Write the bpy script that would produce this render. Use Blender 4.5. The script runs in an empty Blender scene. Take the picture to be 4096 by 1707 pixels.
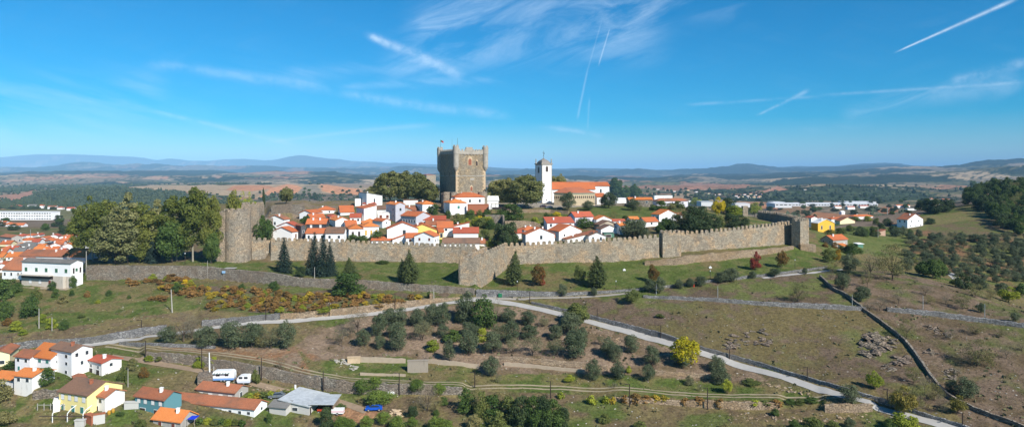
import bpy, math, random, re
import numpy as np
from math import sin, cos, radians, pi
random.seed(7); rng = np.random.default_rng(7)
sc = bpy.context.scene
COL = sc.collection
F = 2730.67; HZ = 690.0          # focal length in photo pixels, row of the level horizon

# ------------------------------------------------------------------ tagging
def tag(o, label=None, cat=None, group=None, kind=None):
    if label: o['label'] = label
    if cat: o['category'] = cat
    if group: o['group'] = group
    if kind: o['kind'] = kind
    return o
def empty(name, loc=(0, 0, 0), rz=0.0):
    o = bpy.data.objects.new(name, None); COL.objects.link(o)
    o.location = loc; o.rotation_euler = (0, 0, rz); o.empty_display_size = .5
    return o
def mesh_obj(name, verts, faces, mats, parent=None, fmat=None, smooth=False):
    me = bpy.data.meshes.new(name)
    me.from_pydata([tuple(map(float, v)) for v in verts], [], faces)
    for m in (mats if isinstance(mats, (list, tuple)) else [mats]): me.materials.append(m)
    if fmat is not None: me.polygons.foreach_set('material_index', fmat)
    if smooth: me.polygons.foreach_set('use_smooth', [True]*len(faces))
    me.update()
    o = bpy.data.objects.new(name, me); COL.objects.link(o)
    if parent: o.parent = parent
    return o
class MB:
    def __init__(s): s.v = []; s.f = []; s.m = []
    def add(s, vs, fs, m=0):
        k = len(s.v); s.v += [tuple(v) for v in vs]; s.f += [tuple(i+k for i in f) for f in fs]; s.m += [m]*len(fs)
        return s
    def box(s, x0, x1, y0, y1, z0, z1, m=0):
        return s.add([(x0,y0,z0),(x1,y0,z0),(x1,y1,z0),(x0,y1,z0),(x0,y0,z1),(x1,y0,z1),(x1,y1,z1),(x0,y1,z1)],
              [(0,3,2,1),(4,5,6,7),(0,1,5,4),(1,2,6,5),(2,3,7,6),(3,0,4,7)], m)
    def obox(s, o, ax, ay, L, W, z0, z1, m=0):          # box on axes ax, ay from origin o
        p = [(o[0]+ax[0]*a+ay[0]*b, o[1]+ax[1]*a+ay[1]*b) for a, b in ((L[0],W[0]),(L[1],W[0]),(L[1],W[1]),(L[0],W[1]))]
        return s.add([(q[0],q[1],z0) for q in p]+[(q[0],q[1],z1) for q in p],
              [(0,3,2,1),(4,5,6,7),(0,1,5,4),(1,2,6,5),(2,3,7,6),(3,0,4,7)], m)
    def tube(s, p, q, r0, r1, n=7, m=0, cap=True):
        p = np.array(p, float); q = np.array(q, float); d = q-p; L = np.linalg.norm(d); d /= max(L, 1e-6)
        a = np.cross(d, (0, 0, 1.0)) if abs(d[2]) < .95 else np.cross(d, (1.0, 0, 0)); a /= np.linalg.norm(a); b = np.cross(d, a)
        vs = []
        for c, r in ((p, r0), (q, r1)):
            for i in range(n):
                t = 2*pi*i/n; vs.append(c+a*cos(t)*r+b*sin(t)*r)
        fs = [(i, (i+1) % n, n+(i+1) % n, n+i) for i in range(n)]
        if cap: fs += [tuple(range(n))[::-1], tuple(range(n, 2*n))]
        return s.add(vs, fs, m)
    def prism(s, poly, z0, z1, m=0):
        n = len(poly)
        return s.add([(x, y, z0) for x, y in poly]+[(x, y, z1) for x, y in poly],
            [(i, (i+1) % n, n+(i+1) % n, n+i) for i in range(n)]+[tuple(range(n))[::-1], tuple(range(n, 2*n))], m)
    def lathe(s, prof, c=(0, 0), n=16, m=0):
        k = len(prof); vs = []
        for r, z in prof:
            for i in range(n): vs.append((c[0]+r*cos(2*pi*i/n), c[1]+r*sin(2*pi*i/n), z))
        fs = [(j*n+i, j*n+(i+1) % n, (j+1)*n+(i+1) % n, (j+1)*n+i) for j in range(k-1) for i in range(n)]
        fs += [tuple(range(n))[::-1], tuple(range((k-1)*n, k*n))]
        return s.add(vs, fs, m)
    def build(s, name, mats, parent=None, smooth=False):
        return mesh_obj(name, s.v, s.f, mats, parent, s.m, smooth)

# ------------------------------------------------------------------ materials
MATS = {}
def nodes_of(name):
    m = bpy.data.materials.new(name); m.use_nodes = True
    nt = m.node_tree; return m, nt, nt.nodes, nt.links, nt.nodes['Principled BSDF']
def mathn(N, Lk, op, a, b=None, c=None, clamp=False):
    n = N.new('ShaderNodeMath'); n.operation = op; n.use_clamp = clamp
    for i, x in enumerate((a, b, c)):
        if x is None: continue
        if isinstance(x, (int, float)): n.inputs[i].default_value = x
        else: Lk.new(x, n.inputs[i])
    return n.outputs[0]
def mixc(N, Lk, fac, a, b, mode='MIX'):
    n = N.new('ShaderNodeMix'); n.data_type = 'RGBA'; n.blend_type = mode
    for s, x in ((n.inputs[0], fac), (n.inputs[6], a), (n.inputs[7], b)):
        if isinstance(x, (int, float)): s.default_value = x
        elif isinstance(x, tuple): s.default_value = (*x, 1)
        else: Lk.new(x, s)
    return n.outputs[2]
def noise(N, Lk, vec, scale, detail=4, rough=.6):
    n = N.new('ShaderNodeTexNoise'); n.inputs['Scale'].default_value = scale; n.inputs['Detail'].default_value = detail
    n.inputs['Roughness'].default_value = rough
    if vec is not None: Lk.new(vec, n.inputs['Vector'])
    return n.outputs['Fac']
def ramp(N, Lk, x, a, b):
    n = N.new('ShaderNodeMapRange'); n.interpolation_type = 'SMOOTHSTEP'; n.inputs[1].default_value = a; n.inputs[2].default_value = b
    Lk.new(x, n.inputs[0]); return n.outputs[0]
def vec(N, Lk, kind='Object', scale=(1, 1, 1)):
    t = N.new('ShaderNodeTexCoord'); m = N.new('ShaderNodeMapping'); m.inputs['Scale'].default_value = scale
    if kind == 'World':
        g = N.new('ShaderNodeNewGeometry'); Lk.new(g.outputs['Position'], m.inputs['Vector'])
    else: Lk.new(t.outputs[kind], m.inputs['Vector'])
    return m.outputs[0]
def bump(N, Lk, P, h, dist, strength=1.0):
    b = N.new('ShaderNodeBump'); b.inputs['Distance'].default_value = dist; b.inputs['Strength'].default_value = strength
    Lk.new(h, b.inputs['Height']); Lk.new(b.outputs[0], P.inputs['Normal'])
def plain(name, c, rough=.8, metal=0.0, var=.12, scale=2.0, spec=.3):
    if name in MATS: return MATS[name]
    m, nt, N, Lk, P = nodes_of(name)
    n = noise(N, Lk, vec(N, Lk, 'World'), scale, 4)
    col = mixc(N, Lk, n, tuple(x*(1-var*1.6) for x in c), tuple(min(1, x*(1+var*1.2)) for x in c))
    Lk.new(col, P.inputs['Base Color']); P.inputs['Roughness'].default_value = rough; P.inputs['Metallic'].default_value = metal
    P.inputs['Specular IOR Level'].default_value = spec
    MATS[name] = m; return m
def plaster(name, c, stain=.25):
    if name in MATS: return MATS[name]
    m, nt, N, Lk, P = nodes_of(name)
    v = vec(N, Lk, 'World', (1, 1, .25))
    a = noise(N, Lk, v, .9, 6, .7); b = noise(N, Lk, vec(N, Lk, 'World'), .35, 3)
    f = mathn(N, Lk, 'MULTIPLY', ramp(N, Lk, a, .5, .75), ramp(N, Lk, b, .4, .65))
    f = mathn(N, Lk, 'MULTIPLY', f, stain*2.2)
    col = mixc(N, Lk, f, c, (c[0]*.5, c[1]*.48, c[2]*.44))
    Lk.new(col, P.inputs['Base Color']); P.inputs['Roughness'].default_value = .85; P.inputs['Specular IOR Level'].default_value = .15
    MATS[name] = m; return m
def tiles(name, c1, c2, c3, old=.35):
    m, nt, N, Lk, P = nodes_of(name)
    v = vec(N, Lk, 'World')
    big = noise(N, Lk, v, .22, 4, .6); fine = noise(N, Lk, v, 3.0, 5, .75)
    col = mixc(N, Lk, ramp(N, Lk, fine, .3, .7), c1, c2)
    col = mixc(N, Lk, mathn(N, Lk, 'MULTIPLY', ramp(N, Lk, big, .42, .7), old), col, c3)
    oi = N.new('ShaderNodeObjectInfo')
    col = mixc(N, Lk, 1.0, col, mixc(N, Lk, oi.outputs['Random'], (.78, .74, .72), (1.0, 1.0, 1.0)), 'MULTIPLY')
    Lk.new(col, P.inputs['Base Color']); P.inputs['Roughness'].default_value = .8; P.inputs['Specular IOR Level'].default_value = .2
    w = N.new('ShaderNodeTexWave'); w.inputs['Scale'].default_value = 1.6; w.inputs['Distortion'].default_value = .5
    Lk.new(vec(N, Lk, 'Object'), w.inputs['Vector'])
    bump(N, Lk, P, w.outputs['Fac'], .05, .7)
    MATS[name] = m; return m
def stone(name, c1, c2, c3, cdark, sc_=1.0, dark=.5):
    m, nt, N, Lk, P = nodes_of(name)
    v = vec(N, Lk, 'World', (1.0*sc_, 1.0*sc_, 3.1*sc_))
    vo = N.new('ShaderNodeTexVoronoi'); vo.inputs['Scale'].default_value = 1.3; Lk.new(v, vo.inputs['Vector'])
    sep = N.new('ShaderNodeSeparateColor'); Lk.new(vo.outputs['Color'], sep.inputs[0])
    col = mixc(N, Lk, sep.outputs[0], c1, c2)
    big = noise(N, Lk, vec(N, Lk, 'World', (1, 1, 1.2)), .16, 5, .65)
    col = mixc(N, Lk, ramp(N, Lk, big, .46, .58), col, mixc(N, Lk, sep.outputs[1], c3, tuple(x*.72 for x in c3)))
    f2 = noise(N, Lk, vec(N, Lk, 'World', (1, 1, .6)), .32, 7, .75)
    col = mixc(N, Lk, mathn(N, Lk, 'MULTIPLY', ramp(N, Lk, f2, .5, .72), dark), col, cdark)
    ed = N.new('ShaderNodeTexVoronoi'); ed.feature = 'DISTANCE_TO_EDGE'; ed.inputs['Scale'].default_value = 1.3; Lk.new(v, ed.inputs['Vector'])
    joint = ramp(N, Lk, ed.outputs['Distance'], .0, .16)
    col = mixc(N, Lk, joint, tuple(x*.70 for x in c1), col)
    f5 = noise(N, Lk, vec(N, Lk, 'World', (1, 1, 2)), .7, 6, .8)
    col = mixc(N, Lk, 1.0, col, mixc(N, Lk, ramp(N, Lk, f5, .3, .7), (.72, .72, .74), (1.25, 1.22, 1.18)), 'MULTIPLY')
    Lk.new(col, P.inputs['Base Color']); P.inputs['Roughness'].default_value = .93; P.inputs['Specular IOR Level'].default_value = .1
    bump(N, Lk, P, mathn(N, Lk, 'ADD', joint, mathn(N, Lk, 'MULTIPLY', sep.outputs[2], 1.2)), .16, .9)
    MATS[name] = m; return m
def leaf(name, c1, c2, trans=.25, sat=.0):
    c1 = tuple(x*1.55 for x in c1); c2 = tuple(x*1.5 for x in c2)
    m, nt, N, Lk, P = nodes_of(name)
    n = noise(N, Lk, vec(N, Lk, 'Object'), 6.0, 3, .7)
    g = N.new('ShaderNodeNewGeometry'); oi = N.new('ShaderNodeObjectInfo')
    f = mathn(N, Lk, 'ADD', mathn(N, Lk, 'MULTIPLY', ramp(N, Lk, n, .3, .7), .6), mathn(N, Lk, 'MULTIPLY', g.outputs['Random Per Island'], .4))
    col = mixc(N, Lk, f, c1, c2)
    col = mixc(N, Lk, 1.0, col, mixc(N, Lk, oi.outputs['Random'], (.72, .78, .7), (1.22, 1.14, 1.1)), 'MULTIPLY')
    Lk.new(col, P.inputs['Base Color']); P.inputs['Roughness'].default_value = .65; P.inputs['Specular IOR Level'].default_value = .2
    if trans > 0:
        t = N.new('ShaderNodeBsdfTranslucent'); Lk.new(col, t.inputs[0]); mx = N.new('ShaderNodeMixShader'); mx.inputs[0].default_value = trans
        Lk.new(P.outputs[0], mx.inputs[1]); Lk.new(t.outputs[0], mx.inputs[2]); Lk.new(mx.outputs[0], N['Material Output'].inputs[0])
    MATS[name] = m; return m

WHITE = plaster('plaster_white', (.80, .80, .79), .12); OLDWH = plaster('plaster_worn', (.74, .72, .68), .5)
GREYP = plaster('plaster_grey', (.36, .34, .31), .5); CREAM = plaster('plaster_cream', (.74, .66, .42), .15)
YELL = plaster('plaster_yellow', (.84, .56, .16), .1); PALEY = plaster('plaster_pale_yellow', (.82, .70, .30), .12); OCHRE = plaster('plaster_ochre', (.75, .42, .06), .1)
TEAL = plaster('plaster_teal', (.10, .24, .27), .3); DARKW = plain('slate_wall', (.045, .047, .055), .7)
BRICK = plaster('brick_wall', (.36, .13, .07), .2); LAV = plaster('plaster_lavender', (.62, .60, .66), .2); GREENP = plaster('paint_green', (.10, .22, .16), .1)
RO = tiles('tiles_orange', (.50, .135, .045), (.60, .185, .07), (.34, .12, .06), .45)
RB = tiles('tiles_bright', (.62, .19, .05), (.70, .25, .07), (.55, .15, .05), .35)
RR = tiles('tiles_red', (.42, .095, .05), (.50, .13, .07), (.30, .08, .05), .3)
RW = tiles('tiles_weathered', (.34, .12, .06), (.46, .18, .09), (.17, .11, .075), .7)
RN = tiles('tiles_brown', (.20, .115, .075), (.28, .16, .10), (.13, .10, .08), .7)
RG = tiles('sheets_grey', (.17, .165, .155), (.23, .22, .20), (.12, .12, .11), .6)
CORR = plain('corrugated_metal', (.50, .53, .54), .6, .15, .3, .9)
SOFF = plain('soffit_wood', (.12, .08, .05)); GLASS = plain('window_glass', (.035, .045, .055), .15, 0, .1, 2, .6)
FRAME = plain('painted_frame', (.72, .72, .70), .6); GSH = plain('green_shutter', (.04, .13, .07), .6); YSH = plain('yellow_shutter', (.6, .35, .04), .6)
BRN = plain('brown_shutter', (.16, .05, .03), .6); DKDOOR = plain('dark_door', (.05, .035, .03), .6)
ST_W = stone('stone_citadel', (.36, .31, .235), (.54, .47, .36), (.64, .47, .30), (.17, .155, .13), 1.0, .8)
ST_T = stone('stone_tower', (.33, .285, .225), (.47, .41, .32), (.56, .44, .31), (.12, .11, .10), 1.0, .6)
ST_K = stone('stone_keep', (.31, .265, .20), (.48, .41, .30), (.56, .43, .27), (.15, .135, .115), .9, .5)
ST_Q = plain('granite_pale', (.50, .38, .25), .9, 0, .25, .8, .1); ST_Q2 = plain('granite_grey', (.36, .33, .28), .9, 0, .3, .7, .1)
ST_G = stone('stone_grey', (.17, .17, .17), (.40, .40, .39), (.27, .265, .25), (.08, .08, .08), 1.25, .6)
ST_D = stone('stone_dry', (.21, .185, .15), (.38, .34, .28), (.31, .25, .19), (.10, .09, .075), 1.0, .6)
ST_B = stone('stone_tan', (.34, .26, .18), (.50, .39, .27), (.46, .33, .20), (.18, .145, .11), 1.1, .4)
BLOCKS = plain('blockwork', (.37, .30, .22), .9, 0, .15, 1.2, .1)
CONC = plain('path_paving', (.36, .345, .32), .9, 0, .12, .9, .1); DIRT = plain('dirt', (.27, .20, .135), .95, 0, .25, .7, .05); DIRT2 = plain('pale_dirt', (.31, .26, .17), .95, 0, .25, .7, .05)
METAL = plain('brown_metal', (.05, .035, .028), .6, .3); GMET = plain('grey_metal', (.42, .43, .42), .5, .3); CPOLE = plain('concrete_pole', (.36, .34, .30), .9)
BARK = plain('bark', (.10, .075, .055), .95, 0, .3, 3, .05); PBARK = plain('pale_bark', (.30, .27, .21), .95, 0, .3, 3, .05)
TYRE = plain('rubber', (.02, .02, .02), .8); CARGL = plain('car_glass', (.02, .025, .03), .08, 0, 0, 2, .7)

L_PLANE = leaf('leaves_plane', (.048, .068, .014), (.145, .150, .030)); L_LIND = leaf('leaves_linden', (.095, .105, .040), (.20, .19, .085))
L_GREEN = leaf('leaves_green', (.030, .060, .014), (.075, .11, .024)); L_DARK = leaf('leaves_dark', (.020, .036, .014), (.045, .065, .022), .15)
L_OLIVE = leaf('leaves_olive', (.030, .044, .022), (.088, .106, .056), .12); L_OLIV2 = leaf('leaves_olive_dull', (.055, .062, .032), (.125, .125, .065), .12)
L_SPR = leaf('needles_spruce', (.008, .017, .013), (.022, .040, .030), .05); L_THU = leaf('needles_thuja', (.034, .050, .016), (.085, .10, .032), .05)
L_YG = leaf('leaves_yellowgreen', (.11, .14, .015), (.25, .27, .03)); L_YEL = leaf('leaves_yellow', (.28, .22, .008), (.50, .38, .015))
L_ORA = leaf('leaves_orange', (.135, .078, .025), (.22, .13, .04)); L_RED = leaf('leaves_red', (.13, .022, .018), (.24, .05, .03)); L_RG = leaf('leaves_rusty', (.055, .06, .018), (.19, .085, .02))
L_BARE = leaf('twigs_brown', (.095, .080, .055), (.17, .145, .10), .1); L_BRG = leaf('twigs_mossy', (.085, .085, .035), (.17, .155, .06), .15)
L_PINE = leaf('needles_pine', (.020, .042, .012), (.058, .085, .022), .1); L_BUSH = leaf('leaves_bush', (.045, .065, .018), (.12, .135, .035))

# ------------------------------------------------------------------ terrain
TAB = {
-1300: [(110,-62),(150,-56),(165,-52.6),(190,-49.4),(215,-44.5),(240,-41),(262,-38.5),(280,-40),(300,-41),(400,-44),(550,-46),(700,-52),(820,-58),(1100,-57),(1500,-66),(2200,-68),(4500,-75)],
0: [(110,-62),(150,-56),(165,-52.6),(190,-49.4),(215,-44.5),(240,-41),(262,-38.5),(280,-40),(300,-41),(400,-44),(550,-46),(700,-52),(820,-57),(1100,-57),(1500,-66),(2200,-68),(4500,-75)],
400: [(110,-62),(150,-56),(165,-52.3),(190,-48.8),(200,-47),(222,-43.5),(238,-40.3),(262,-38),(300,-37.5),(330,-39),(400,-43),(550,-46),(700,-52),(820,-57),(1100,-57),(1300,-62),(1900,-43),(2500,-60),(4500,-66)],
800: [(110,-63),(150,-57),(160,-54.5),(172,-52),(185,-49.8),(205,-46.5),(222,-43),(238,-40.5),(262,-37.5),(285,-35),(310,-32),(350,-28),(390,-23),(420,-20),(450,-20),(520,-32),(700,-50),(1000,-60),(1300,-63),(1800,-50),(2300,-40),(2900,-50),(4500,-62)],
1200: [(110,-65),(150,-58.5),(162,-56),(170,-54.5),(178,-52.5),(190,-49.5),(207,-45.8),(222,-42),(236,-40.5),(262,-37.8),(280,-35.5),(300,-31),(340,-25.5),(390,-19),(430,-18),(470,-22),(600,-42),(900,-58),(1300,-63),(2300,-40),(2900,-50),(4500,-60)],
1600: [(110,-65),(150,-58.5),(160,-57),(170,-55),(176,-54),(190,-51),(205,-48),(222,-43.5),(236,-41),(262,-37.5),(285,-34),(300,-30),(340,-24.5),(390,-18),(430,-17),(470,-21),(600,-42),(900,-60),(1500,-62),(2300,-40),(3000,-50),(4500,-60)],
2000: [(110,-65),(148,-58),(158,-56.5),(168,-55.5),(176,-54.5),(190,-52),(205,-48.5),(220,-44.5),(230,-42),(245,-39.5),(262,-36.5),(280,-33.5),(300,-29.5),(340,-24.5),(375,-20),(400,-18),(440,-17.5),(480,-20),(600,-42),(900,-60),(1500,-64),(2500,-62),(4500,-70)],
2400: [(110,-65),(148,-58),(165,-56),(174,-55),(185,-52.5),(200,-49),(212,-46),(222,-44),(235,-41.5),(255,-37.5),(268,-35),(285,-32),(300,-29),(340,-23.5),(380,-19),(430,-17.5),(500,-21),(620,-42),(900,-60),(1500,-66),(2500,-72),(4500,-80)],
2800: [(110,-64),(148,-57.5),(162,-56.5),(172,-55),(180,-53),(190,-49.5),(200,-47),(220,-42.3),(235,-39.5),(245,-37.8),(262,-34.5),(280,-32),(310,-27.5),(350,-23.5),(420,-21.5),(450,-22),(500,-32),(620,-46),(900,-60),(1500,-70),(2500,-76),(4500,-80)],
3200: [(110,-62),(146,-57),(160,-55.5),(167,-54),(172,-52.5),(185,-50.5),(200,-47),(215,-42),(235,-38),(250,-36.6),(268,-34.2),(290,-31.5),(310,-30),(340,-29),(380,-29.5),(420,-33),(500,-40),(620,-46),(900,-60),(1500,-72),(2500,-76),(4500,-80)],
3600: [(110,-62),(140,-57.5),(152,-55),(165,-52.5),(180,-49.5),(195,-46.8),(210,-43.5),(225,-41),(240,-38.5),(255,-37.3),(280,-42),(320,-43.5),(370,-42),(430,-37.8),(470,-35.3),(520,-32),(560,-33),(650,-42),(800,-52),(1000,-60),(1500,-70),(2500,-76),(4500,-80)],
3850: [(110,-62),(140,-56.5),(155,-54),(170,-51.5),(185,-48),(200,-45),(215,-42.5),(235,-39.8),(260,-43),(290,-46),(320,-46),(370,-43),(430,-36),(480,-31.5),(540,-27),(600,-24),(650,-27),(800,-45),(1000,-56),(1500,-70),(2500,-76),(4500,-80)],
4096: [(110,-62),(140,-56),(155,-53.5),(170,-50.5),(185,-47.3),(198,-45),(210,-44),(225,-46),(250,-50),(280,-51),(320,-49),(370,-45),(420,-36),(480,-27),(560,-17),(640,-12),(700,-14),(900,-32),(1200,-50),(2000,-70),(4500,-75)],
5500: [(110,-62),(140,-56),(155,-53.5),(170,-50.5),(185,-47.3),(198,-45),(210,-44),(225,-46),(250,-50),(280,-51),(320,-49),(370,-45),(420,-36),(480,-24),(560,-10),(640,0),(700,2),(900,-20),(1200,-50),(2000,-70),(4500,-75)],
}
PXS = np.arange(-1300, 5501, 8.0)
DS = [112.0]
while DS[-1] < 62000:
    d = DS[-1]; DS.append(d + (2.0 if d < 140 else .8 if d < 330 else 2.5 if d < 520 else d*.0085 if d < 4000 else d*.013))
DS = np.array(DS); LD = np.log(DS)
tc = sorted(TAB); M = np.zeros((len(tc), len(DS)))
for i, k in enumerate(tc):
    t = TAB[k]+[(62000, -80)]; M[i] = np.interp(LD, np.log([a for a, b in t]), [b for a, b in t])
# smooth along depth, then spread smoothly between the columns
def smooth1(a, n, axis):
    for _ in range(n): 
        p = np.concatenate([a.take([0], axis), a, a.take([-1], axis)], axis); m = a.shape[axis]
        a = (p.take(range(0, m), axis)+2*p.take(range(1, m+1), axis)+p.take(range(2, m+2), axis))/4
    return a
M = smooth1(M, 12, 1)
Z = np.zeros((len(DS), len(PXS)))
for j in range(len(DS)):
    Z[j] = np.interp(PXS, tc, M[:, j])
Z = smooth1(Z, 260, 1)
def hash2(ix, iy, s):
    h = (ix.astype(np.int64)*374761393+iy.astype(np.int64)*668265263+s*1442695041) & 0x7fffffff
    h = (h ^ (h >> 13))*1274126177 & 0x7fffffff
    return ((h ^ (h >> 16)) & 0xffff)/65535.0
def vnoise(x, y, s=0):
    ix = np.floor(x); iy = np.floor(y); fx = x-ix; fy = y-iy; fx = fx*fx*(3-2*fx); fy = fy*fy*(3-2*fy)
    a = hash2(ix, iy, s); b = hash2(ix+1, iy, s); c = hash2(ix, iy+1, s); d = hash2(ix+1, iy+1, s)
    return (a*(1-fx)+b*fx)*(1-fy)+(c*(1-fx)+d*fx)*fy
def fbm(x, y, o=4, s=0):
    r = 0; a = .5; t = 0
    for i in range(o): r = r+a*vnoise(x, y, s+i*17); t += a; a *= .5; x = x*2.03+5.1; y = y*2.03+1.7
    return r/t
GPX, GD = np.meshgrid(PXS, DS); GX = (GPX-2048)/F*GD; GY = GD
def ridge(D0, w, pts, base=0.0):
    global Z
    xs = [p[0] for p in pts]; ys = [p[1] for p in pts]
    cz = -(np.interp(GPX, xs, ys)-HZ)/F*D0
    rough = (fbm(GX/(D0*.05), GY/(D0*.05), 5, int(D0)) - .5)
    g = np.exp(-((np.log(GD)-math.log(D0)-.10*(fbm(GX/(D0*.12), GY/(D0*.3), 3, int(D0)+3)-.5))/w)**2)
    cz2 = cz+rough*D0*(.010 if D0 < 15000 else .005)
    Z = np.where(cz2 > Z, Z+(cz2-Z)*g, Z)
# rolling relief of the far country
far = np.clip((GD-900)/2500, 0, 1)
Z += far*(fbm(GX/900, GY/900, 5, 5)-.52)*np.clip(GD*.012, 0, 60)
ridge(3000, .18, [(-1300,760),(0,760),(1500,765),(2400,748),(2700,742),(3000,748),(5500,750)])
ridge(2600, .15, [(-1300,820),(2850,820),(2950,785),(3060,762),(3240,739),(3400,742),(3600,754),(3750,764),(3950,756),(4300,742),(5500,740)])
ridge(5000, .20, [(-1300,708),(0,708),(300,702),(600,709),(1000,703),(1400,709),(2200,718),(2600,728),(2900,736),(3050,728),(3250,712),(3450,712),(3650,700),(3820,684),(4096,668),(5500,660)])
ridge(6700, .17, [(-1300,690),(0,698),(250,694),(520,688),(800,692),(1100,688),(1500,696),(2000,703),(2600,716),(2900,712),(3200,698),(3450,694),(3650,684),(3800,682),(4096,668),(5500,665)])
ridge(8500, .16, [(-1300,690),(0,700),(250,700),(500,692),(700,684),(900,690),(1150,700),(1500,702),(2000,706),(2600,712),(3000,700),(3200,690),(3400,686),(3640,669),(3760,662),(3850,656),(3960,639),(4096,636),(4600,628),(5500,640)])
ridge(13500, .13, [(-1300,660),(0,672),(130,672),(220,664),(320,655),(480,658),(700,667),(900,665),(1150,676),(1500,672),(1800,676),(2050,682),(2460,684),(2700,682),(2850,670),(3000,659),(3130,667),(3300,671),(3600,668),(4096,672),(5500,672)])
ridge(17500, .09, [(-1300,665),(0,668),(1000,672),(1400,667),(1700,668),(1950,667),(2140,673),(2300,676),(2460,673),(2700,681),(3100,668),(3180,664),(3260,668),(3340,668),(3440,657),(3540,650),(3600,654),(3650,664),(3800,670),(5500,670)])
ridge(24000, .08, [(-1300,625),(0,626),(163,619),(310,622),(489,626),(625,637),(685,633),(815,642),(978,634),(1060,639),(1196,623),(1304,634),(1400,642),(1600,652),(1750,660),(1950,672),(2300,700),(5500,720)])
mid = np.clip((GD-3300)/2500, 0, 1)*np.clip((17000-GD)/3000, 0, 1)
Z += (fbm(GX/620, GY/950, 6, 77)-.5)*GD*.010*mid
# near relief
near = np.clip((330-GD)/60, 0, 1)
Z += (fbm(GX/14, GY/14, 4, 9)-.5)*.9*near + (fbm(GX/3, GY/3, 3, 19)-.5)*.28*near
def jof(D): return np.clip(np.searchsorted(DS, D)-1, 0, len(DS)-2)
def D_at(px, py):
    i = int(np.clip((px-PXS[0])/8, 0, len(PXS)-2)); t = (px-PXS[i])/8
    z = Z[:, i]*(1-t)+Z[:, i+1]*t; pe = HZ-z*F/DS
    k = np.nonzero(pe <= py)[0]
    if len(k) == 0: return 6000.0
    k = k[0]
    if k == 0: return float(DS[0])
    a, b = pe[k-1], pe[k]; u = (a-py)/max(a-b, 1e-6)
    return float(DS[k-1]+(DS[k]-DS[k-1])*u)
def Hh(x, y):
    y = min(max(y, DS[0]+.01), DS[-2]); px = 2048+F*x/y
    i = int(np.clip((px-PXS[0])/8, 0, len(PXS)-2)); t = min(max((px-PXS[i])/8, 0), 1)
    j = int(jof(y)); s = (y-DS[j])/(DS[j+1]-DS[j])
    return float((Z[j, i]*(1-t)+Z[j, i+1]*t)*(1-s)+(Z[j+1, i]*(1-t)+Z[j+1, i+1]*t)*s)
def W(px, py, D): return ((px-2048)/F*D, D, -(py-HZ)/F*D)
def at(px, py):
    D = D_at(px, py); x = (px-2048)/F*D
    return (x, D, Hh(x, D))

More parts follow.
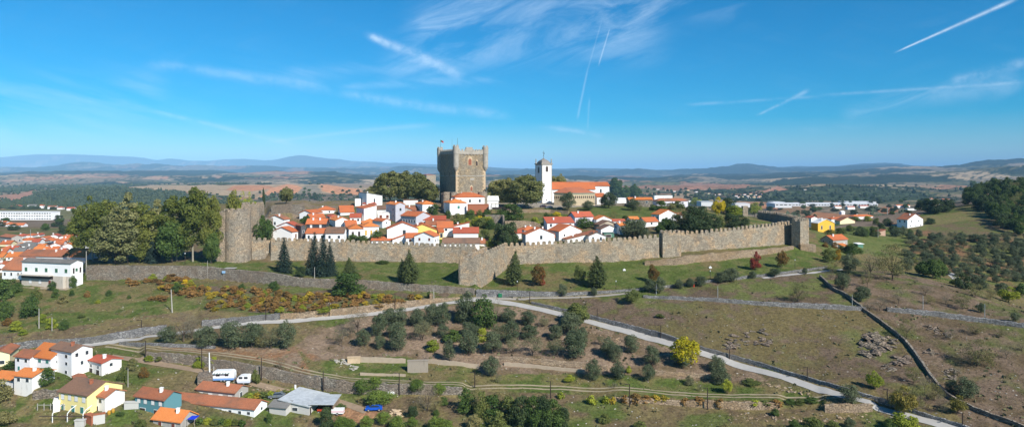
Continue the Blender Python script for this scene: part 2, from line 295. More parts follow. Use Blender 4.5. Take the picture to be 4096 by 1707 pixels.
# walls: (name, points (px, base row, top row), thickness, step fraction, decay, material, category, label, merlon spacing)
WALLS = [
('terrace_wall', [(582,1442,1407),(782,1461,1423),(877,1480,1440),(1049,1512,1466),(1207,1542,1500),(1305,1566,1512),(1424,1578,1532),(1690,1580,1542),(1850,1582,1552)], .8, .85, 12, ST_D, 'stone wall', 'long rough stone terrace wall below the dirt track behind the caravans'),
('terrace_wall', [(2440,1600,1592),(2490,1612,1588),(2667,1617,1600),(2822,1632,1606),(2968,1640,1608),(3120,1638,1612)], .8, .85, 8, ST_B, 'stone wall', 'tan rubble terrace wall draped with orange vines below the long track'),
('terrace_wall', [(3300,1650,1618),(3400,1652,1616),(3490,1646,1617)], .8, .85, 8, ST_B, 'stone wall', 'short pinkish rubble wall beside the bend where the track meets the path'),
('garden_wall', [(130,1600,1560),(260,1592,1556)], .5, .8, 10, ST_D, 'stone wall', 'ruined garden wall below the round green tree at lower left'),
('retaining_wall', [(475,1379,1368),(650,1387,1373),(820,1393,1380),(860,1394,1383)], .5, .7, 5, ST_G, 'stone wall', 'low grey retaining wall under the row of five dark olives'),
('ruined_wall', [(1440,1500,1491),(1530,1502,1493),(1622,1505,1496)], .4, .6, 4, BLOCKS, 'ruined wall', 'lowest strip of ruined wall just above the dirt track'),
('ruined_wall', [(1440,1449,1427),(1530,1450,1430),(1622,1452,1434)], .5, .6, 6, BLOCKS, 'ruined wall', 'pale plastered ruin wall left of the roofless stone room'),
('ruined_wall', [(1710,1452,1437),(1800,1462,1443),(1917,1473,1458)], .5, .6, 6, BLOCKS, 'ruined wall', 'pale ruin wall running right from the roofless stone room'),
('ruined_wall', [(2016,1462,1449),(2120,1470,1456),(2220,1480,1467),(2340,1490,1479)], .5, .6, 6, BLOCKS, 'ruined wall', 'low tan block wall under the lower row of olives'),
('terrace_wall', [(1980,1443,1428),(2100,1450,1430),(2220,1462,1442),(2330,1470,1452),(2430,1482,1462)], .7, .8, 6, ST_B, 'stone wall', 'brown rubble terrace wall between the olives right of centre'),
('terrace_wall', [(2620,1500,1482),(2760,1508,1494),(2900,1516,1502)], .7, .8, 6, ST_B, 'stone wall', 'crumbling rubble terrace under the yellow fig tree'),
('path_wall', [(-150,1425,1400),(0,1408,1382),(93,1394,1366),(180,1386,1358),(275,1380,1356),(382,1375,1345),(470,1360,1328),(559,1344,1312),(666,1332,1300)], .6, .85, 12, ST_G, 'stone wall', 'tall grey stone wall along the path above the lower left houses'),
('path_wall', [(807,1307,1281),(960,1293,1267),(1119,1279,1253)], .6, .85, 12, ST_G, 'stone wall', 'blue grey stone wall section under the orange vineyard'),
('path_wall', [(1121,1278,1255),(1250,1272,1245),(1398,1258,1230),(1481,1251,1220),(1600,1235,1207),(1715,1217,1195),(1839,1196,1189)], .6, .85, 12, ST_B, 'stone wall', 'tan stone wall section under the orange vineyard ending at the crossroads'),
('path_wall', [(2125,1216,1206),(2220,1240,1227),(2361,1275,1259),(2500,1314,1295),(2641,1354,1328),(2708,1372,1353),(2812,1405,1388),(3020,1460,1443),(3176,1508,1492),(3368,1562,1545),(3539,1615,1597),(3695,1668,1651),(3824,1706,1690),(3950,1745,1730)], .6, .8, 6, ST_G, 'stone wall', 'grey stone wall lining the upper edge of the long descending path'),
('dry_stone_wall', [(2573,1191,1182),(2720,1199,1188),(2869,1207,1194),(3120,1228,1211),(3300,1236,1217),(3466,1244,1228)], 1.2, .5, 4, ST_G, 'stone wall', 'long broad wall of loose grey stones crossing the slope to the boundary wall'),
('dry_stone_wall', [(3549,1246,1230),(3680,1258,1240),(3798,1274,1254),(3950,1292,1275),(4096,1313,1295),(4300,1340,1322)], 1.2, .5, 4, ST_G, 'stone wall', 'loose grey stone wall continuing right beyond the boundary wall'),
('boundary_wall', [(4200,1760,1742),(4096,1716,1698),(4010,1682,1662),(3928,1654,1636),(3840,1616,1598),(3798,1592,1575),(3752,1543,1523),(3715,1493,1473),(3674,1433,1410),(3627,1370,1348),(3560,1316,1296),(3472,1252,1234),(3435,1226,1208),(3395,1188,1168),(3326,1156,1140),(3280,1108,1096)], .7, 0, 4, ST_D, 'boundary wall', 'long thin stone boundary wall snaking down the right slope'),
('retaining_wall', [(347,1122,1062),(500,1120,1062),(650,1118,1063),(820,1114,1064),(907,1124,1076),(1098,1138,1092),(1186,1148,1111),(1300,1152,1116),(1424,1156,1118),(1620,1164,1134),(1760,1170,1143),(1900,1185,1155)], 1.0, .92, 60, ST_D, 'retaining wall', 'long rough retaining wall under the park and the grass strip'),
('lane_wall', [(1905,1186,1157),(2000,1189,1160),(2130,1188,1164),(2261,1184,1170),(2400,1176,1164),(2489,1168,1158),(2568,1162,1151),(2663,1152,1142),(2826,1130,1121),(2947,1118,1107),(3119,1099,1089),(3310,1074,1064)], .5, .6, 8, ST_G, 'stone wall', 'pale grey wall along the foot of the grass strip right of the bastion'),
('ruined_rampart', [(2579,1062,1046),(2733,1063,1026),(2779,1050,1020),(2919,1038,1006),(2966,1034,1003),(3105,1014,992),(3175,998,984)], .8, .9, 5, ST_B, 'ruined wall', 'low ruined outer rampart below the right stretch of battlements'),
('inner_wall', [(1085,876,824),(1150,873,818),(1216,868,821)], 1.6, .75, 40, ST_D, 'ruined wall', 'old rubble wall with flat top under the lone round tree'),
('citadel_wall', [(1007,1038,961),(1081,1037,962)], 1.6, .6, 25, ST_W, 'castle wall', 'short stretch of battlements between round tower and the dark slit', 1),
('citadel_wall', [(1083,1041,963),(1300,1044,967),(1450,1045,974),(1620,1047,980),(1760,1050,986),(1898,1056,988)], 1.6, .6, 25, ST_W, 'castle wall', 'long left stretch of battlemented wall behind the spruces up to the bastion', 1),
('citadel_wall', [(2016,1060,986),(2233,1050,976),(2419,1050,966),(2540,1040,958),(2636,1029,950)], 1.6, .6, 25, ST_W, 'castle wall', 'middle stretch of battlemented wall between bastion and square buttress', 1),
('citadel_wall', [(2724,1008,937),(2800,1002,934),(2900,996,924),(2966,992,917),(3070,984,906),(3166,976,894)], 1.6, .6, 25, ST_W, 'castle wall', 'right stretch of battlemented wall rising to the square corner tower', 1),
]
WD = []
for w_ in WALLS:
    pts = w_[1]; pp = [p for p in pts]; px = np.array([p[0] for p in pts], float)
    D = np.array([D_at(p[0], p[1]) for p in pts]); hgt = np.array([(p[1]-p[2])*d/F for p, d in zip(pts, D)])
    if w_[0] == 'boundary_wall': WD.append((px, D, hgt)); continue
    # densify
    n = max(2, int((px.max()-px.min())/40)+1); q = np.linspace(px.min(), px.max(), n)
    byf = np.interp(q, px, [p[1] for p in pts]); tyf = np.interp(q, px, [p[2] for p in pts])
    Dq = np.array([D_at(a, b) for a, b in zip(q, byf)])
    Dq = np.minimum(np.maximum(Dq, np.median(Dq)*.6), np.median(Dq)*1.5)
    for _ in range(2): Dq[1:-1] = (Dq[:-2]+2*Dq[1:-1]+Dq[2:])/4
    hq = (byf-tyf)*Dq/F
    WD.append((q, Dq, hq, tyf))
    Dw = np.interp(GPX, q, Dq); hh = np.interp(GPX, q, hq); e = 24.0
    tap = np.clip((GPX-q[0]+e)/e, 0, 1)*np.clip((q[-1]+e-GPX)/e, 0, 1)
    u = np.clip((GD-Dw-.1)/1.1, 0, 1); u = u*u*(3-2*u)
    Z += w_[3]*hh*u*np.exp(-np.maximum(GD-Dw, 0)/w_[4])*tap
HAZE_DENS = 5.4e-5; SKY_STR = .085; EXPO = 0.5
# ------------------------------------------------------------------ ground colours (albedo of the soil, grass and fields themselves)
PY = HZ-Z*F/GD
def poly_in(poly, wob=10.0, s=0, sc_=60.0):
    nx = (fbm(GX/ (GD*.02+.5), GY/(GD*.05+.5), 4, s+40)-.5)*wob*2
    ny = (fbm(GX/ (GD*.02+.5), GY/(GD*.05+.5), 4, s+80)-.5)*wob
    X = GPX+nx; Y = PY+ny; ins = np.zeros(X.shape, bool); n = len(poly)
    for i in range(n):
        x1, y1 = poly[i]; x2, y2 = poly[(i+1) % n]
        if y1 == y2: continue
        c = ((y1 > Y) != (y2 > Y)) & (X < (x2-x1)*(Y-y1)/(y2-y1)+x1)
        ins ^= c
    return ins
def c3(c): return np.array(c)[None, None, :]
def mixa(C, c, m): m = np.clip(m, 0, 1)[..., None]; return C*(1-m)+c*m
GREEN = c3((.078, .108, .026)); GREEN2 = c3((.120, .136, .045)); DRY = c3((.185, .150, .070)); BROWN = c3((.145, .108, .066)); PURP = c3((.205, .150, .108))
SOIL = c3((.30, .17, .095)); SCRUB = c3((.030, .042, .022)); TAN = c3((.46, .34, .22)); ORG = c3((.62, .30, .16)); PINK = c3((.48, .25, .17)); GREYB = c3((.26, .20, .15))
n1 = fbm(GX/11, GY/11, 5, 1); n2 = fbm(GX/3.2, GY/3.2, 4, 2); n3 = fbm(GX/35, GY/35, 4, 3)
def blend2(a, b, t, lo=.38, hi=.62): 
    t = np.clip((t-lo)/(hi-lo), 0, 1)[..., None]; return a*(1-t)+b*t
base = blend2(DRY*.9, GREEN, n1*.7+n2*.3, .42, .62); base = blend2(base, BROWN, n3*.6+n2*.4, .50, .68)
C = base.copy()
def paint(poly, col, wob=12, s=0, dmin=0, dmax=1e9, a=1.0):
    global C
    m = poly_in(poly, wob, s) & (GD > dmin) & (GD < dmax)
    C = np.where(m[..., None], C*(1-a)+col*a, C)
grass = blend2(GREEN, GREEN2, n2); grass_dry = blend2(grass, DRY*.9, n1, .46, .62)
soil = blend2(PURP, BROWN, n2); soil = blend2(soil, PURP*1.15, n1, .5, .7)
soilg = blend2(soil*.66, GREEN2*.95, n1*.6+n2*.4, .46, .60)
N_ = 335
paint([(-1300,1130),(330,1135),(1850,1150),(1900,1200),(1120,1255),(560,1320),(0,1385),(-1300,1400)], blend2(grass, DRY*.85, n1*.5+n2*.5, .44, .60), 10, 1, dmax=N_)
paint([(-100,1340),(200,1320),(500,1275),(800,1235),(1000,1262),(560,1325),(0,1385)], blend2(BROWN*1.05, DRY, n2), 14, 2, dmax=N_)
paint([(650,1135),(1800,1160),(1820,1190),(1100,1250),(800,1240),(820,1180)], blend2(soilg, grass, n2), 10, 3, dmax=N_)
paint([(340,1040),(1000,1045),(1840,1050),(1900,1060),(2016,1060),(2640,1035),(3180,990),(3350,1040),(3320,1065),(3110,1090),(2560,1155),(2000,1165),(1850,1145),(1620,1133),(900,1078),(340,1065)], blend2(grass, DRY*.8, n1*.6+n2*.4, .50, .66), 6, 4, dmax=N_)
paint([(360,960),(900,980),(900,1045),(360,1050)], blend2(grass, BROWN, n1, .45, .55), 6, 5, dmax=N_)
paint([(1250,1325),(1480,1262),(1850,1215),(2100,1230),(2440,1320),(2700,1400),(3020,1485),(3080,1520),(2900,1545),(2400,1520),(1950,1490),(1380,1440),(1100,1440)], soil, 14, 6, dmax=N_)
paint([(640,1375),(900,1388),(1200,1390),(1330,1450),(1290,1500),(1100,1455),(860,1412),(640,1395)], blend2(soil, SOIL*.8, n2, .4, .7), 10, 7, dmax=N_)
paint([(1180,1390),(1250,1440),(1600,1425),(1900,1470),(2500,1500),(3100,1540),(3300,1600),(3300,1612),(2500,1585),(1500,1545),(1250,1500)], blend2(grass, DRY*.85, n2*.6+n1*.4, .42, .62), 10, 8, dmax=N_)
paint([(1800,1400),(1950,1500),(2440,1490),(2900,1530),(3050,1510),(2700,1400),(2500,1340)], soil, 16, 9, dmax=N_)
paint([(2200,1200),(2580,1185),(3460,1240),(3560,1330),(3700,1500),(3800,1600),(3700,1660),(3450,1590),(3000,1440),(2640,1335),(2350,1265)], blend2(soilg, DRY*.72, n3*.5+n2*.5, .45, .62), 14, 10, dmax=N_)
paint([(2560,1170),(2830,1125),(3110,1095),(3330,1075),(3400,1200),(3450,1235),(2900,1205)], soilg, 8, 11, dmax=N_)
paint([(3320,1075),(3600,1085),(3850,1150),(4100,1262),(5500,1262),(5500,1760),(3900,1760),(3780,1590),(3600,1350),(3440,1230)], blend2(soil*.78, GREEN2*.8, n1*.7+n2*.3, .50, .64), 10, 12, dmax=300)
paint([(-1300,1560),(700,1560),(1200,1590),(1400,1580),(2440,1600),(3500,1650),(3900,1800),(-1300,1800)], blend2(blend2(BROWN*.95, DRY*.9, n2), grass, n1, .48, .60), 14, 13, dmax=N_)
paint([(1180,1570),(1300,1590),(1500,1640),(1560,1672),(1440,1700),(1340,1660),(1250,1600)], SOIL*1.0, 8, 14, dmax=N_)
paint([(430,1640),(545,1640),(560,1700),(420,1700)], GREEN*1.2, 6, 15, dmax=N_)
paint([(70,1575),(230,1585),(240,1700),(60,1690)], blend2(grass, DRY, n2), 6, 16, dmax=N_)
# village hill
V = (GD > 262) & (GD < 520)
paint([(1850,820),(2340,815),(2340,885),(1900,900)], grass_dry, 5, 20, 262, 520); paint([(2330,825),(2720,830),(2720,905),(2330,895)], grass, 5, 21, 262, 520)
paint([(2780,850),(3180,860),(3170,900),(2800,930)], blend2(grass, DRY, n1), 5, 22, 262, 520)
paint([(1950,805),(2420,803),(2400,826),(1950,836)], c3((.30, .27, .23)), 3, 23, 300, 520)
paint([(1020,760),(1760,760),(1760,815),(1420,830),(1200,880),(1020,880)], blend2(DRY*.95, GREYB*.8, n2), 4, 24, 320, 520)
# right hill
paint([(3250,900),(3600,910),(3650,960),(3500,1010),(3300,1030)], blend2(grass, GREEN2, n1), 6, 30, 290, 700)
paint([(3280,925),(3500,860),(3700,800),(3900,760),(3960,800),(3700,850),(3600,905),(3400,905)], GREYB*.72, 6, 31, 290, 900)
paint([(3640,945),(3700,900),(4300,900),(5500,900),(5500,1200),(4100,1160),(3900,1130),(3640,1010)], blend2(blend2(SOIL*.72, DRY*.7, n2, .4, .6), GREEN2*.95, n1, .48, .62), 8, 32, 262, 900)
paint([(3640,870),(3950,835),(4000,845),(3940,870),(3700,905)], blend2(c3((.15, .15, .055)), DRY, n2), 6, 33, 290, 900)
paint([(3700,905),(4000,870),(4100,940),(4100,960),(3750,950)], blend2(BROWN, GREEN2*.9, n1*.5+n2*.5, .42, .6), 6, 34, 290, 900)
# far country: patchwork
fw = np.clip((GD-560)/200, 0, 1)
wx = GX+(fbm(GX/300, GY/300, 3, 61)-.5)*160; wy = GY+(fbm(GX/300, GY/300, 3, 62)-.5)*160
def cell(sx, sy, s):
    cx = np.floor(wx/sx+.5*hash2(np.floor(wy/sy), np.floor(wy/sy)*0, s)); cy = np.floor(wy/sy); return hash2(cx, cy, s+1)
k = np.where(GD < 3500, cell(150, 190, 5), cell(420, 600, 9)); k2 = np.where(GD < 3500, cell(150, 190, 15), cell(420, 600, 19))
pal = [c3((.30, .23, .155)), c3((.23, .185, .125)), c3((.36, .20, .125)), c3((.16, .15, .075)), c3((.42, .32, .21)), c3((.13, .125, .07))]
FC = pal[0]+0*C
for i, c in enumerate(pal[1:]): FC = np.where((k > (i+1)/6.0)[..., None], c, FC)
wood = fbm(GX/520, GY/900, 5, 71)+.25*(fbm(GX/60, GY/60, 3, 72)-.5)
wlim = np.interp(GD, [500, 1500, 3000, 5000, 7000, 12000, 60000], [.62, .58, .53, .46, .42, .37, .25])+np.where((GD < 6000) & (GPX > 2450), .07, 0)+np.where((GD > 7000) & (GD < 12000) & (GPX > 3300), .08, 0)
FC = mixa(FC, SCRUB*(1+.9*(fbm(GX/40, GY/40, 3, 73)-.5)[..., None]), (wood-wlim)/.02)
hedge = (fbm(GX/26, GY/26, 3, 74) > .63) & (GD < 6000); FC = np.where(hedge[..., None], SCRUB*1.2, FC)
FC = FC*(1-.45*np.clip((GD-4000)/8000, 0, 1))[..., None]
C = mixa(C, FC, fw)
Fp = lambda p, c, w=8, s=0, a=1.0, d0=600, d1=6000: paint(p, c, w, s, d0, d1, a)
sb = blend2(SCRUB*1.1, SCRUB*2.2, fbm(GX/30, GY/40, 3, 75), .45, .62)
Fp([(-1300,820),(0,808),(200,770),(420,745),(560,752),(740,770),(740,845),(300,846),(0,838),(-1300,838)], sb, 10, 50)
Fp([(-1300,838),(0,838),(180,836),(320,838),(330,880),(-200,875)], c3((.16, .15, .065)), 4, 51); Fp([(-1300,878),(330,878),(340,925),(-1300,920)], blend2(GREYB*.75, BROWN, n3), 8, 52)
Fp([(0,795),(80,775),(150,758),(110,790),(40,805)], PINK*.85, 6, 53); Fp([(470,752),(560,742),(900,738),(1700,735),(1750,760),(1500,800),(1100,800),(740,765)], TAN*.9, 8, 54)
Fp([(905,762),(930,744),(1000,740),(1080,742),(1100,752),(1010,764)], ORG*.85, 4, 55); Fp([(1030,795),(1080,755),(1150,735),(1190,742),(1210,752),(1185,775),(1090,800)], ORG, 4, 56)
Fp([(1185,775),(1215,742),(1270,738),(1290,770),(1270,778)], c3((.27, .23, .17)), 4, 57); Fp([(1275,735),(1440,755),(1460,780),(1400,792),(1290,765)], ORG, 4, 58)
Fp([(1020,800),(1100,772),(1500,780),(1560,830),(1100,830)], blend2(GREYB*.8, SCRUB*1.6, fbm(GX/14, GY/14, 3, 76), .5, .6), 8, 59)
Fp([(1290,735),(1500,733),(1500,745),(1400,752)], GREYB*1.2, 4, 60)
for i, q in enumerate([((60,190),(706,716)), ((230,430),(700,713)), ((690,790),(692,706)), ((980,1045),(686,697)), ((460,520),(724,732)), ((560,700),(704,722)), ((2740,2880),(745,762)), ((0,120),(716,726)), ((845,900),(700,714))]):
    (a, b), (c, d) = q; Fp([(a,(c+d)/2),(a*.6+b*.4,c),(b,(c+d)/2),(a*.5+b*.5,d)], blend2(PINK, TAN*.8, fbm(GX/90, GY/90, 3, 90+i)), 12, 100+i, .9)
Fp([(3030,772),(3110,745),(3150,758),(3100,768)], PINK, 4, 61); Fp([(2990,835),(3040,818),(3120,818),(3130,838)], ORG*.75, 3, 62)
strip = np.where((np.sin(GX*.55+GY*.10) > 0)[..., None], c3((.40, .24, .15)), c3((.15, .12, .06)))
Fp([(3090,850),(3140,820),(3260,826),(3230,862),(3120,862)], strip, 3, 63, 1.0, 560); Fp([(3235,865),(3260,845),(3420,862),(3420,885),(3280,880)], ORG*.62, 4, 64, 1.0, 480)
Fp([(3510,845),(3540,826),(3590,832),(3590,850),(3540,856)], ORG*.6, 4, 65); Fp([(2600,790),(2700,772),(2780,776),(2760,800)], TAN*.8, 5, 66)
Fp([(3200,762),(3260,742),(3500,752),(3700,775),(3760,775),(3700,800),(3550,805),(3250,800),(3000,790),(3080,765)], sb, 10, 67)
Fp([(2380,748),(2800,735),(3000,738),(3000,752),(2700,760)], PINK*.7, 10, 68, .8, 2500, 9000)
C *= (.88+.24*fbm(GX/1.6, GY/1.6, 2, 31))[..., None]

def terrain_piece(name, j0, j1, mat):
    r = j1-j0; c = len(PXS)
    co = np.stack([GX[j0:j1], GY[j0:j1], Z[j0:j1]], -1).reshape(-1, 3).astype(np.float32)
    idx = np.arange(r*c).reshape(r, c)
    f = np.stack([idx[:-1,:-1], idx[:-1,1:], idx[1:,1:], idx[1:,:-1]], -1).reshape(-1, 4)
    me = bpy.data.meshes.new(name); me.vertices.add(len(co)); me.vertices.foreach_set('co', co.ravel())
    me.loops.add(f.size); me.loops.foreach_set('vertex_index', f.ravel().astype(np.int32))
    me.polygons.add(len(f)); me.polygons.foreach_set('loop_start', np.arange(0, f.size, 4, dtype=np.int32)); me.polygons.foreach_set('loop_total', np.full(len(f), 4, np.int32))
    me.polygons.foreach_set('use_smooth', np.ones(len(f), bool)); me.update(calc_edges=True)
    at_ = me.color_attributes.new('soil', 'FLOAT_COLOR', 'POINT')
    cc = np.ones((r*c, 4), np.float32); cc[:, :3] = C[j0:j1].reshape(-1, 3); at_.data.foreach_set('color', cc.ravel())
    me.materials.append(mat); o = bpy.data.objects.new(name, me); COL.objects.link(o); o['kind'] = 'structure'; return o
def ground_mat(name, s1, s2, bd, blotch):
    m, nt, N, Lk, P = nodes_of(name)
    a = N.new('ShaderNodeVertexColor'); a.layer_name = 'soil'; v = vec(N, Lk, 'World')
    f = noise(N, Lk, v, s1, 5, .75); g = noise(N, Lk, v, s2, 5, .7)
    col = mixc(N, Lk, 1.0, a.outputs[0], mixc(N, Lk, ramp(N, Lk, f, .3, .7), (.62, .60, .58), (1.32, 1.30, 1.22)), 'MULTIPLY')
    col = mixc(N, Lk, mathn(N, Lk, 'MULTIPLY', ramp(N, Lk, g, .60, .72), blotch), col, (.045, .055, .022))
    Lk.new(col, P.inputs['Base Color']); P.inputs['Roughness'].default_value = .95; P.inputs['Specular IOR Level'].default_value = .05
    bump(N, Lk, P, mathn(N, Lk, 'ADD', f, g), bd, 1.0); return m
GM = ground_mat('ground_soil', 1.1, .8, .30, .45); HM = ground_mat('hill_cover', .05, .03, 9.0, .55); MM = ground_mat('mountain_cover', .012, .006, 45.0, .4)
ja = int(np.searchsorted(DS, 900)); jb = int(np.searchsorted(DS, 11000))
terrain_piece('ground', 0, ja+1, GM); terrain_piece('hills', ja, jb+1, HM); terrain_piece('mountains', jb, len(DS), MM)

# ------------------------------------------------------------------ paths
def ribbon(name, pts, width, mat, off=.07, offsets=(0.0,), step=1.0):
    P3 = np.array([at(*p)[:2] for p in pts]); seg = np.linalg.norm(np.diff(P3, axis=0), axis=1); s = np.r_[0, np.cumsum(seg)]
    q = np.arange(0, s[-1], step); X = np.interp(q, s, P3[:, 0]); Y = np.interp(q, s, P3[:, 1])
    for _ in range(40): X[1:-1] = (X[:-2]+X[1:-1]+X[2:])/3; Y[1:-1] = (Y[:-2]+Y[1:-1]+Y[2:])/3
    tx = np.gradient(X); ty = np.gradient(Y); L = np.hypot(tx, ty); nx, ny = -ty/L, tx/L
    mb = MB(); k = 5
    for o0 in offsets:
        vs = []
        for i in range(len(X)):
            wv = width*(1+.12*math.sin(i*.7)*math.sin(i*.23)) if width < 2 else width
            for j in range(k):
                d = (j/(k-1)-.5)*wv+o0; x = X[i]+nx[i]*d; y = Y[i]+ny[i]*d; vs.append((x, y, Hh(x, y)+off))
        mb.add(vs, [(i*k+j, i*k+j+1, (i+1)*k+j+1, (i+1)*k+j) for i in range(len(X)-1) for j in range(k-1)])
    o = mb.build(name, mat, None, True); o['kind'] = 'structure'
    # make sure faces look up
    me = o.data; me.update()
    if me.polygons[0].normal.z < 0: me.flip_normals()
    return o
ribbon('path', [(300,1388),(405,1374),(520,1358),(636,1346),(780,1320),(922,1300),(1113,1288),(1250,1279),(1367,1268),(1510,1255),(1717,1223),(1852,1203),(1930,1197)], 2.3, CONC, .12)
ribbon('path', [(1930,1197),(1987,1205),(2050,1213),(2115,1227),(2240,1256),(2385,1294),(2540,1334),(2703,1382),(2860,1428),(3021,1477),(3180,1522),(3339,1573),(3420,1598),(3498,1625),(3640,1664),(3816,1712),(3900,1735)], 3.0, CONC, .12)
ribbon('lane', [(1850,1193),(1950,1190),(2130,1194),(2400,1184),(2560,1168)], 1.6, plain('lane_gravel', (.30, .27, .23), .95), .09)
ribbon('lane', [(3050,1112),(3180,1098),(3310,1082),(3380,1078)], 1.6, CONC, .09)
ribbon('dirt_track', [(430,1380),(520,1392),(636,1398),(860,1412),(1000,1428),(1113,1452),(1200,1480),(1272,1500),(1420,1516),(1590,1527),(1830,1535),(2067,1542),(2300,1553),(2703,1572),(3000,1584),(3200,1592),(3307,1590),(3370,1583)], .62, DIRT2, .06, (-.8, .8))
ribbon('dirt_road', [(440,1424),(560,1442),(700,1466),(820,1488),(960,1520),(1060,1545),(1180,1572),(1300,1592),(1400,1615),(1470,1648)], 2.2, DIRT, .09)
ribbon('path', [(3795,1090),(3820,1108),(3838,1125),(3860,1140)], 4.0, CONC, .1)

# ------------------------------------------------------------------ walls
def ribbon_wall(mb, X, Y, z0, z1, th, uneven=.12, seed=0):
    n = len(X); tx = np.gradient(X); ty = np.gradient(Y); L = np.hypot(tx, ty)+1e-9; nx, ny = -ty/L, tx/L
    r = np.random.default_rng(seed); vs = []
    for i in range(n):
        e = (r.random()-.5)*2*uneven
        a = (X[i]-nx[i]*th*.12, Y[i]-ny[i]*th*.12); b = (X[i]+nx[i]*th, Y[i]+ny[i]*th)
        vs += [(*a, z0[i]), (*b, z0[i]), (*b, z1[i]+e), (X[i], Y[i], z1[i]+e)]
    fs = []
    for i in range(n-1):
        for k in range(4): fs.append((i*4+k, (i+1)*4+k, (i+1)*4+(k+1) % 4, i*4+(k+1) % 4))
    fs += [(0, 1, 2, 3), ((n-1)*4+3, (n-1)*4+2, (n-1)*4+1, (n-1)*4)]
    mb.add(vs, fs)
def fix_normals(o):
    import bmesh
    bm = bmesh.new(); bm.from_mesh(o.data); bmesh.ops.recalc_face_normals(bm, faces=bm.faces); bm.to_mesh(o.data); bm.free()
def merlon_mesh():
    mb = MB(); pr = [(-.5, 0), (.5, 0), (.5, .72), (.36, .92), (.12, 1.0), (-.12, 1.0), (-.36, .92), (-.5, .72)]; n = len(pr)
    vs = [(x, -.25, z) for x, z in pr]+[(x, .25, z) for x, z in pr]
    mb.add(vs, [tuple(range(n)), tuple(range(n, 2*n))[::-1]]+[(i, n+i, n+(i+1) % n, (i+1) % n) for i in range(n)])
    return mb
_ml = None
def merlon(parent, x, y, z, ang, w=1.0, h=1.15, d=1.2, mat=None):
    h *= 1.15
    global _ml
    mat = mat or ST_W; key = 'merlon_'+mat.name
    if key not in MATS:
        o = merlon_mesh().build('merlon', mat); fix_normals(o); MATS[key] = o.data; bpy.data.objects.remove(o)
    o = bpy.data.objects.new('merlon', MATS[key]); COL.objects.link(o); o.parent = parent
    o.location = (x, y, z); o.rotation_euler = (0, 0, ang); o.scale = (w, d, h); return o
def merlons_along(parent, X, Y, z, pitch=2.1, w=1.3, h=1.25, mat=None, rnd=.15):
    s = np.r_[0, np.cumsum(np.hypot(np.diff(X), np.diff(Y)))]; t = pitch*.4
    while t < s[-1]-.3:
        x = np.interp(t, s, X); y = np.interp(t, s, Y); zz = np.interp(t, s, z); x2 = np.interp(t+.5, s, X); y2 = np.interp(t+.5, s, Y)
        a = math.atan2(y2-y, x2-x) if t+.5 < s[-1] else a
        k = 1+random.uniform(-rnd, rnd)
        merlon(parent, x-sin(a)*.35, y+cos(a)*.35, zz-.12, a, w*k*(1.6 if random.random() < .1 else 1), h*(1+random.uniform(-rnd, rnd)), 1.2, mat)
        t += pitch*(1+random.uniform(-.06, .06))
for wi, w_ in enumerate(WALLS):
    wd = WD[wi]; name, pts, th, fr, dec, mat, cat, label = w_[:8]
    if name == 'boundary_wall':
        th = .55; pp = [at(p[0], p[1]) for p in pts]; P3 = np.array(pp); seg = np.hypot(np.diff(P3[:, 0]), np.diff(P3[:, 1])); s = np.r_[0, np.cumsum(seg)]
        q = np.arange(0, s[-1], 1.2); X = np.interp(q, s, P3[:, 0]); Y = np.interp(q, s, P3[:, 1])
        for _ in range(5): X[1:-1] = (X[:-2]+X[1:-1]+X[2:])/3; Y[1:-1] = (Y[:-2]+Y[1:-1]+Y[2:])/3
        z1 = np.array([Hh(x, y) for x, y in zip(X, Y)])+1.05; z0 = z1-2.4
        mb = MB(); ribbon_wall(mb, X, Y, z0, z1, th, .08, wi); o = mb.build(name, mat); fix_normals(o); tag(o, label, cat); continue
    q, Dq, hq, tyf = wd; X = (q-2048)/F*Dq; Y = Dq
    s = np.r_[0, np.cumsum(np.hypot(np.diff(X), np.diff(Y)))]; t = np.arange(0, s[-1]+.01, 1.0); t[-1] = s[-1]
    Xi = np.interp(t, s, X); Yi = np.interp(t, s, Y); ty = np.interp(t, s, tyf)
    z1 = -(ty-HZ)*Yi/F; z0 = np.array([Hh(x, y-.8) for x, y in zip(Xi, Yi)])-1.2; z1 = np.maximum(z1, z0+1.3)
    if name == 'ruined_rampart': z1 = z1+np.convolve(rng.random(len(z1))-.5, np.ones(3)/3, 'same')*.8
    mb = MB(); unev = {'ruined_wall': .10, 'terrace_wall': .2, 'dry_stone_wall': .18, 'garden_wall': .35, 'citadel_wall': .05}.get(name, .1)
    if len(w_) > 8:
        e = empty(name, (0, 0, 0)); tag(e, label, cat); ribbon_wall(mb, Xi, Yi, z0, z1, th, unev, wi); o = mb.build('wall_face', mat, e); fix_normals(o)
        merlons_along(e, Xi, Yi, z1)
    else:
        ribbon_wall(mb, Xi, Yi, z0, z1, th, unev, wi); o = mb.build(name, mat); fix_normals(o)
        g = {'terrace_wall': 'terrace walls among the olive groves', 'path_wall': 'stone walls beside the pale path'}.get(name); tag(o, label, cat, g)

def crenellate(parent, poly, z, pitch, w, h, mat, d=.7):
    n = len(poly)
    for i in range(n):
        (x0, y0), (x1, y1) = poly[i], poly[(i+1) % n]; L = math.hypot(x1-x0, y1-y0); k = max(1, round(L/pitch)); a = math.atan2(y1-y0, x1-x0)
        for j in range(k):
            t = (j+.5)/k; merlon(parent, x0+(x1-x0)*t-sin(a)*.3, y0+(y1-y0)*t+cos(a)*.3, z-.1, a, w, h, d, mat)
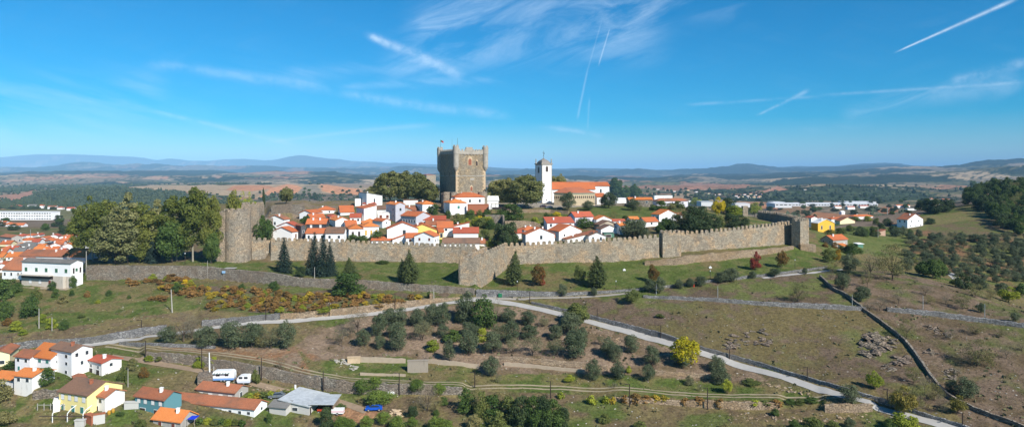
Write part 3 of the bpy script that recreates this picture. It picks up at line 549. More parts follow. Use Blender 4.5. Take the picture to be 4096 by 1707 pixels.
# left round tower
D0 = D_at(945, 1050)+4.5; cx, cy, _ = W(950, 1050, D0); zt = -(842-HZ)/F*D0; zb = Hh(cx, cy-5)-3
t = empty('round_tower', (cx, cy, zb)); tag(t, 'massive round stone tower at the left end of the battlements', 'castle tower')
R0 = 51/F*D0
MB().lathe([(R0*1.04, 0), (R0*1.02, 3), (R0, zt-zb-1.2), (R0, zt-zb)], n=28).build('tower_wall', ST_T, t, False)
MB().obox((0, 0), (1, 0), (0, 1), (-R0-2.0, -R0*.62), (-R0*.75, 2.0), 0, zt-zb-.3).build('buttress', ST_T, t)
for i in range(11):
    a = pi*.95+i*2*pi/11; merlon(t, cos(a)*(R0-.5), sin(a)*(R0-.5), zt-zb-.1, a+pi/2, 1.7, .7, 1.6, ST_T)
# block behind it
D1 = D0+9; x0 = (965-2048)/F*D1; x1 = (1036-2048)/F*D1
t = empty('square_turret', (x0, D1, 0)); tag(t, 'crenellated square stone turret standing just behind the round tower', 'castle tower')
z1 = -(820-HZ)/F*D1; MB().box(0, x1-x0, 0, 6, Hh(x0, D1)-3, z1).build('tower_wall', ST_T, t); crenellate(t, [(0,0),(x1-x0,0),(x1-x0,6),(0,6)], z1, 1.7, .9, .95, ST_T)
D1 = D0+26; x0 = (1034-2048)/F*D1; x1 = (1086-2048)/F*D1
o = MB().box(x0, x1, D1, D1+2, Hh(x0, D1)-3, -(872-HZ)/F*D1).build('inner_wall', ST_T); tag(o, 'plain stone wall joining the square turret, above the dark green bush', 'castle wall')
# bastion
Dn = D_at(1908, 1142); nx_, ny_ = (1908-2048)/F*Dn, Dn
Dr = D_at(2017, 1082); rx, ry = (2017-2048)/F*Dr, Dr
dx, dy = rx-nx_, ry-ny_; Lr = math.hypot(dx, dy); dx /= Lr; dy /= Lr
def solve_left(cx, cy, lx, ly, pxl):       # length a with ((cx+lx a)/(cy+ly a))*F+2048 = pxl
    k = (pxl-2048)/F; return (k*cy-cx)/(lx-k*ly)
lx, ly = -dy, dx
if lx > 0: lx, ly = -lx, -ly
lx, ly = -.985, .17; La = solve_left(nx_, ny_, lx, ly, 1838)
ztl = -(1036-HZ)/F*Dn; ztr = -(985-HZ)/F*Dr
e = empty('bastion', (nx_, ny_, 0)); tag(e, 'projecting stone bastion with a sharp corner at the middle of the wall', 'bastion')
zb = Hh(nx_, ny_)-4
Lr2 = Lr+3
A = [(0, 0), (dx*Lr2, dy*Lr2), (lx*La+dx*Lr*.9, ly*La+dy*Lr*.9+3), (lx*La, ly*La)]
mb = MB(); k = 24; ti = np.linspace(0, 1, k); ribbon_wall(mb, nx_*0+dx*Lr2*ti, dy*Lr2*ti, np.full(k, zb), ztl+(ztr-ztl)*ti, 1.0, .04, 3)
k = 8; ti = np.linspace(1, 0, k); ribbon_wall(mb, lx*La*ti+.02, ly*La*ti-.02, np.full(k, zb), np.full(k, ztl+.0), 1.0, .04, 4)
k = 24; ti = np.linspace(0, 1, k); ribbon_wall(mb, lx*La+(A[2][0]-lx*La)*ti+.5, ly*La+(A[2][1]-ly*La)*ti, np.full(k, zb), ztl+(ztr-ztl)*ti-.3, .9, .04, 5)
mb.add([(x*.97, y*.97+.3, ztl-1.8+(1.8*(i in (1, 2)))) for i, (x, y) in enumerate(A)], [(0, 1, 2, 3)])
o = mb.build('wall_face', ST_W, e); fix_normals(o)
n = 12
for i in range(n):
    u = (i+.5)/n; merlon(e, dx*Lr2*u-.35, dy*Lr2*u+.2, ztl+(ztr-ztl)*u-.1, math.atan2(dy, dx), 1.1, 1.25, 1.1)
for i in range(4):
    u = (i+.5)/4; merlon(e, lx*La*u, ly*La*u+.4, ztl-.1, math.atan2(-ly, -lx), .95, 1.0, 1.1)
# inner dark parapet of the bastion (left of it, on the wall)
def rot_box_tower(name, label, cat, pl, pc, pr, pyb, pyt, phi, mat, cren=True, extra=3, pitch=1.9):
    D = D_at(pc, pyb); cx, cy, _ = W(pc, pyb, D); ph = radians(phi); r = (cos(ph), sin(ph)); l = (-sin(ph), cos(ph))
    b = max(solve_left(cx, cy, r[0], r[1], pr), 1.0); a = max(solve_left(cx, cy, l[0], l[1], pl), 1.0)
    zt = -(pyt-HZ)/F*D; zb = -(pyb-HZ)/F*D-extra; e = empty(name, (cx, cy, zb)); tag(e, label, cat)
    poly = [(0, 0), (r[0]*b, r[1]*b), (r[0]*b+l[0]*a, r[1]*b+l[1]*a), (l[0]*a, l[1]*a)]
    MB().prism(poly, 0, zt-zb).build('tower_wall', mat, e)
    if cren: crenellate(e, poly, zt-zb, pitch, pitch*.52, 1.0, mat)
    return e, (cx, cy, zb), r, l, a, b, zt
rot_box_tower('wall_buttress', 'square stone buttress breaking the battlements, its left side in deep shadow', 'castle tower', 2636, 2651, 2725, 1030, 933, 12, ST_W)
rot_box_tower('corner_tower', 'square crenellated tower at the right end of the battlements', 'castle tower', 3166, 3201, 3236, 996, 885, 42, ST_W, True, 3, 1.6)
Dp = D_at(3205, 1000); x0 = (3201-2048)/F*Dp; x1 = (3262-2048)/F*Dp
o = MB().box(x0, x1, Dp-.4, Dp+3, Hh(x0, Dp)-2, -(978-HZ)/F*Dp).build('wall_stub', ST_B); tag(o, 'low ruined stone stub at the foot of the square corner tower', 'ruined wall')
# back walls
def free_wall(name, pts, th, mat, label, cat, mer=False, hextra=6.0):
    P = [((p[0]-2048)/F*p[2], p[2], -(p[1]-HZ)/F*p[2]) for p in pts]; a = np.array(P); s = np.r_[0, np.cumsum(np.hypot(np.diff(a[:, 0]), np.diff(a[:, 1])))]
    q = np.arange(0, s[-1], 1.5); X = np.interp(q, s, a[:, 0]); Y = np.interp(q, s, a[:, 1]); z = np.interp(q, s, a[:, 2])
    mb = MB(); ribbon_wall(mb, X, Y, np.minimum(z-2, np.array([Hh(x, y) for x, y in zip(X, Y)])-1), z, th, .1, 5)
    if mer:
        e = empty(name); tag(e, label, cat); o = mb.build('wall_face', mat, e); fix_normals(o); merlons_along(e, X, Y, z, 2.3, 1.2, 1.15, mat)
    else: o = mb.build(name, mat); fix_normals(o); tag(o, label, cat)
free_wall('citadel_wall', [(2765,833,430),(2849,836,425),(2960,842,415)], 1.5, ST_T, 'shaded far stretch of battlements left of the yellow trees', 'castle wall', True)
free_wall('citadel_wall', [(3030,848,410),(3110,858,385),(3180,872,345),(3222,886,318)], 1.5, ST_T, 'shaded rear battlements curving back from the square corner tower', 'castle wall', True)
o = MB().box((2972-2048)/F*412, (2992-2048)/F*412, 412, 415, -32, -(824-HZ)/F*412).build('wall_pier', ST_T); tag(o, 'tall narrow stone pier in the far battlements between two yellow trees', 'castle tower')
free_wall('inner_wall', [(1205,812,400),(1320,806,425),(1440,806,430)], 1.2, ST_D, 'long low rubble wall on the skyline left of the white houses', 'ruined wall')
free_wall('garden_wall', [(1940,860,330),(2010,858,330),(2012,885,318)], .8, ST_D, 'stone wall under the cafe terrace beside the big round bush', 'stone wall')
free_wall('inner_wall', [(2020,884,318),(2060,882,318),(2120,884,318),(2165,898,316)], 1.0, ST_B, 'tan stone wall with small openings above the white gable house', 'stone wall')
free_wall('garden_wall', [(2000,836,362),(2100,838,362),(2200,838,362),(2280,845,355)], .6, ST_B, 'long low wall along the parked cars above the dry lawn', 'stone wall')
free_wall('garden_wall', [(2440,813,395),(2500,812,395),(2515,820,390)], .8, ST_D, 'stone wall at the top of the green lawn under the white wall', 'stone wall')
ORD = ['first','second','third','fourth','fifth','sixth','seventh','eighth','ninth','tenth','eleventh','twelfth']
def nth(i): 
    if i < 12: return ORD[i]
    n = i+1; return '%d%s' % (n, 'th' if 10 <= n % 100 <= 20 else {1: 'st', 2: 'nd', 3: 'rd'}.get(n % 10, 'th'))
# ------------------------------------------------------------------ houses
def window(parent, o, ax, nrm, u, z, w, h, kind='g', door=False):
    # ax: unit direction along the facade, nrm: outward normal, u: centre along it
    gl = {'g': GLASS, 'G': GSH, 'Y': YSH, 'B': BRN, 'W': FRAME, 'D': DKDOOR, 'T': plain('teal_shutter', (.05, .20, .16))}[kind]
    m = MB(); ox, oy = o
    m.obox((ox, oy), ax, nrm, (u-w/2-.1, u+w/2+.1), (-.05, .05), z-.1, z+h+.1, 0)
    f = m.build('door' if door else 'window', FRAME if kind != 'W' else plain('frame_dark', (.3, .3, .3)), parent)
    MB().obox((ox, oy), ax, nrm, (u-w/2, u+w/2), (.03, .09), z, z+h).build('door_leaf' if door else 'pane', gl, f)
    return f
def slab(name, poly3, th, mat, parent):
    # poly3: list of roof planes (each a list of 3d points); extruded down by th
    mb = MB()
    for P in poly3:
        n = len(P); mb.add([p for p in P]+[(p[0], p[1], p[2]-th) for p in P], [tuple(range(n)), tuple(range(n, 2*n))[::-1]]+[(i, n+i, n+(i+1) % n, (i+1) % n) for i in range(n)])
    o = mb.build(name, mat, parent); fix_normals(o); return o
def house(L, Cc, R, pb, pe, phi, kind, wall, roof, label, win='', chim=0, D=None, s=.40, depth=None, ov=.35, name='house', cat='house', group=None, maxl=None, base=None, wk='g', lshade=None):
    if D is None: D = D_at(Cc, pb)
    cx, cy, cz = W(Cc, pb, D); ph = radians(phi); r = (cos(ph), sin(ph)); l = (-sin(ph), cos(ph))
    b = solve_left(cx, cy, r[0], r[1], R) if R > Cc else 6.0
    a = solve_left(cx, cy, l[0], l[1], L) if L < Cc else 6.0
    b = b if 0 < b < 60 else 8.0; a = a if 0 < a < 60 else 8.0
    if phi < 45: a = min(max(a, depth or 5.5), maxl or (depth or 11.0))
    else: b = min(max(b, depth or 5.0), maxl or (depth or 11.0))
    h = (pb-pe)/F*D; down = 4.0; z0 = cz-down; H = h+down
    e = empty(name, (cx, cy, z0)); tag(e, label, cat, group)
    P = lambda u, v, z: (r[0]*u+l[0]*v, r[1]*u+l[1]*v, z)
    t = .28; o_ = ov
    vs = [P(0,0,0), P(b,0,0), P(b,a,0), P(0,a,0), P(0,0,H), P(b,0,H), P(b,a,H), P(0,a,H)]
    fs = [(0,1,5,4), (1,2,6,5), (2,3,7,6), (3,0,4,7), (4,5,6,7)]
    k = H+.02
    if kind == 'L':
        rise = s*b/2; vs += [P(b/2,0,H+rise), P(b/2,a,H+rise)]; fs += [(4,5,8), (7,6,9)]
        A = lambda u, v: P(u, v, k+t+s*(b/2-abs(u-b/2)))
        rp = [[A(-o_,-o_), A(b/2,-o_), A(b/2,a+o_), A(-o_,a+o_)], [A(b/2,-o_), A(b+o_,-o_), A(b+o_,a+o_), A(b/2,a+o_)]]
        ctop = lambda u, v: H+s*(b/2-abs(u-b/2))
    elif kind == 'R':
        rise = s*a/2; vs += [P(0,a/2,H+rise), P(b,a/2,H+rise)]; fs += [(4,7,8), (5,6,9)]
        A = lambda u, v: P(u, v, k+t+s*(a/2-abs(v-a/2)))
        rp = [[A(-o_,-o_), A(b+o_,-o_), A(b+o_,a/2), A(-o_,a/2)], [A(-o_,a/2), A(b+o_,a/2), A(b+o_,a+o_), A(-o_,a+o_)]]
        ctop = lambda u, v: H+s*(a/2-abs(v-a/2))
    elif kind == 'H':
        m_ = min(a, b)/2+o_; zt = k+t+s*m_
        c4 = [P(-o_,-o_,k+t), P(b+o_,-o_,k+t), P(b+o_,a+o_,k+t), P(-o_,a+o_,k+t)]
        if b >= a: q1, q2 = P(-o_+m_, a/2, zt), P(b+o_-m_, a/2, zt); rp = [[c4[0],c4[1],q2,q1], [c4[2],c4[3],q1,q2], [c4[3],c4[0],q1], [c4[1],c4[2],q2]]
        else: q1, q2 = P(b/2, -o_+m_, zt), P(b/2, a+o_-m_, zt); rp = [[c4[0],c4[1],q1], [c4[1],c4[2],q2,q1], [c4[2],c4[3],q2], [c4[3],c4[0],q1,q2]]
        ctop = lambda u, v: H+s*min(a, b)*.3
    elif kind == 'S':      # rises along u
        vs[5] = P(b,0,H+s*b*.7); vs[6] = P(b,a,H+s*b*.7); A = lambda u, v: P(u, v, k+t+s*.7*u)
        rp = [[A(-o_,-o_), A(b+o_,-o_), A(b+o_,a+o_), A(-o_,a+o_)]]; ctop = lambda u, v: H+s*.7*u
    elif kind == 'Q':      # rises along v
        vs[6] = P(b,a,H+s*a*.7); vs[7] = P(0,a,H+s*a*.7); A = lambda u, v: P(u, v, k+t+s*.7*v)
        rp = [[A(-o_,-o_), A(b+o_,-o_), A(b+o_,a+o_), A(-o_,a+o_)]]; ctop = lambda u, v: H+s*.7*v
    elif kind == 'P':      # falls along u to the right
        vs[4] = P(0,0,H+s*b*.7); vs[7] = P(0,a,H+s*b*.7); A = lambda u, v: P(u, v, k+t+s*.7*(b-u))
        rp = [[A(-o_,-o_), A(b+o_,-o_), A(b+o_,a+o_), A(-o_,a+o_)]]; ctop = lambda u, v: H+s*.7*(b-u)
    else:
        rp = [[P(-.1,-.1,k+t), P(b+.1,-.1,k+t), P(b+.1,a+.1,k+t), P(-.1,a+.1,k+t)]]; ctop = lambda u, v: H
    w = mesh_obj('wall', vs, fs, wall, e); fix_normals(w)
    rf = slab('roof', rp, t-.06, roof, e)
    for c in range(chim):
        u = b*(.3+.35*c) if kind != 'L' else b*(.68 if c else .35); v = a*(.5 if kind != 'R' else .35)
        if kind == 'L': v = a*(.3+.4*c)
        z = ctop(u, v); q = P(u, v, 0)
        MB().box(q[0]-.3, q[0]+.3, q[1]-.28, q[1]+.28, z-.2, z+1.15).box(q[0]-.38, q[0]+.38, q[1]-.36, q[1]+.36, z+1.17, z+1.28).build('chimney', WHITE if roof is not RN else BRICK, rf)
    tops = [float(q.split('@')[1].split('/')[0])+float(re.sub('[A-Za-z]', '', q.split('x')[1])) for q in win.split()]
    kw = min(1.0, (h-.30)/max(tops)) if tops else 1
    for item in win.split():
        # R3@1.2/1.1x1.3k : face, count, sill height above the visible base, size, kind
        face = item[0]; cnt, rest = item[1:].split('@'); zz, rest = rest.split('/'); kk = 'g'
        if rest[-1].isalpha(): kk = rest[-1]; rest = rest[:-1]
        ww, hh = map(float, rest.split('x')); cnt = int(cnt); zz = float(zz)*kw; ww *= (.5+.5*kw)*.85; hh *= kw*.9; zsill = z0+down+zz-z0
        ln = b if face == 'R' else a; ax = r if face == 'R' else l; nr = (r[1], -r[0]) if face == 'R' else (-r[0], -r[1])
        for i in range(cnt):
            u = ln*(i+.5)/cnt+random.uniform(-.06, .06)*ln/cnt
            if ww < ln/cnt*1.05 or cnt == 1: window(e, (0, 0), ax, nr, u, zsill, min(ww, ln*.8), hh, kk, zz < .15)
    if base:
        mt, hh = base; MB().obox((0, 0), r, l, (-.04, b+.04), (-.04, a+.04), 0, down+hh).build('plinth', mt, e)
    return e, (cx, cy, z0+down), r, l, a, b, h
H = house
# --- village inside the walls, left part
H(1064,1136,1142,925,878,78,'R',WHITE,RW,'white house with patched broken orange roof nearest the round tower', 'L1@3.0/1.0x1.5 L1@.4/.9x1.3',1)
H(1108,1186,1190,948,907,78,'R',WHITE,RR,'white gabled house wedged behind the leftmost white gable by the battlements')
H(1087,1168,1195,965,928,76,'R',WHITE,RO,'leftmost white gable directly behind the battlements beside the dark bush','R1@1.0/1.2x2.2B')
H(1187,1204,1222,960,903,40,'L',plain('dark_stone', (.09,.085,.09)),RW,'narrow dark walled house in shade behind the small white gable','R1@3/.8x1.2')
H(1222,1225,1303,934,896,5,'R',DARKW,RO,'dark slate fronted upper storey house with two white shutters','R2@2.9/1.1x1.5W',2,None,.5)
H(1221,1223,1302,970,934,5,'Q',WHITE,RO,'low white front with red lean-to roof behind the pair of tall spruces','R3@1.6/1.0x1.6',0,None,.5,4.5)
H(1300,1302,1375,972,933,4,'R',WHITE,RN,'white house with old brown tiled roof just right of the tall spruces','R2@2.0/1.1x1.3',0,None,.55)
H(1312,1342,1398,910,882,30,'L',WHITE,RB,'white gable with bright orange roof behind the old brown roof','',1)
H(1198,1245,1290,876,853,74,'R',WHITE,RO,'white gable at the foot of the rubble hill, left end of the village')
H(1262,1266,1335,856,841,8,'H',WHITE,RO,'white house with hipped orange roof on the upper left of the village','R2@1/1.0x1.2',1)
H(1342,1362,1416,862,849,20,'R',WHITE,RO,'long plain orange roof left of the tall lavender walled house','',0,None,.55)
H(1297,1320,1356,885,869,25,'H',WHITE,RR,'small pyramidal reddish roof among the left houses')
H(1225,1242,1300,892,873,30,'R',GREYP,RO,'dull orange roof with grey wall behind the dark slate house','',1)
H(1396,1400,1443,897,870,10,'R',WHITE,RR,'small white house with two windows below the lavender walled house','R2@1.6/1.1x1.2')
H(1416,1456,1506,892,834,32,'S',WHITE,RO,'tall house with shaded lavender side, three windows and blank white front','L3@4.6/.9x1.4',0,None,.3)
H(1427,1467,1529,826,784,35,'P',WHITE,RG,'tall bare white building on the skyline at the top left of the village','R1@2/1.0x2.6',1,None,.25)
H(1416,1420,1443,824,795,10,'F',WHITE,RG,'small flat white block left of the tall bare white building')
H(1440,1450,1505,826,816,10,'H',WHITE,RR,'red hipped roof just below the tall bare white building')
H(1505,1508,1546,855,838,10,'R',OLDWH,RN,'old brown roofed stone house right of the blank white front')
H(1505,1510,1565,884,851,8,'F',OLDWH,OLDWH,'crumbling cream ruin with a bricked up orange window','R2@1.5/1.4x1.6B')
H(1541,1582,1620,888,819,35,'L',plaster('plaster_shaded', (.44,.44,.48), .3),RB,'tall grey shaded house with orange roof in the middle of the village','L2@5.5/.8x1.3 L2@2.5/.8x1.3 R1@5.4/1.3x1.6',1)  # shade of the left wall is put into the plaster colour
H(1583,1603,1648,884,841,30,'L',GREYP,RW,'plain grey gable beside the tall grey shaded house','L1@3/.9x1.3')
H(1606,1615,1690,846,841,8,'R',WHITE,RW,'long weathered reddish roof in the middle of the upper village','',1,None,.5)
H(1610,1614,1672,820,802,10,'F',OLDWH,RN,'worn white wall with dark roof edge under the row of round trees')
H(1654,1690,1742,850,818,28,'H',WHITE,RB,'white house with bright orange hipped roof under the round trees','L1@2/.8x1.2',1)
H(1603,1664,1722,906,866,52,'L',plaster('plaster_shaded', (.44,.44,.48), .3),RO,'long house with row of windows on its shaded bluish side','L6@1.9/.8x1.4')  # bluish grey wall colour carries the shade of the windowed side
H(1674,1679,1782,900,880,5,'R',WHITE,RR,'long low red roof with white wall in the middle of the village','R3@.9/.8x.8',1)
H(1436,1452,1522,902,894,20,'H',WHITE,RB,'ochre hipped roof behind the house with yellow windows')
H(1428,1453,1515,954,908,20,'H',WHITE,RB,'white house with three yellow framed windows and doors','R3@1.4/.9x2.4Y')
H(1378,1397,1452,960,917,20,'H',WHITE,RB,'house with hipped ochre roof over an open porch with wooden doors','R2@1.6/1.2x2.2D')
H(1374,1385,1428,918,905,20,'R',WHITE,RO,'small orange roof tucked behind the house with the open porch')
H(1490,1530,1546,912,885,52,'L',WHITE,RO,'white gable with orange roof behind the dark garden tree','R1@2/.7x1')
H(1533,1549,1672,968,916,12,'L',WHITE,RO,'broad white gable with one barred window above the battlements','R1@3.3/1.5x2.2')
H(1626,1631,1748,962,921,10,'L',YELL,RO,'bright yellow gabled house in the middle of the village','R1@.6/1.0x1.4',1)
H(1752,1756,1774,957,929,10,'Q',YELL,RO,'small yellow glazed bay at the right end of the yellow house','R1@1.0/1.3x2.4',0,None,.5,3)
H(1483,1486,1566,972,962,2,'Q',WHITE,RO,'narrow strip of orange roof just above the battlements left of centre','',0,None,.5,3)
H(1566,1570,1622,975,959,14,'S',WHITE,RO,'sloping orange lean-to roof rising towards the yellow house','',0,None,.5,4)
H(1657,1735,1757,988,946,78,'R',WHITE,RO,'white gabled house in front of the yellow house','R2@2/.8x1.2 L2@2.6/.9x1.2B')
H(1618,1624,1690,980,951,6,'Q',WHITE,RO,'low white wing with small red shuttered windows in front of the yellow house','R2@1.6/1.1x1.4B',0,None,.5,4)
H(1745,1750,1812,948,911,8,'R',WHITE,RO,'plain white house right of the yellow house with two tiny windows','R1@3/1.3x1.1')
H(1698,1705,1800,905,899,8,'R',WHITE,RW,'weathered red roof directly behind the yellow house','',1,None,.55)
H(1812,1815,1877,912,905,10,'S',WHITE,RO,'white triangular gable wall with satellite dish below the garden shrubs','',1,None,.3)
H(1811,1814,1913,962,932,3,'R',WHITE,RR,'white house with broad ribbed red roof and tall white chimney','',1,None,.5)
H(1768,1771,1918,988,973,3,'R',OLDWH,RN,'long low old brown roofs directly behind the battlements','',0,None,.5,7)
H(1915,1918,1952,980,973,3,'R',OLDWH,RW,'small pinkish roof at the right end of the old brown roofs','',1,None,.5,6)
H(1771,1799,1866,860,813,22,'H',WHITE,RB,'white cube house with bright orange hipped roof and one green window','R1@3.2/1.4x1.7T L1@3/.8x1.2',1)
H(1783,1821,1938,822,790,18,'H',WHITE,RO,'large white house with hipped roof and four chimneys below the keep','R3@1.6/1.3x1.7 L1@2/1x1.2',2,362)
H(1866,1870,1955,842,819,3,'F',BRICK,BRICK,'terracotta coloured terrace wall below the large white house','',0,356,.4,4,name='terrace_house')
H(1938,1942,1994,815,803,5,'R',WHITE,OLDWH,'white annex with pale roof right of the large white house','',1,374)
H(2094,2103,2218,985,938,14,'L',WHITE,RO,'broad white gable with one shuttered window at right of the dark trees','R1@2.8/1.2x1.7',2)
H(2166,2168,2219,978,950,3,'Q',WHITE,RO,'small porch with red roof and brown door on the broad white gable','R1@.9/1.2x1.8D',0,None,.4,3)
H(2072,2098,2155,935,922,25,'H',WHITE,RO,'orange hipped roof with white chimneys behind the broad white gable','',2)
H(2096,2100,2150,914,908,6,'R',WHITE,RR,'flat red roof below the tan stone wall with openings')
H(2058,2061,2086,955,932,5,'R',OLDWH,RR,'small red roof at the left of the broad white gable')
H(2177,2189,2296,925,892,10,'Q',WHITE,RR,'two storey white house with parapet roof and two chimneys','R4@2.6/1.1x1.7',1,None,.42,7)
H(2272,2300,2373,908,868,25,'R',LAV,RR,'house with big red roof and front covered in ivy','',1,None,.62)
H(2193,2236,2326,965,926,34,'L',OLDWH,RO,'long greyish white gable with two tiny windows behind the battlements','R2@2/.8x1.0')
H(2247,2266,2388,972,958,20,'S',OLDWH,RW,'long sloping roof half orange half brown just behind the battlements','',1,None,.28)
H(2352,2355,2422,972,944,6,'L',WHITE,RN,'small white house with brown porch roof behind the battlements','R2@1.2/.9x1.8',1)
H(2374,2386,2446,905,878,18,'L',WHITE,RB,'white gable with orange roof right of the ivy covered house')
H(2385,2398,2468,922,900,20,'L',plaster('plaster_sand', (.40,.34,.26), .4),RN,'bare sand coloured gable between two white gables')
H(2395,2404,2474,938,917,16,'L',WHITE,RN,'low white gable with brown roof above the green shed')
H(2412,2416,2457,950,934,4,'F',GREENP,plain('shed_roof', (.06,.12,.10)),'small green shed behind the battlements','R1@.2/3.0x1.8D',0,None,.4,4,name='shed',cat='shed')
H(2448,2453,2500,900,885,5,'R',WHITE,RR,'dark red flat roof left of the big olive tree','',0,None,.3,5)
H(2473,2480,2502,938,903,20,'R',OLDWH,RB,'tiny house with bright orange roof against the big olive tree','',1)
H(2516,2522,2556,895,878,10,'R',WHITE,RB,'orange roof with shaded side left of the white house by the thicket')
H(2553,2580,2632,908,887,25,'R',WHITE,RO,'white house with steep orange roof and one small window','R1@1.3/1.2x1.3',0,None,.62)
H(2606,2637,2709,888,859,25,'L',WHITE,RB,'white stained gable with orange roof in front of the thicket','L2@1.6/.9x1.2')
H(2694,2700,2730,876,861,8,'R',OLDWH,RW,'small brown roof right of the white stained gable')
H(2508,2516,2610,824,799,6,'R',ST_D,RB,'long stone house with bright orange roof behind the lawn','R2@1.7/1.2x1.3',1)
H(2611,2628,2752,822,805,12,'H',LAV,RW,'wide house with weathered ochre hipped roof behind the lawn','R3@1/1x1.2',1,None,.42)
H(2612,2618,2690,800,783,4,'F',WHITE,WHITE,'long white flat parapet showing behind the weathered ochre roof')
H(2463,2468,2505,815,794,4,'F',WHITE,WHITE,'low white wall between the church trees and the stone house',name='wall_building')
H(2728,2732,2766,810,803,4,'F',WHITE,WHITE,'small white shed at the left of the yellow green tree')
# cafe canopy
D = 350; cx, cy, cz = W(1966, 838, D); cz = max(cz, Hh(cx, D)); t = empty('cafe_canopy', (cx, cy, cz)); tag(t, 'open cafe canopy on posts under the dark trees right of the white annex', 'canopy')
wd = 84/F*D
for i in range(6):
    for yy in (0, 5): MB().box(i*wd/5-.07, i*wd/5+.07, yy-.07, yy+.07, -1, 2.9).build('post', DKDOOR, t)
MB().box(-.3, wd+.3, -.4, 5.4, 2.92, 3.05).build('canopy_roof', plain('canopy_cloth', (.42, .34, .22)), t)
MB().box(.3, wd-.3, 1, 1.8, .0, 1.1).build('counter', DKDOOR, t)
for i, dxp in enumerate((1957, 1963)):
    x, y, z = at(dxp, 838); t = MB().lathe([(.08, -.3), (.25, .4), (.42, 2.4), (.1, 3.2)], (x, y), 8).build('parasol', plain('parasol_cloth', (.75, .75, .76))); t.location.z = z
    tag(t, ['closed white cafe parasol, left one of the pair', 'closed white cafe parasol, right one of the pair'][i], 'parasol', 'closed cafe parasols')

# --- lower left houses
H(-70,-30,39,1470,1418,22,'L',CREAM,RW,'pale yellow house cut by the left edge below the grey wall','R1@.8/1.2x1.0')
H(60,120,168,1490,1431,72,'L',WHITE,RW,'white house with brown shutters and ruddy roof, leftmost of the terrace of three','L2@4.0/1.1x1.3 L2@.6/1.0x1.6T',0,None,.45)
H(119,203,206,1494,1434,70,'L',WHITE,RB,'middle terrace house with bright orange roof and green shutters','L3@3.9/1.4x1.4T L2@.7/1.0x1.1',0,None,.6,8)
H(204,287,370,1510,1409,64,'L',WHITE,RN,'tall white four storey house with brown roof','L2@6.9/1.3x1.2 L2@4.3/1.1x1.1 L2@1.2/1.1x1.1 R2@7.2/1.0x1.5 R1@4/.9x1.4',1,None,.42,maxl=12)
H(352,407,458,1503,1453,60,'L',OLDWH,RR,'house with flat bright red roof and balcony right of the tall white house','L2@2.6/1.0x1.0 R1@3/1x1.2 L2@.2/1.8x1.9D',1,None,.25)
H(56,128,141,1572,1508,76,'L',OLDWH,RB,'worn white house with small bright orange roof left of the round tree','L2@3.0/1.0x1.0',1,None,.3,6)
H(-30,52,62,1560,1520,74,'L',OLDWH,RB,'low orange roofed house cut by the left edge of the picture','',0,None,.4)
H(268,303,344,1548,1520,40,'L',OLDWH,RW,'small shed with weathered roof above the pale yellow house','R1@.2/1.0x1.7B',0,None,.3,4,name='shed',cat='shed')
H(236,349,352,1662,1582,70,'L',PALEY,RN,'pale yellow house with dark brown roof and white garden arches','L4@3.4/1.1x1.5W L3@.5/1.2x1.7T',1,None,.42,9)
H(349,420,493,1650,1589,68,'L',OLDWH,RW,'white house with bare gable joined to the pale yellow house','L2@3/1.1x1.4 L1@.3/1.4x1.6D',1,None,.42,maxl=13)
H(540,656,700,1668,1600,70,'L',TEAL,RW,'dark teal house with balcony and brown tiled roof','L4@3.6/1.1x1.5W L2@.2/2.2x2.0D',1,None,.5)
H(672,1017,1058,1668,1636,76,'L',WHITE,RW,'very long low white house with tiled roof','L9@.9/1.0x1.0 R1@1.4/.8x1',0,None,.5)
H(787,939,986,1600,1571,74,'L',GREYP,RW,'grey rendered house with patchy roof below the two caravans','L4@.4/1.6x1.5W R1@.2/1.0x2.0',1,None,.42)
H(612,722,770,1722,1687,74,'L',GREYP,RB,'house with very bright orange roof at the bottom edge','L2@.7/1.1x1.3B',1,None,.62,maxl=12)
H(1077,1143,1170,1662,1632,76,'L',plaster('cement_wall', (.48,.47,.44), .3),RG,'small grey annex with rippled roof left of the metal roofed barn','',0,None,.3,5,name='shed',cat='shed')
H(1120,1236,1264,1660,1627,77,'Q',plaster('cement_wall', (.48,.47,.44), .3),CORR,'grey cement barn with corrugated metal roof','R1@1/1x1 L1@1.2/1.8x1.1',0,None,.2,9,name='barn',cat='barn')
# open tractor shelter right of the barn
D = D_at(1300, 1660); cx, cy, cz = W(1240, 1660, D); t = empty('open_shed', (cx, cy, cz)); tag(t, 'open fronted shelter with metal roof at the right of the barn', 'shed')
MB().box(-.2, 5.6, -.3, 7, 2.55, 2.7).build('roof', CORR, t)
for x in (.1, 5.2): MB().box(x-.1, x+.1, 0, .2, -1, 2.5).build('post', DKDOOR, t)
MB().box(.1, 5.3, 6.0, 6.3, -1, 2.5).build('back_wall', BRICK, t); MB().box(5.1, 5.4, .3, 6.2, -1, 2.5).build('side_wall', ST_B, t)
def wheel(parent, x, y, z, r, w, name='wheel'):
    m = MB().tube((x, y-w/2, z), (x, y+w/2, z), r, r, 14); o = m.build(name, TYRE, parent); MB().tube((x, y-w/2-.02, z), (x, y+w/2+.02, z), r*.55, r*.55, 10).build('rim', GMET, o); return o
TRAC = plain('tractor_red', (.45, .05, .02), .4)
t = empty('tractor', (cx+2.6, cy+1.6, cz-.05)); tag(t, 'small red and orange tractor parked under the open shelter', 'tractor')
MB().box(-1.3, .5, -.35, .35, .6, 1.15).box(.2, 1.1, -.5, .5, .7, 1.0).build('body', TRAC, t); MB().box(.5, .9, -.25, .25, 1.05, 1.5).build('seat', TYRE, t)
for x, y, r in ((.7, -.6, .6), (.7, .6, .6), (-.9, -.5, .35), (-.9, .5, .35)): wheel(t, x, y, r, r, .25)
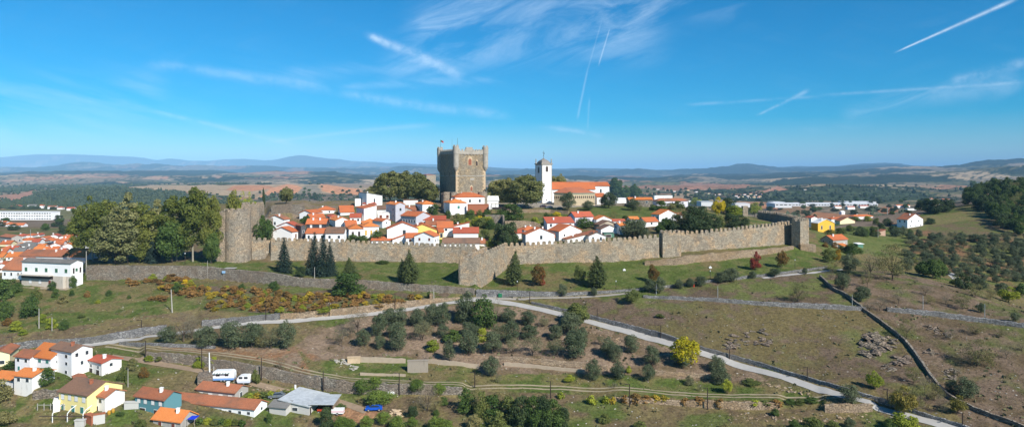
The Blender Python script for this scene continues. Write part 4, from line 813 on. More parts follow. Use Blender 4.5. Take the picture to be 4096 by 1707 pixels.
# balconies, garden arches, stairs
def local(L_, pb, name, label, cat):
    x, y, z = at(L_, pb); e = empty(name, (x, y, z)); tag(e, label, cat); return e
D = D_at(590, 1668); 
def facade(hs, face, u0, u1, z0, z1, d0, d1, name, mat):
    e, c, r, l, a, b, h = hs; ax = r if face == 'R' else l; nr = (r[1], -r[0]) if face == 'R' else (-r[0], -r[1])
    return MB().obox((0, 0), ax, nr, (u0, u1), (d0, d1), z0+4, z1+4).build(name, mat, e)
# big house at the left edge of the park
hb = H(88,283,328,1152,1054,76,'L',WHITE,RG,'long white house with grey roof, green shutters and stairs beside the park wall','L5@5.3/1.3x1.5G R2@5/.8x2.1D R1@5.6/1x1.2G',0,None,.36)
e, c, r, l, a, b, h = hb
facade(hb, 'L', -.05, a+.05, -.1, 4.0, -.1, .14, 'lower_storey', plaster('plaster_dirty', (.50,.45,.38), .5))
facade(hb, 'L', a*.35, a+.3, 4.02, 4.3, .12, 1.8, 'balcony', plaster('plaster_dirty', (.50,.45,.38), .5))
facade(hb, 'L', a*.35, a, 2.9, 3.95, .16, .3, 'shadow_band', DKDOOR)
for i in range(4): window(e, (0, 0), l, (-r[0], -r[1]), a*(.2+.2*i)+.4, 4+1.1, 1.1, 1.4, 'W' if i != 1 else 'B').location = (-r[0]*.12, -r[1]*.12, 0)
st = MB()
for i in range(12): st.obox((0, 0), l, (-r[0], -r[1]), (a*.30-i*.42+.0, a*.30-i*.42+.42), (.25, 1.5), 4+0, 4+.35+i*.34)
st.build('stairs', plaster('plaster_dirty', (.50,.45,.38), .5), e)
facade(hb, 'L', -.2, a+1.0, -.35, -.05, .14, 2.3, 'terrace_slab', BLOCKS)
H(8,86,90,1118,1080,80,'L',WHITE,RW,'white house with large weathered red roof left of the long grey roofed house','L3@1.4/.8x1.2',1,None,.7,11)
H(78,255,262,1042,1027,80,'L',WHITE,RW,'very long rusty red roof behind the grey roofed house','',2,None,.5,9)
H(252,340,352,1050,1028,78,'L',LAV,RB,'bright orange roof half shaded by the park trees','',0,None,.6,9)
# lower garden pieces
t = local(300, 1666, 'garden_arch', 'row of white curved garden arches in front of the pale yellow house', 'pergola')
for i, dx_ in enumerate((-3.6, -.3, 3.2)):
    m = MB(); pts_ = [(dx_, -2.2, -.5), (dx_, -2.2, 1.5), (dx_+.3, -1.6, 2.2), (dx_+.9, -.5, 2.8)]
    for p, q in zip(pts_, pts_[1:]): m.tube(p, q, .10, .10, 6)
    m.build('arch', FRAME, t)
MB().box(-6.5, 5, -2.3, -2.15, .9, 1.05).build('rail', DKDOOR, t)
t = local(150, 1640, 'garden_fence', 'thin timber post fence left of the pale yellow house', 'fence')
for i in range(6): MB().box(i*1.5-.07, i*1.5+.07, -.07, .07, -.5, 1.6).build('post', CPOLE, t)
MB().box(0, 7.5, -.04, .04, 1.2, 1.3).build('rail', CPOLE, t)
H(194,212,240,1650,1614,30,'F',OLDWH,OLDWH,'low crumbling outbuilding joined to the left of the pale yellow house','L1@1/1x1',0,None,.4,4,name='outbuilding',cat='outbuilding')
H(338,366,374,1702,1668,60,'F',BRICK,BRICK,'bare orange brick pillar wall at the bottom edge','',0,None,.4,1.2,name='brick_wall',cat='wall')
H(366,372,420,1700,1662,30,'F',plaster('cement_wall', (.48,.47,.44), .3),RW,'grey cement garden wall topped with red tiles','',0,None,.4,.8,maxl=.8,name='cement_wall',cat='wall')
H(296,298,336,1706,1684,5,'F',plaster('cement_wall', (.48,.47,.44), .3),plaster('cement_wall', (.48,.47,.44), .3),'short grey cement block wall left of the brick pillar','',0,None,.4,.8,maxl=.8,name='cement_wall',cat='wall')
for i, (px_, py_) in enumerate([(436, 1656), (452, 1648)]):
    x, y, z = at(px_, py_); t = MB().lathe([(.3, 0), (.38, .4), (.3, .9)], (x, y), 10).build('barrel', plain('barrel_yellow', (.45, .25, .03), .6)); t.location.z = z
    tag(t, ['yellow barrel on the green grass, nearer the white gable wall', 'yellow banded barrel on the green grass, farther one'][i], 'barrel', 'yellow barrels by the white gable')
H(493,496,556,1637,1612,6,'F',plaster('cement_wall', (.48,.47,.44), .3),plaster('cement_wall', (.48,.47,.44), .3),'grey retaining wall between the white gable and the teal house','',0,None,.4,.8,maxl=.8,name='cement_wall',cat='wall')
H(786,790,850,1545,1513,20,'F',ST_D,ST_D,'stone platform wall beside the white pole left of the caravans','',0,None,.4,5,name='stone_platform',cat='wall')
# ruined room above the track
D = D_at(1665, 1490)
H(1627,1630,1712,1488,1446,4,'F',plaster('plaster_ruin', (.29,.25,.20), .5),plaster('plaster_ruin', (.29,.25,.20), .5),'roofless pale stone room among the ruin walls above the dirt track','',0,None,.4,1.0,maxl=1.0,name='ruined_room',cat='ruin')
H(1386,1390,1440,1452,1432,10,'F',ST_Q,ST_Q,'broken orange tinted pillar at the left end of the ruin walls','',0,None,.4,.9,maxl=.9,name='ruined_pillar',cat='ruin')

# --- town at left, smaller houses
town = [(0,46,90,980,950,60,'L',GREYP,RW,'large grey gabled house with red roof at the left of the town','L3@1/1x1.2 R2@2/1x1.2'),
(10,14,52,905,898,10,'H',WHITE,RO,'white house with pyramid roof at the far left of town'),(52,54,92,907,901,8,'R',WHITE,RO,'low white house next to the pyramid roof at far left'),
(-10,-5,20,900,893,10,'R',WHITE,RO,'small orange roof house at the extreme left above town'),(-10,0,40,985,977,10,'R',CREAM,RO,'cream house with orange roof at left edge under the grey gable'),
(72,84,126,968,962,12,'H',WHITE,RO,'wide hipped orange roof right of the large grey gable'),(122,128,156,978,968,12,'R',WHITE,RR,'orange roof adjoining the wide hipped roof'),
(52,62,140,993,984,12,'H',WHITE,RG,'white house with dark grey hipped roof in town'),(150,155,185,961,954,10,'L',WHITE,RO,'small white gable with orange roof in the middle of town'),
(186,196,232,953,945,18,'L',WHITE,RR,'pinkish roofed white house at the back of the town'),(172,178,218,967,963,12,'H',WHITE,RO,'low hipped orange roof near the back of town'),
(228,236,262,957,949,18,'L',WHITE,RO,'white house with tall chimney at the back of town'),(258,266,292,958,951,15,'R',WHITE,RO,'orange roof in front of the tall chimney house'),
(285,292,335,950,943,14,'R',WHITE,RB,'bright orange roof at right edge of town by the trees'),(240,246,276,967,962,12,'R',WHITE,RO,'long orange roof above the white gable row'),
(268,276,306,967,960,14,'H',WHITE,RR,'red hipped roof near the right of town'),(162,172,216,993,980,20,'L',DARKW,plain('slate_roof', (.06,.065,.075)),'white and slate roofed house in the middle of town'),
(190,200,242,995,981,22,'L',WHITE,RO,'white gable with orange roof beside the slate roofed house'),(242,252,292,1008,982,20,'L',WHITE,RB,'large white gable with orange roof at right of town'),
(290,300,345,1006,985,22,'L',WHITE,RG,'large white gable half hidden by the park trees'),(-5,5,36,1003,995,14,'H',WHITE,RO,'small hipped orange roof at left edge, second row'),
(24,30,62,1006,1000,12,'R',WHITE,RR,'red roof behind the grey sheet roof'),(40,50,94,1018,1008,14,'R',WHITE,RG,'house with grey sheet roof in the lower town'),
(120,128,182,1013,1004,10,'R',WHITE,RB,'orange roof left of the tall white chimney'),(178,184,226,1013,1003,10,'R',WHITE,RO,'orange roof right of the tall white chimney'),
(16,24,76,1042,1028,16,'R',WHITE,RB,'bright orange roofed house lower left of town'),(-12,-6,10,1036,1029,14,'R',CREAM,RB,'tiny bright orange roof at left edge lower town'),
(264,274,328,925,916,12,'H',WHITE,RR,'isolated white house with pale red roof beside the park trees'),(-20,-8,22,1090,1060,30,'L',WHITE,RO,'orange roofed house cut by the left edge behind the white house'),
(88,96,130,1000,995,10,'R',WHITE,RG,'low grey roofed house in the middle of the lower town'),(210,216,248,986,978,14,'R',WHITE,RO,'orange roof squeezed between two white gables')]
for t_ in town:
    H(*t_[:9], t_[9], t_[10] if len(t_) > 10 else random.choice(['', 'R2@.8/.9x1', 'R1@.8/.9x1']), random.choice([0, 1]), None, .42, group='houses of the town left of the park')
infill = [(58,62,92,953,945),(98,102,130,950,943),(134,138,158,946,940),(262,266,284,943,937),(300,304,326,937,931),(308,312,342,972,964),(60,64,96,986,979),(140,144,172,1000,992),(0,4,22,1018,1010),(96,100,122,1024,1016),(226,230,252,1020,1011),(258,262,292,1022,1013),(300,304,340,1024,1014),(206,210,232,972,966),(150,154,176,972,967),(330,333,352,955,948)]
for i, t_ in enumerate(sorted(infill)):
    H(*t_, 12, 'RHL'[i % 3], WHITE, [RO, RR, RB, RW][i % 4], 'one of the smallest orange roofed houses of the left town, %s from left' % nth(i), '', i % 2, None, .42, group='smallest houses of the left town')
def longblock(px0, px1, pb, pt, dep, label, wins=0, name='industrial_building', roof=plain('factory_roof', (.66,.67,.68)), wall=plain('factory_wall', (.58,.59,.60)), D=None, rows=1, band=GLASS):
    D = D or D_at((px0+px1)/2, pb); x0 = (px0-2048)/F*D; x1 = (px1-2048)/F*D; z0 = -(pb-HZ)/F*D; z1 = -(pt-HZ)/F*D
    e = empty(name, (x0, D, z0)); tag(e, label, 'building'); MB().box(0, x1-x0, 0, dep, -3, z1-z0).build('wall', wall, e)
    MB().box(-.3, x1-x0+.3, -.3, dep+.3, z1-z0+.05, z1-z0+.5).build('roof', roof, e)
    for rr in range(rows):
        zz = (z1-z0)*(rr+.35)/rows
        for i in range(wins):
            u = (x1-x0)*(i+.5)/wins; w2 = (x1-x0)/wins*.32*(.6+random.random()*.6); MB().box(u-w2, u+w2, -.12, .1, zz, zz+(z1-z0)/rows*.38).build('window', band, e)
    return e
longblock(-60, 205, 880, 849, 16, 'long white three storey building with rows of windows on the far left slope', 26, 'apartment_building', FRAME, WHITE, None, 3)
for i, (a_, b_, c_, d_) in enumerate([(42,82,834,825),(105,145,833,822),(144,172,833,823),(186,224,836,827),(224,250,838,831),(262,296,842,834),(292,318,846,842),(322,352,846,838),(30,60,832,826)]):
    H(a_, a_+4, b_, c_, d_, 10, 'R' if i % 2 else 'H', [WHITE, OLDWH, WHITE][i % 3], [RR, RG, RO, RW, RR, RR, WHITE, RG, RR][i], ['rusty roofed house','white house with grey roof','house with orange wall and red roof','low white house with brown roof','small pinkish house','white house with pale roof','long white shed','white shed with grey roof','small red roofed house'][i]+' on the far left slope, '+['second','third','fourth','fifth','sixth','seventh','eighth','last','first'][i]+' from left', '', 0, None, .4, group='row of houses on the far left slope')
longblock(3170, 3512, 824, 815, 50, 'very long white factory in the valley right of the corner tower', 30)
longblock(3385, 3505, 815, 808, 40, 'raised white hall rising from the very long factory', 0)
longblock(3100, 3168, 824, 815, 40, 'white industrial hall left of the very long factory', 4, D=1180)
longblock(3095, 3140, 816, 809, 30, 'small white gabled hall at the left end of the industrial estate', 0, D=1250)
longblock(2805, 2852, 815, 808, 20, 'pale blue roofed hall behind the yellow green tree', 0, roof=CORR, D=800)
longblock(2940, 3000, 820, 815, 18, 'low white building behind the yellow tree in the far battlements', 0, D=900)
vf = [(2938,783),(2952,779),(2962,785),(2972,777),(2985,783),(2996,775),(3008,781),(3020,778),(3033,784),(3045,776),(2990,789),(3010,788),(2948,788),(3028,789),(2830,773),(2850,778),(2870,776),(2745,760),(2780,766),(2625,756),(2660,760),(2690,764),(3215,758)]
for i, (x_, y_) in enumerate(vf):
    H(x_, x_+2, x_+13, y_+3, y_, 12, 'R', [WHITE, OLDWH, CREAM][i % 3], [RW, RR, RN, RW][i % 4], 'tiny pale house of the far valley village, %s in its cluster' % nth(i) if i < 14 else 'tiny isolated pale house on the far plain, %s of those scattered there' % nth(i-14), '', 0, None, .45, group='tiny houses of the far village' if i < 14 else 'isolated houses on the far plain')
vr = [(3335,3366,834,826,RO,'small cream chalet below the factory, left of the red one'),(3386,3420,838,828,RR,'red roofed small house below the factory'),(3436,3474,832,824,RR,'white and red house right of the red roofed small house'),(3582,3640,832,822,RO,'orange roofed house right of the red ploughed patch'),(3625,3665,842,834,RG,'white house behind the hill shoulder above the farmhouse'),(3716,3732,803,795,RB,'tiny yellow house before the dark oaks'),(3765,3800,806,797,RO,'white house peeking over the dark oaks'),(3926,3938,806,790,RB,'small orange house among the pines on the right hill'),(3362,3380,858,848,WHITE,'small round white tank below the factory')]
for a_, b_, c_, d_, rf, lb in vr: H(a_, a_+5, b_, c_, d_, 12, 'R', WHITE, rf, lb, '', 0, None if a_ < 3900 else 600, .45)
# --- right
H(3282,3332,3390,984,961,32,'R',GREYP,RO,'grey gabled house with orange roof right of the corner tower','L2@2.2/.9x1.2 R2@.6/1.0x1.4W',1,None,.6)
hy = H(3262,3272,3338,925,893,14,'L',OCHRE,FRAME,'modern ochre yellow house with white roof edges behind the corner tower','R2@1/1.0x2.2',1)
H(3240,3245,3272,908,872,12,'L',WHITE,RR,'narrow white house between the corner tower and the yellow house','R1@3/1x1.2')
H(3314,3326,3388,889,877,16,'H',WHITE,RO,'hipped orange roof directly behind the yellow house','',1)
H(3404,3415,3492,880,867,14,'H',WHITE,RO,'broad hipped orange roof right of the yellow house','',1)
H(3352,3360,3420,897,884,14,'L',CREAM,RW,'low cream house with two gables right of the yellow house')
H(3588,3630,3692,912,879,30,'L',WHITE,RW,'white two storey farmhouse with tawny roof on the right hillside','R3@.9/1.0x1.0 R2@3.6/1.2x1.4 L2@3.6/1.0x1.4',2)
H(3563,3566,3600,902,898,6,'F',WHITE,RB,'low red roofed lean-to left of the hillside farmhouse','',0,None,.4,5,name='shed',cat='shed')
H(3514,3518,3542,942,926,12,'S',plaster('pinkish_wall', (.45,.30,.22), .3),RW,'small pink ruined hut below the farmhouse','',0,None,.3,4,name='hut',cat='hut')
H(3429,3432,3453,987,977,10,'Q',GREENP,WHITE,'small green container with pale top in the meadow','',0,None,.1,3,name='container',cat='container')
H(3366,3370,3390,1000,984,12,'Q',OLDWH,RB,'small kiosk with orange roof in front of the grey gabled house','',0,None,.3,3,name='kiosk',cat='kiosk')

# ------------------------------------------------------------------ the keep
D = 385.0; cx, cy, _ = W(1823, 800, D); ph = radians(27); r = (cos(ph), sin(ph)); l = (-sin(ph), cos(ph))
zb = -19.0; zof = lambda py, d=D: -(py-HZ)/F*d
b = solve_left(cx, cy, r[0], r[1], 1942); a = solve_left(cx, cy, l[0], l[1], 1759)
e = empty('castle_keep', (cx, cy, zb)); tag(e, 'tall square stone keep with battlements and corner turrets above the village', 'castle keep')
Pk = lambda u, v: (r[0]*u+l[0]*v, r[1]*u+l[1]*v)
H0 = zof(614)-zb
MB().prism([Pk(0,0), Pk(b,0), Pk(b,a), Pk(0,a)], -3, H0).build('tower_wall', ST_K, e)
Rn = (r[1], -r[0]); Ln = (-r[0], -r[1])
# quoins of pale granite, string course, plinth
zsc = zof(705)-zb
MB().obox((0, 0), r, l, (-.12, b+.12), (-.12, a+.12), zsc, zsc+.45).build('string_course', ST_Q2, e)
for nm, (ux, du) in {'a': (0, 1.7), 'b': (b-1.9, 1.9)}.items():
    m = MB(); z = 0; i = 0; ztop = zof(674)-zb
    while z < ztop:
        w2 = du*(1.0 if i % 2 else .65); x0 = ux if ux == 0 else b-w2
        m.obox((0, 0), r, Rn, (x0, x0+w2), (-.02, .06), z, z+.95); z += 1.0; i += 1
    m.build('quoin', ST_Q, e)
# parapet
zp = H0
m = MB()
m.obox((0, 0), r, l, (-.35, b+.35), (-.35, .35), zp-.3, zp+1.6).obox((0, 0), r, l, (-.35, b+.35), (a-.35, a+.35), zp-.3, zp+1.6).obox((0, 0), r, l, (-.35, .35), (.36, a-.36), zp-.3, zp+1.6).obox((0, 0), r, l, (b-.35, b+.35), (.36, a-.36), zp-.3, zp+1.6)
m.build('parapet', ST_Q2, e)
crenellate(e, [Pk(-.3, -.3), Pk(b+.3, -.3), Pk(b+.3, a+.3), Pk(-.3, a+.3)], zp+1.6, 1.75, .95, 1.0, ST_Q2, .6)
# corner turrets (rounded, hanging from two thirds up) and mid turrets
def turret(u, v, rad, z0, z1, nme='turret'):
    x, y = Pk(u, v); z0 -= zb; z1 -= zb
    t = MB().lathe([(.25, z0-2.6), (rad*.7, z0-1.2), (rad*1.0, z0), (rad, zp-.2), (rad*1.08, zp), (rad*1.08, z1-1.0), (rad*1.08, z1-.98)], (x, y), 14).build(nme, ST_Q2, e)
    for i in range(6):
        an = i*pi/3; merlon(t, x+cos(an)*(rad*.85), y+sin(an)*(rad*.85), z1-1.05, an+pi/2, .8, .95, .6, ST_Q2)
turret(.1, .1, 1.65, zof(668), zof(580)); turret(b-.1, .1, 1.65, zof(668, D+5), zof(582, D+6)); turret(.1, a-.1, 1.65, zof(674, D+12), zof(586, D+14)); turret(b-.1, a-.1, 1.6, zof(668, D+18), zof(588, D+20))
t = MB().obox((0, 0), r, l, (b*.33, b*.55), (-.5, .4), zp+1.4, zof(588)-zb).build('raised_parapet', ST_Q2, e)
for u in (b*.165, b*.66):
    MB().obox((0, 0), r, Rn, (u, u+.45), (.0, .16), zof(690)-zb-2, zp-1).build('wall_shaft', ST_K, e)
def arch_win(u, z, w2, h, fr, mat_in, name='window', face='R'):
    ax, nr = (r, Rn) if face == 'R' else (l, Ln); n = 8
    prof = [(-w2/2, 0), (w2/2, 0), (w2/2, h*.65)]+[(w2/2*math.cos(t_*pi/n), h*.65+h*.35*math.sin(t_*pi/n)) for t_ in range(1, n)]+[(-w2/2, h*.65)]
    def pl(k, d0, d1):
        vs = [(ax[0]*(u+x*k)+nr[0]*d0, ax[1]*(u+x*k)+nr[1]*d0, z+(y*k-(k-1)*h*.15)) for x, y in prof]; vs += [(ax[0]*(u+x*k)+nr[0]*d1, ax[1]*(u+x*k)+nr[1]*d1, z+(y*k-(k-1)*h*.15)) for x, y in prof]; q = len(prof)
        return vs, [tuple(range(q)), tuple(range(q, 2*q))[::-1]]+[(i, (i+1) % q, q+(i+1) % q, q+i) for i in range(q)]
    o = mesh_obj(name, *pl(fr, -.05, .10), ST_Q, e); fix_normals(o)
    i_ = mesh_obj('opening', *pl(1.0, .02, .16), mat_in, o); fix_normals(i_); return o
arch_win(b*.47, zof(660)-zb-.0, 2.0, 3.6, 1.45, plain('brick_red', (.26, .09, .05))); arch_win(b*.70, zof(662)-zb, 1.2, 2.6, 1.4, DKDOOR); arch_win(b*.52, zof(764)-zb, 1.3, 2.4, 1.4, plain('brick_red', (.26, .09, .05)), 'door')
MB().obox((0, 0), r, Rn, (b*.48, b*.62), (.0, .15), zof(722)-zb, zof(712)-zb).build('coat_of_arms', ST_Q2, e)
for v, z in ((a*.3, 4), (a*.6, 4), (a*.35, 17), (a*.65, 17)): arch_win(v, z, .7, 2.2, 1.4, DKDOOR, 'window', 'L')
for i in range(9):
    u = b*(i+.7)/9.5; m_ = MB().obox((0, 0), r, Rn, (u, u+.35), (.0, .42), zp-.95, zp-.3).build('corbel', ST_Q2, e)
# masts and flag
def mast(px_, pt_, pbm, rad, label, D_=D+8):
    x, y, z = W(px_, pbm, D_); o = MB().tube((x, y, z), (x, y, -(pt_-HZ)/F*D_), rad, rad*.6, 6).build('mast', METAL); tag(o, label, 'mast'); return o
mast(1830, 552, 600, .10, 'thick antenna mast on the near corner turret of the keep', D+1); mast(1808, 555, 606, .05, 'thin antenna mast on the shaded side of the keep')
x, y, z = W(1762, 590, D+14); e2 = empty('flagpole', (x, y, z)); tag(e2, 'green flagpole with small green and red flag on the keep', 'flagpole')
MB().tube((0, 0, 0), (0, 0, 4.6), .07, .05, 6).build('pole', plain('green_pole', (.03, .10, .06)), e2)
fl = MB()
for k in range(6):
    x0, x1 = k*.28, (k+1)*.28; y0, y1 = .12*sin(k*1.2), .12*sin((k+1)*1.2); dr = .13*k; dr1 = .13*(k+1)
    fl.add([(x0+.05, y0, 4.4-dr), (x1+.05, y1, 4.4-dr1), (x1+.05, y1, 3.35-dr1), (x0+.05, y0, 3.35-dr)], [(0, 1, 2, 3)], 0 if k < 2 else 1)
fl.build('flag', [plain('flag_green', (.02, .16, .05)), plain('flag_red', (.5, .03, .03))], e2)
# low enclosure towers at the foot of the keep
for i, (px_, D_, pt_, rad, lb) in enumerate([(1787, 372, 768, 2.2, 'left one of two small round bastions at the foot of the keep'), (1815, 371, 768, 1.8, 'right one of two small round bastions at the foot of the keep'), (1930, 374, 767, 2.6, 'small round bastion at the right foot of the keep')]):
    x, y, z = W(px_, pt_, D_); o = MB().lathe([(rad*1.1, -24-z), (rad, 0), ], (0, 0), 16).build('round_bastion', ST_T); o.location = (x, y, z); tag(o, lb, 'castle tower')
free_wall('keep_curtain', [(1765,772,374),(1787,772,372),(1815,772,371),(1870,774,371),(1930,772,374)], .9, ST_T, 'low curtain wall around the foot of the keep', 'castle wall')
# princess tower behind trees (small red roof and chimney)
e = rot_box_tower('old_tower', 'old stone tower with small red hipped roof left of the keep', 'tower', 1682, 1706, 1743, 792, 699, 30, ST_K, False, 4)
ee, (tx_, ty_, tz_), r2, l2, a2, b2, zt2 = e
o_ = .5; k_ = zt2-tz_; c4 = [(r2[0]*u+l2[0]*v, r2[1]*u+l2[1]*v, k_) for u, v in ((-o_,-o_), (b2+o_,-o_), (b2+o_,a2+o_), (-o_,a2+o_))]; ap = (r2[0]*b2/2+l2[0]*a2/2, r2[1]*b2/2+l2[1]*a2/2, k_+1.7)
slab('roof', [[c4[0],c4[1],ap],[c4[1],c4[2],ap],[c4[2],c4[3],ap],[c4[3],c4[0],ap]], .15, RR, ee)
MB().obox((0, 0), r2, l2, (.1, 1.2), (a2-1.3, a2-.1), k_-2, k_+2.8).build('chimney', BRICK, ee)

# ------------------------------------------------------------------ the church
D = 405.0; ph = radians(24); r = (cos(ph), sin(ph)); l = (-sin(ph), cos(ph)); cx, cy, cz = W(2168, 815, D); zb = -19.5
zof = lambda py, d=D: -(py-HZ)/F*d-zb
b = solve_left(cx, cy, r[0], r[1], 2207); a = solve_left(cx, cy, l[0], l[1], 2142)
e = empty('church_tower', (cx, cy, zb)); tag(e, 'slender white church bell tower with dark domed top', 'church tower')
Pk = lambda u, v: (r[0]*u+l[0]*v, r[1]*u+l[1]*v)
Ht = zof(657)
MB().prism([Pk(0,0), Pk(b,0), Pk(b,a), Pk(0,a)], -3, Ht).build('wall', WHITE, e)
for u0, u1, v0, v1 in ((-.08, .35, -.08, .35), (b-.3, b+.08, -.08, .3), (-.08, .3, a-.3, a+.08)): MB().obox((0, 0), r, l, (u0, u1), (v0, v1), -3, Ht).build('corner_strip', ST_Q2, e)
MB().obox((0, 0), r, l, (-.5, b+.5), (-.5, a+.5), Ht+.02, Ht+.45).obox((0, 0), r, l, (-.25, b+.25), (-.25, a+.25), Ht-.4, Ht).build('cornice', ST_Q2, e)
mx, my = Pk(b/2, a/2); n = 8; dome = MB(); lv = [(b/2*.86, 0), (b/2*.76, .9), (b/2*.58, 1.7), (b/2*.34, 2.3), (b/2*.16, 2.7), (.15, 3.4)]
vs = []
for rr, zz in lv:
    for su, sv in ((-1, -1), (1, -1), (1, 1), (-1, 1)): q = (mx+r[0]*su*rr+l[0]*sv*rr*a/b, my+r[1]*su*rr+l[1]*sv*rr*a/b); vs.append((q[0], q[1], Ht+.47+zz))
dome.add(vs, [(i*4+j, i*4+(j+1) % 4, (i+1)*4+(j+1) % 4, (i+1)*4+j) for i in range(len(lv)-1) for j in range(4)]+[(20,21,22,23)]); dome.build('dome', plain('dome_slate', (.22, .20, .18)), e)
cr = MB().tube((mx, my, Ht+3.6), (mx, my, Ht+8.2), .10, .06, 6).box(mx-.7, mx+.7, my-.06, my+.06, Ht+7.0, Ht+7.18).box(mx-.1, mx+.6, my-.05, my+.05, Ht+6.2, Ht+6.6); cr.lathe([(.05, Ht+5.0), (.3, Ht+5.3), (.05, Ht+5.6)], (mx, my), 8); cr.build('weather_cross', METAL, e)
for u, v in ((.2, .2), (b-.2, .2), (b-.2, a-.2), (.2, a-.2)):
    x, y = Pk(u, v); MB().lathe([(.46, Ht+.46), (.46, Ht+.9), (.2, Ht+1.2), (.42, Ht+1.6), (.18, Ht+2.1), (.34, Ht+2.5), (.05, Ht+3.5)], (x, y), 8).build('finial', ST_Q2, e)
def arch_open(par, ax, nr, o2, u, z, w2, h, nm='window', m1=ST_Q2, m2=DKDOOR, fr=1.3):
    n = 8; prof = [(-w2/2, 0), (w2/2, 0), (w2/2, h-w2/2)]+[(w2/2*math.cos(t_*pi/n), h-w2/2+w2/2*math.sin(t_*pi/n)) for t_ in range(1, n)]+[(-w2/2, h-w2/2)]; q = len(prof)
    def pl(k, d0, d1):
        f = lambda x, y, d: (o2[0]+ax[0]*(u+x*k)+nr[0]*d, o2[1]+ax[1]*(u+x*k)+nr[1]*d, z+y*k-(k-1)*h*.3)
        return [f(x, y, d0) for x, y in prof]+[f(x, y, d1) for x, y in prof], [tuple(range(q)), tuple(range(q, 2*q))[::-1]]+[(i, (i+1) % q, q+(i+1) % q, q+i) for i in range(q)]
    o = mesh_obj(nm, *pl(fr, -.05, .07), m1, par); fix_normals(o); i_ = mesh_obj('opening', *pl(1, .0, .13), m2, o); fix_normals(i_); return o
arch_open(e, r, (r[1], -r[0]), (0, 0), b/2, zof(686), 1.4, 2.9); arch_open(e, l, (-r[0], -r[1]), (0, 0), a/2, zof(690), 1.4, 2.9); arch_open(e, r, (r[1], -r[0]), (0, 0), b*.45, zof(803), .5, .9)
# nave
D2 = 412.0
def cbox(name, label, cat, px0, px1, pyb, pye, D_, phi, dep, roof, s_, kind='R', wall=WHITE, group=None, win=''):
    return H(px0-1, px0, px1, pyb, pye, phi, kind, wall, roof, label, win, 0, D_, s_, dep, .5, name, cat, group, maxl=dep)
cbox('church', 'white church nave with long orange roof beside the bell tower', 'church', 2206, 2380, 812, 757, 411, 3, 19, RO, .42, win='R3@7.0/1.2x1.8')
cbox('sacristy', 'white wing with orange roof at the right end of the church', 'church wing', 2372, 2437, 806, 744, 418, 4, 15, RO, .28, win='R1@5.5/1.3x2.4')
cbox('annex', 'low grey and white annex with orange roof at the foot of the church wing', 'building', 2388, 2424, 815, 787, 400, 10, 6, RO, .4, 'Q', OLDWH, win='R1@.2/1x2D')
# domus: five sided stone hall with arcade
D3 = 388.0; cx, cy, cz = W(2281, 821, D3); zb3 = cz-2; ph = radians(10); r = (cos(ph), sin(ph)); th = radians(26); l = (-cos(th), sin(th))
b = solve_left(cx, cy, r[0], r[1], 2379); a = solve_left(cx, cy, l[0], l[1], 2216); zo = lambda py, d=D3: -(py-HZ)/F*d-zb3
e = empty('arcaded_hall', (cx, cy, zb3)); tag(e, 'low sand coloured stone hall with row of small arches and hipped roof', 'hall')
poly = [(0, 0), (r[0]*b, r[1]*b), (r[0]*b-2, r[1]*b+11), (l[0]*a+3, l[1]*a+9), (l[0]*a, l[1]*a)]
STD = plain('stone_sand', (.52, .42, .28), .9, 0, .25, .9, .1)
MB().prism(poly, -2, zo(775)).build('wall', STD, e)
cpt = (sum(p[0] for p in poly)/5, sum(p[1] for p in poly)/5)
def grow(p, k): d = math.hypot(p[0]-cpt[0], p[1]-cpt[1]); return (cpt[0]+(p[0]-cpt[0])*(d+k)/d, cpt[1]+(p[1]-cpt[1])*(d+k)/d)
MB().prism([grow(p, .45) for p in poly], zo(775)+.02, zo(775)+.5).build('cornice', plain('cornice_green', (.30, .42, .33)), e)
MB().prism([grow(p, .12) for p in poly], zo(798), zo(798)+.3).build('string_course', STD, e)
zr = zo(775)+.52; A1 = (cpt[0]-4.2, cpt[1]+.5, zr+3.1); A2 = (cpt[0]+4.0, cpt[1]+.8, zr+3.1); g = [(*grow(p, .6), zr) for p in poly]
slab('roof', [[g[0], g[1], A2, A1], [g[1], g[2], A2], [g[2], g[3], A1, A2], [g[3], g[4], A1], [g[4], g[0], A1]], .12, tiles('tiles_pinkish', (.46, .15, .075), (.58, .22, .12), (.36, .14, .08), .4), e)
rn = (r[1], -r[0]); ln = (-l[1], l[0]); ln = ln if ln[1] < 0 else (l[1], -l[0])
for i in range(12): arch_open(e, r, rn, (0, 0), b*(i+.6)/12.2, zo(793), .55, 1.35, 'arch', STD, DKDOOR, 1.2)
for i in range(9): arch_open(e, l, ln, (0, 0), a*(i+.6)/9.2, zo(794), .5, 1.3, 'arch', STD, DKDOOR, 1.2)
arch_open(e, l, ln, (0, 0), a*.35, .9, 1.3, 2.6, 'door', STD, DKDOOR, 1.2)
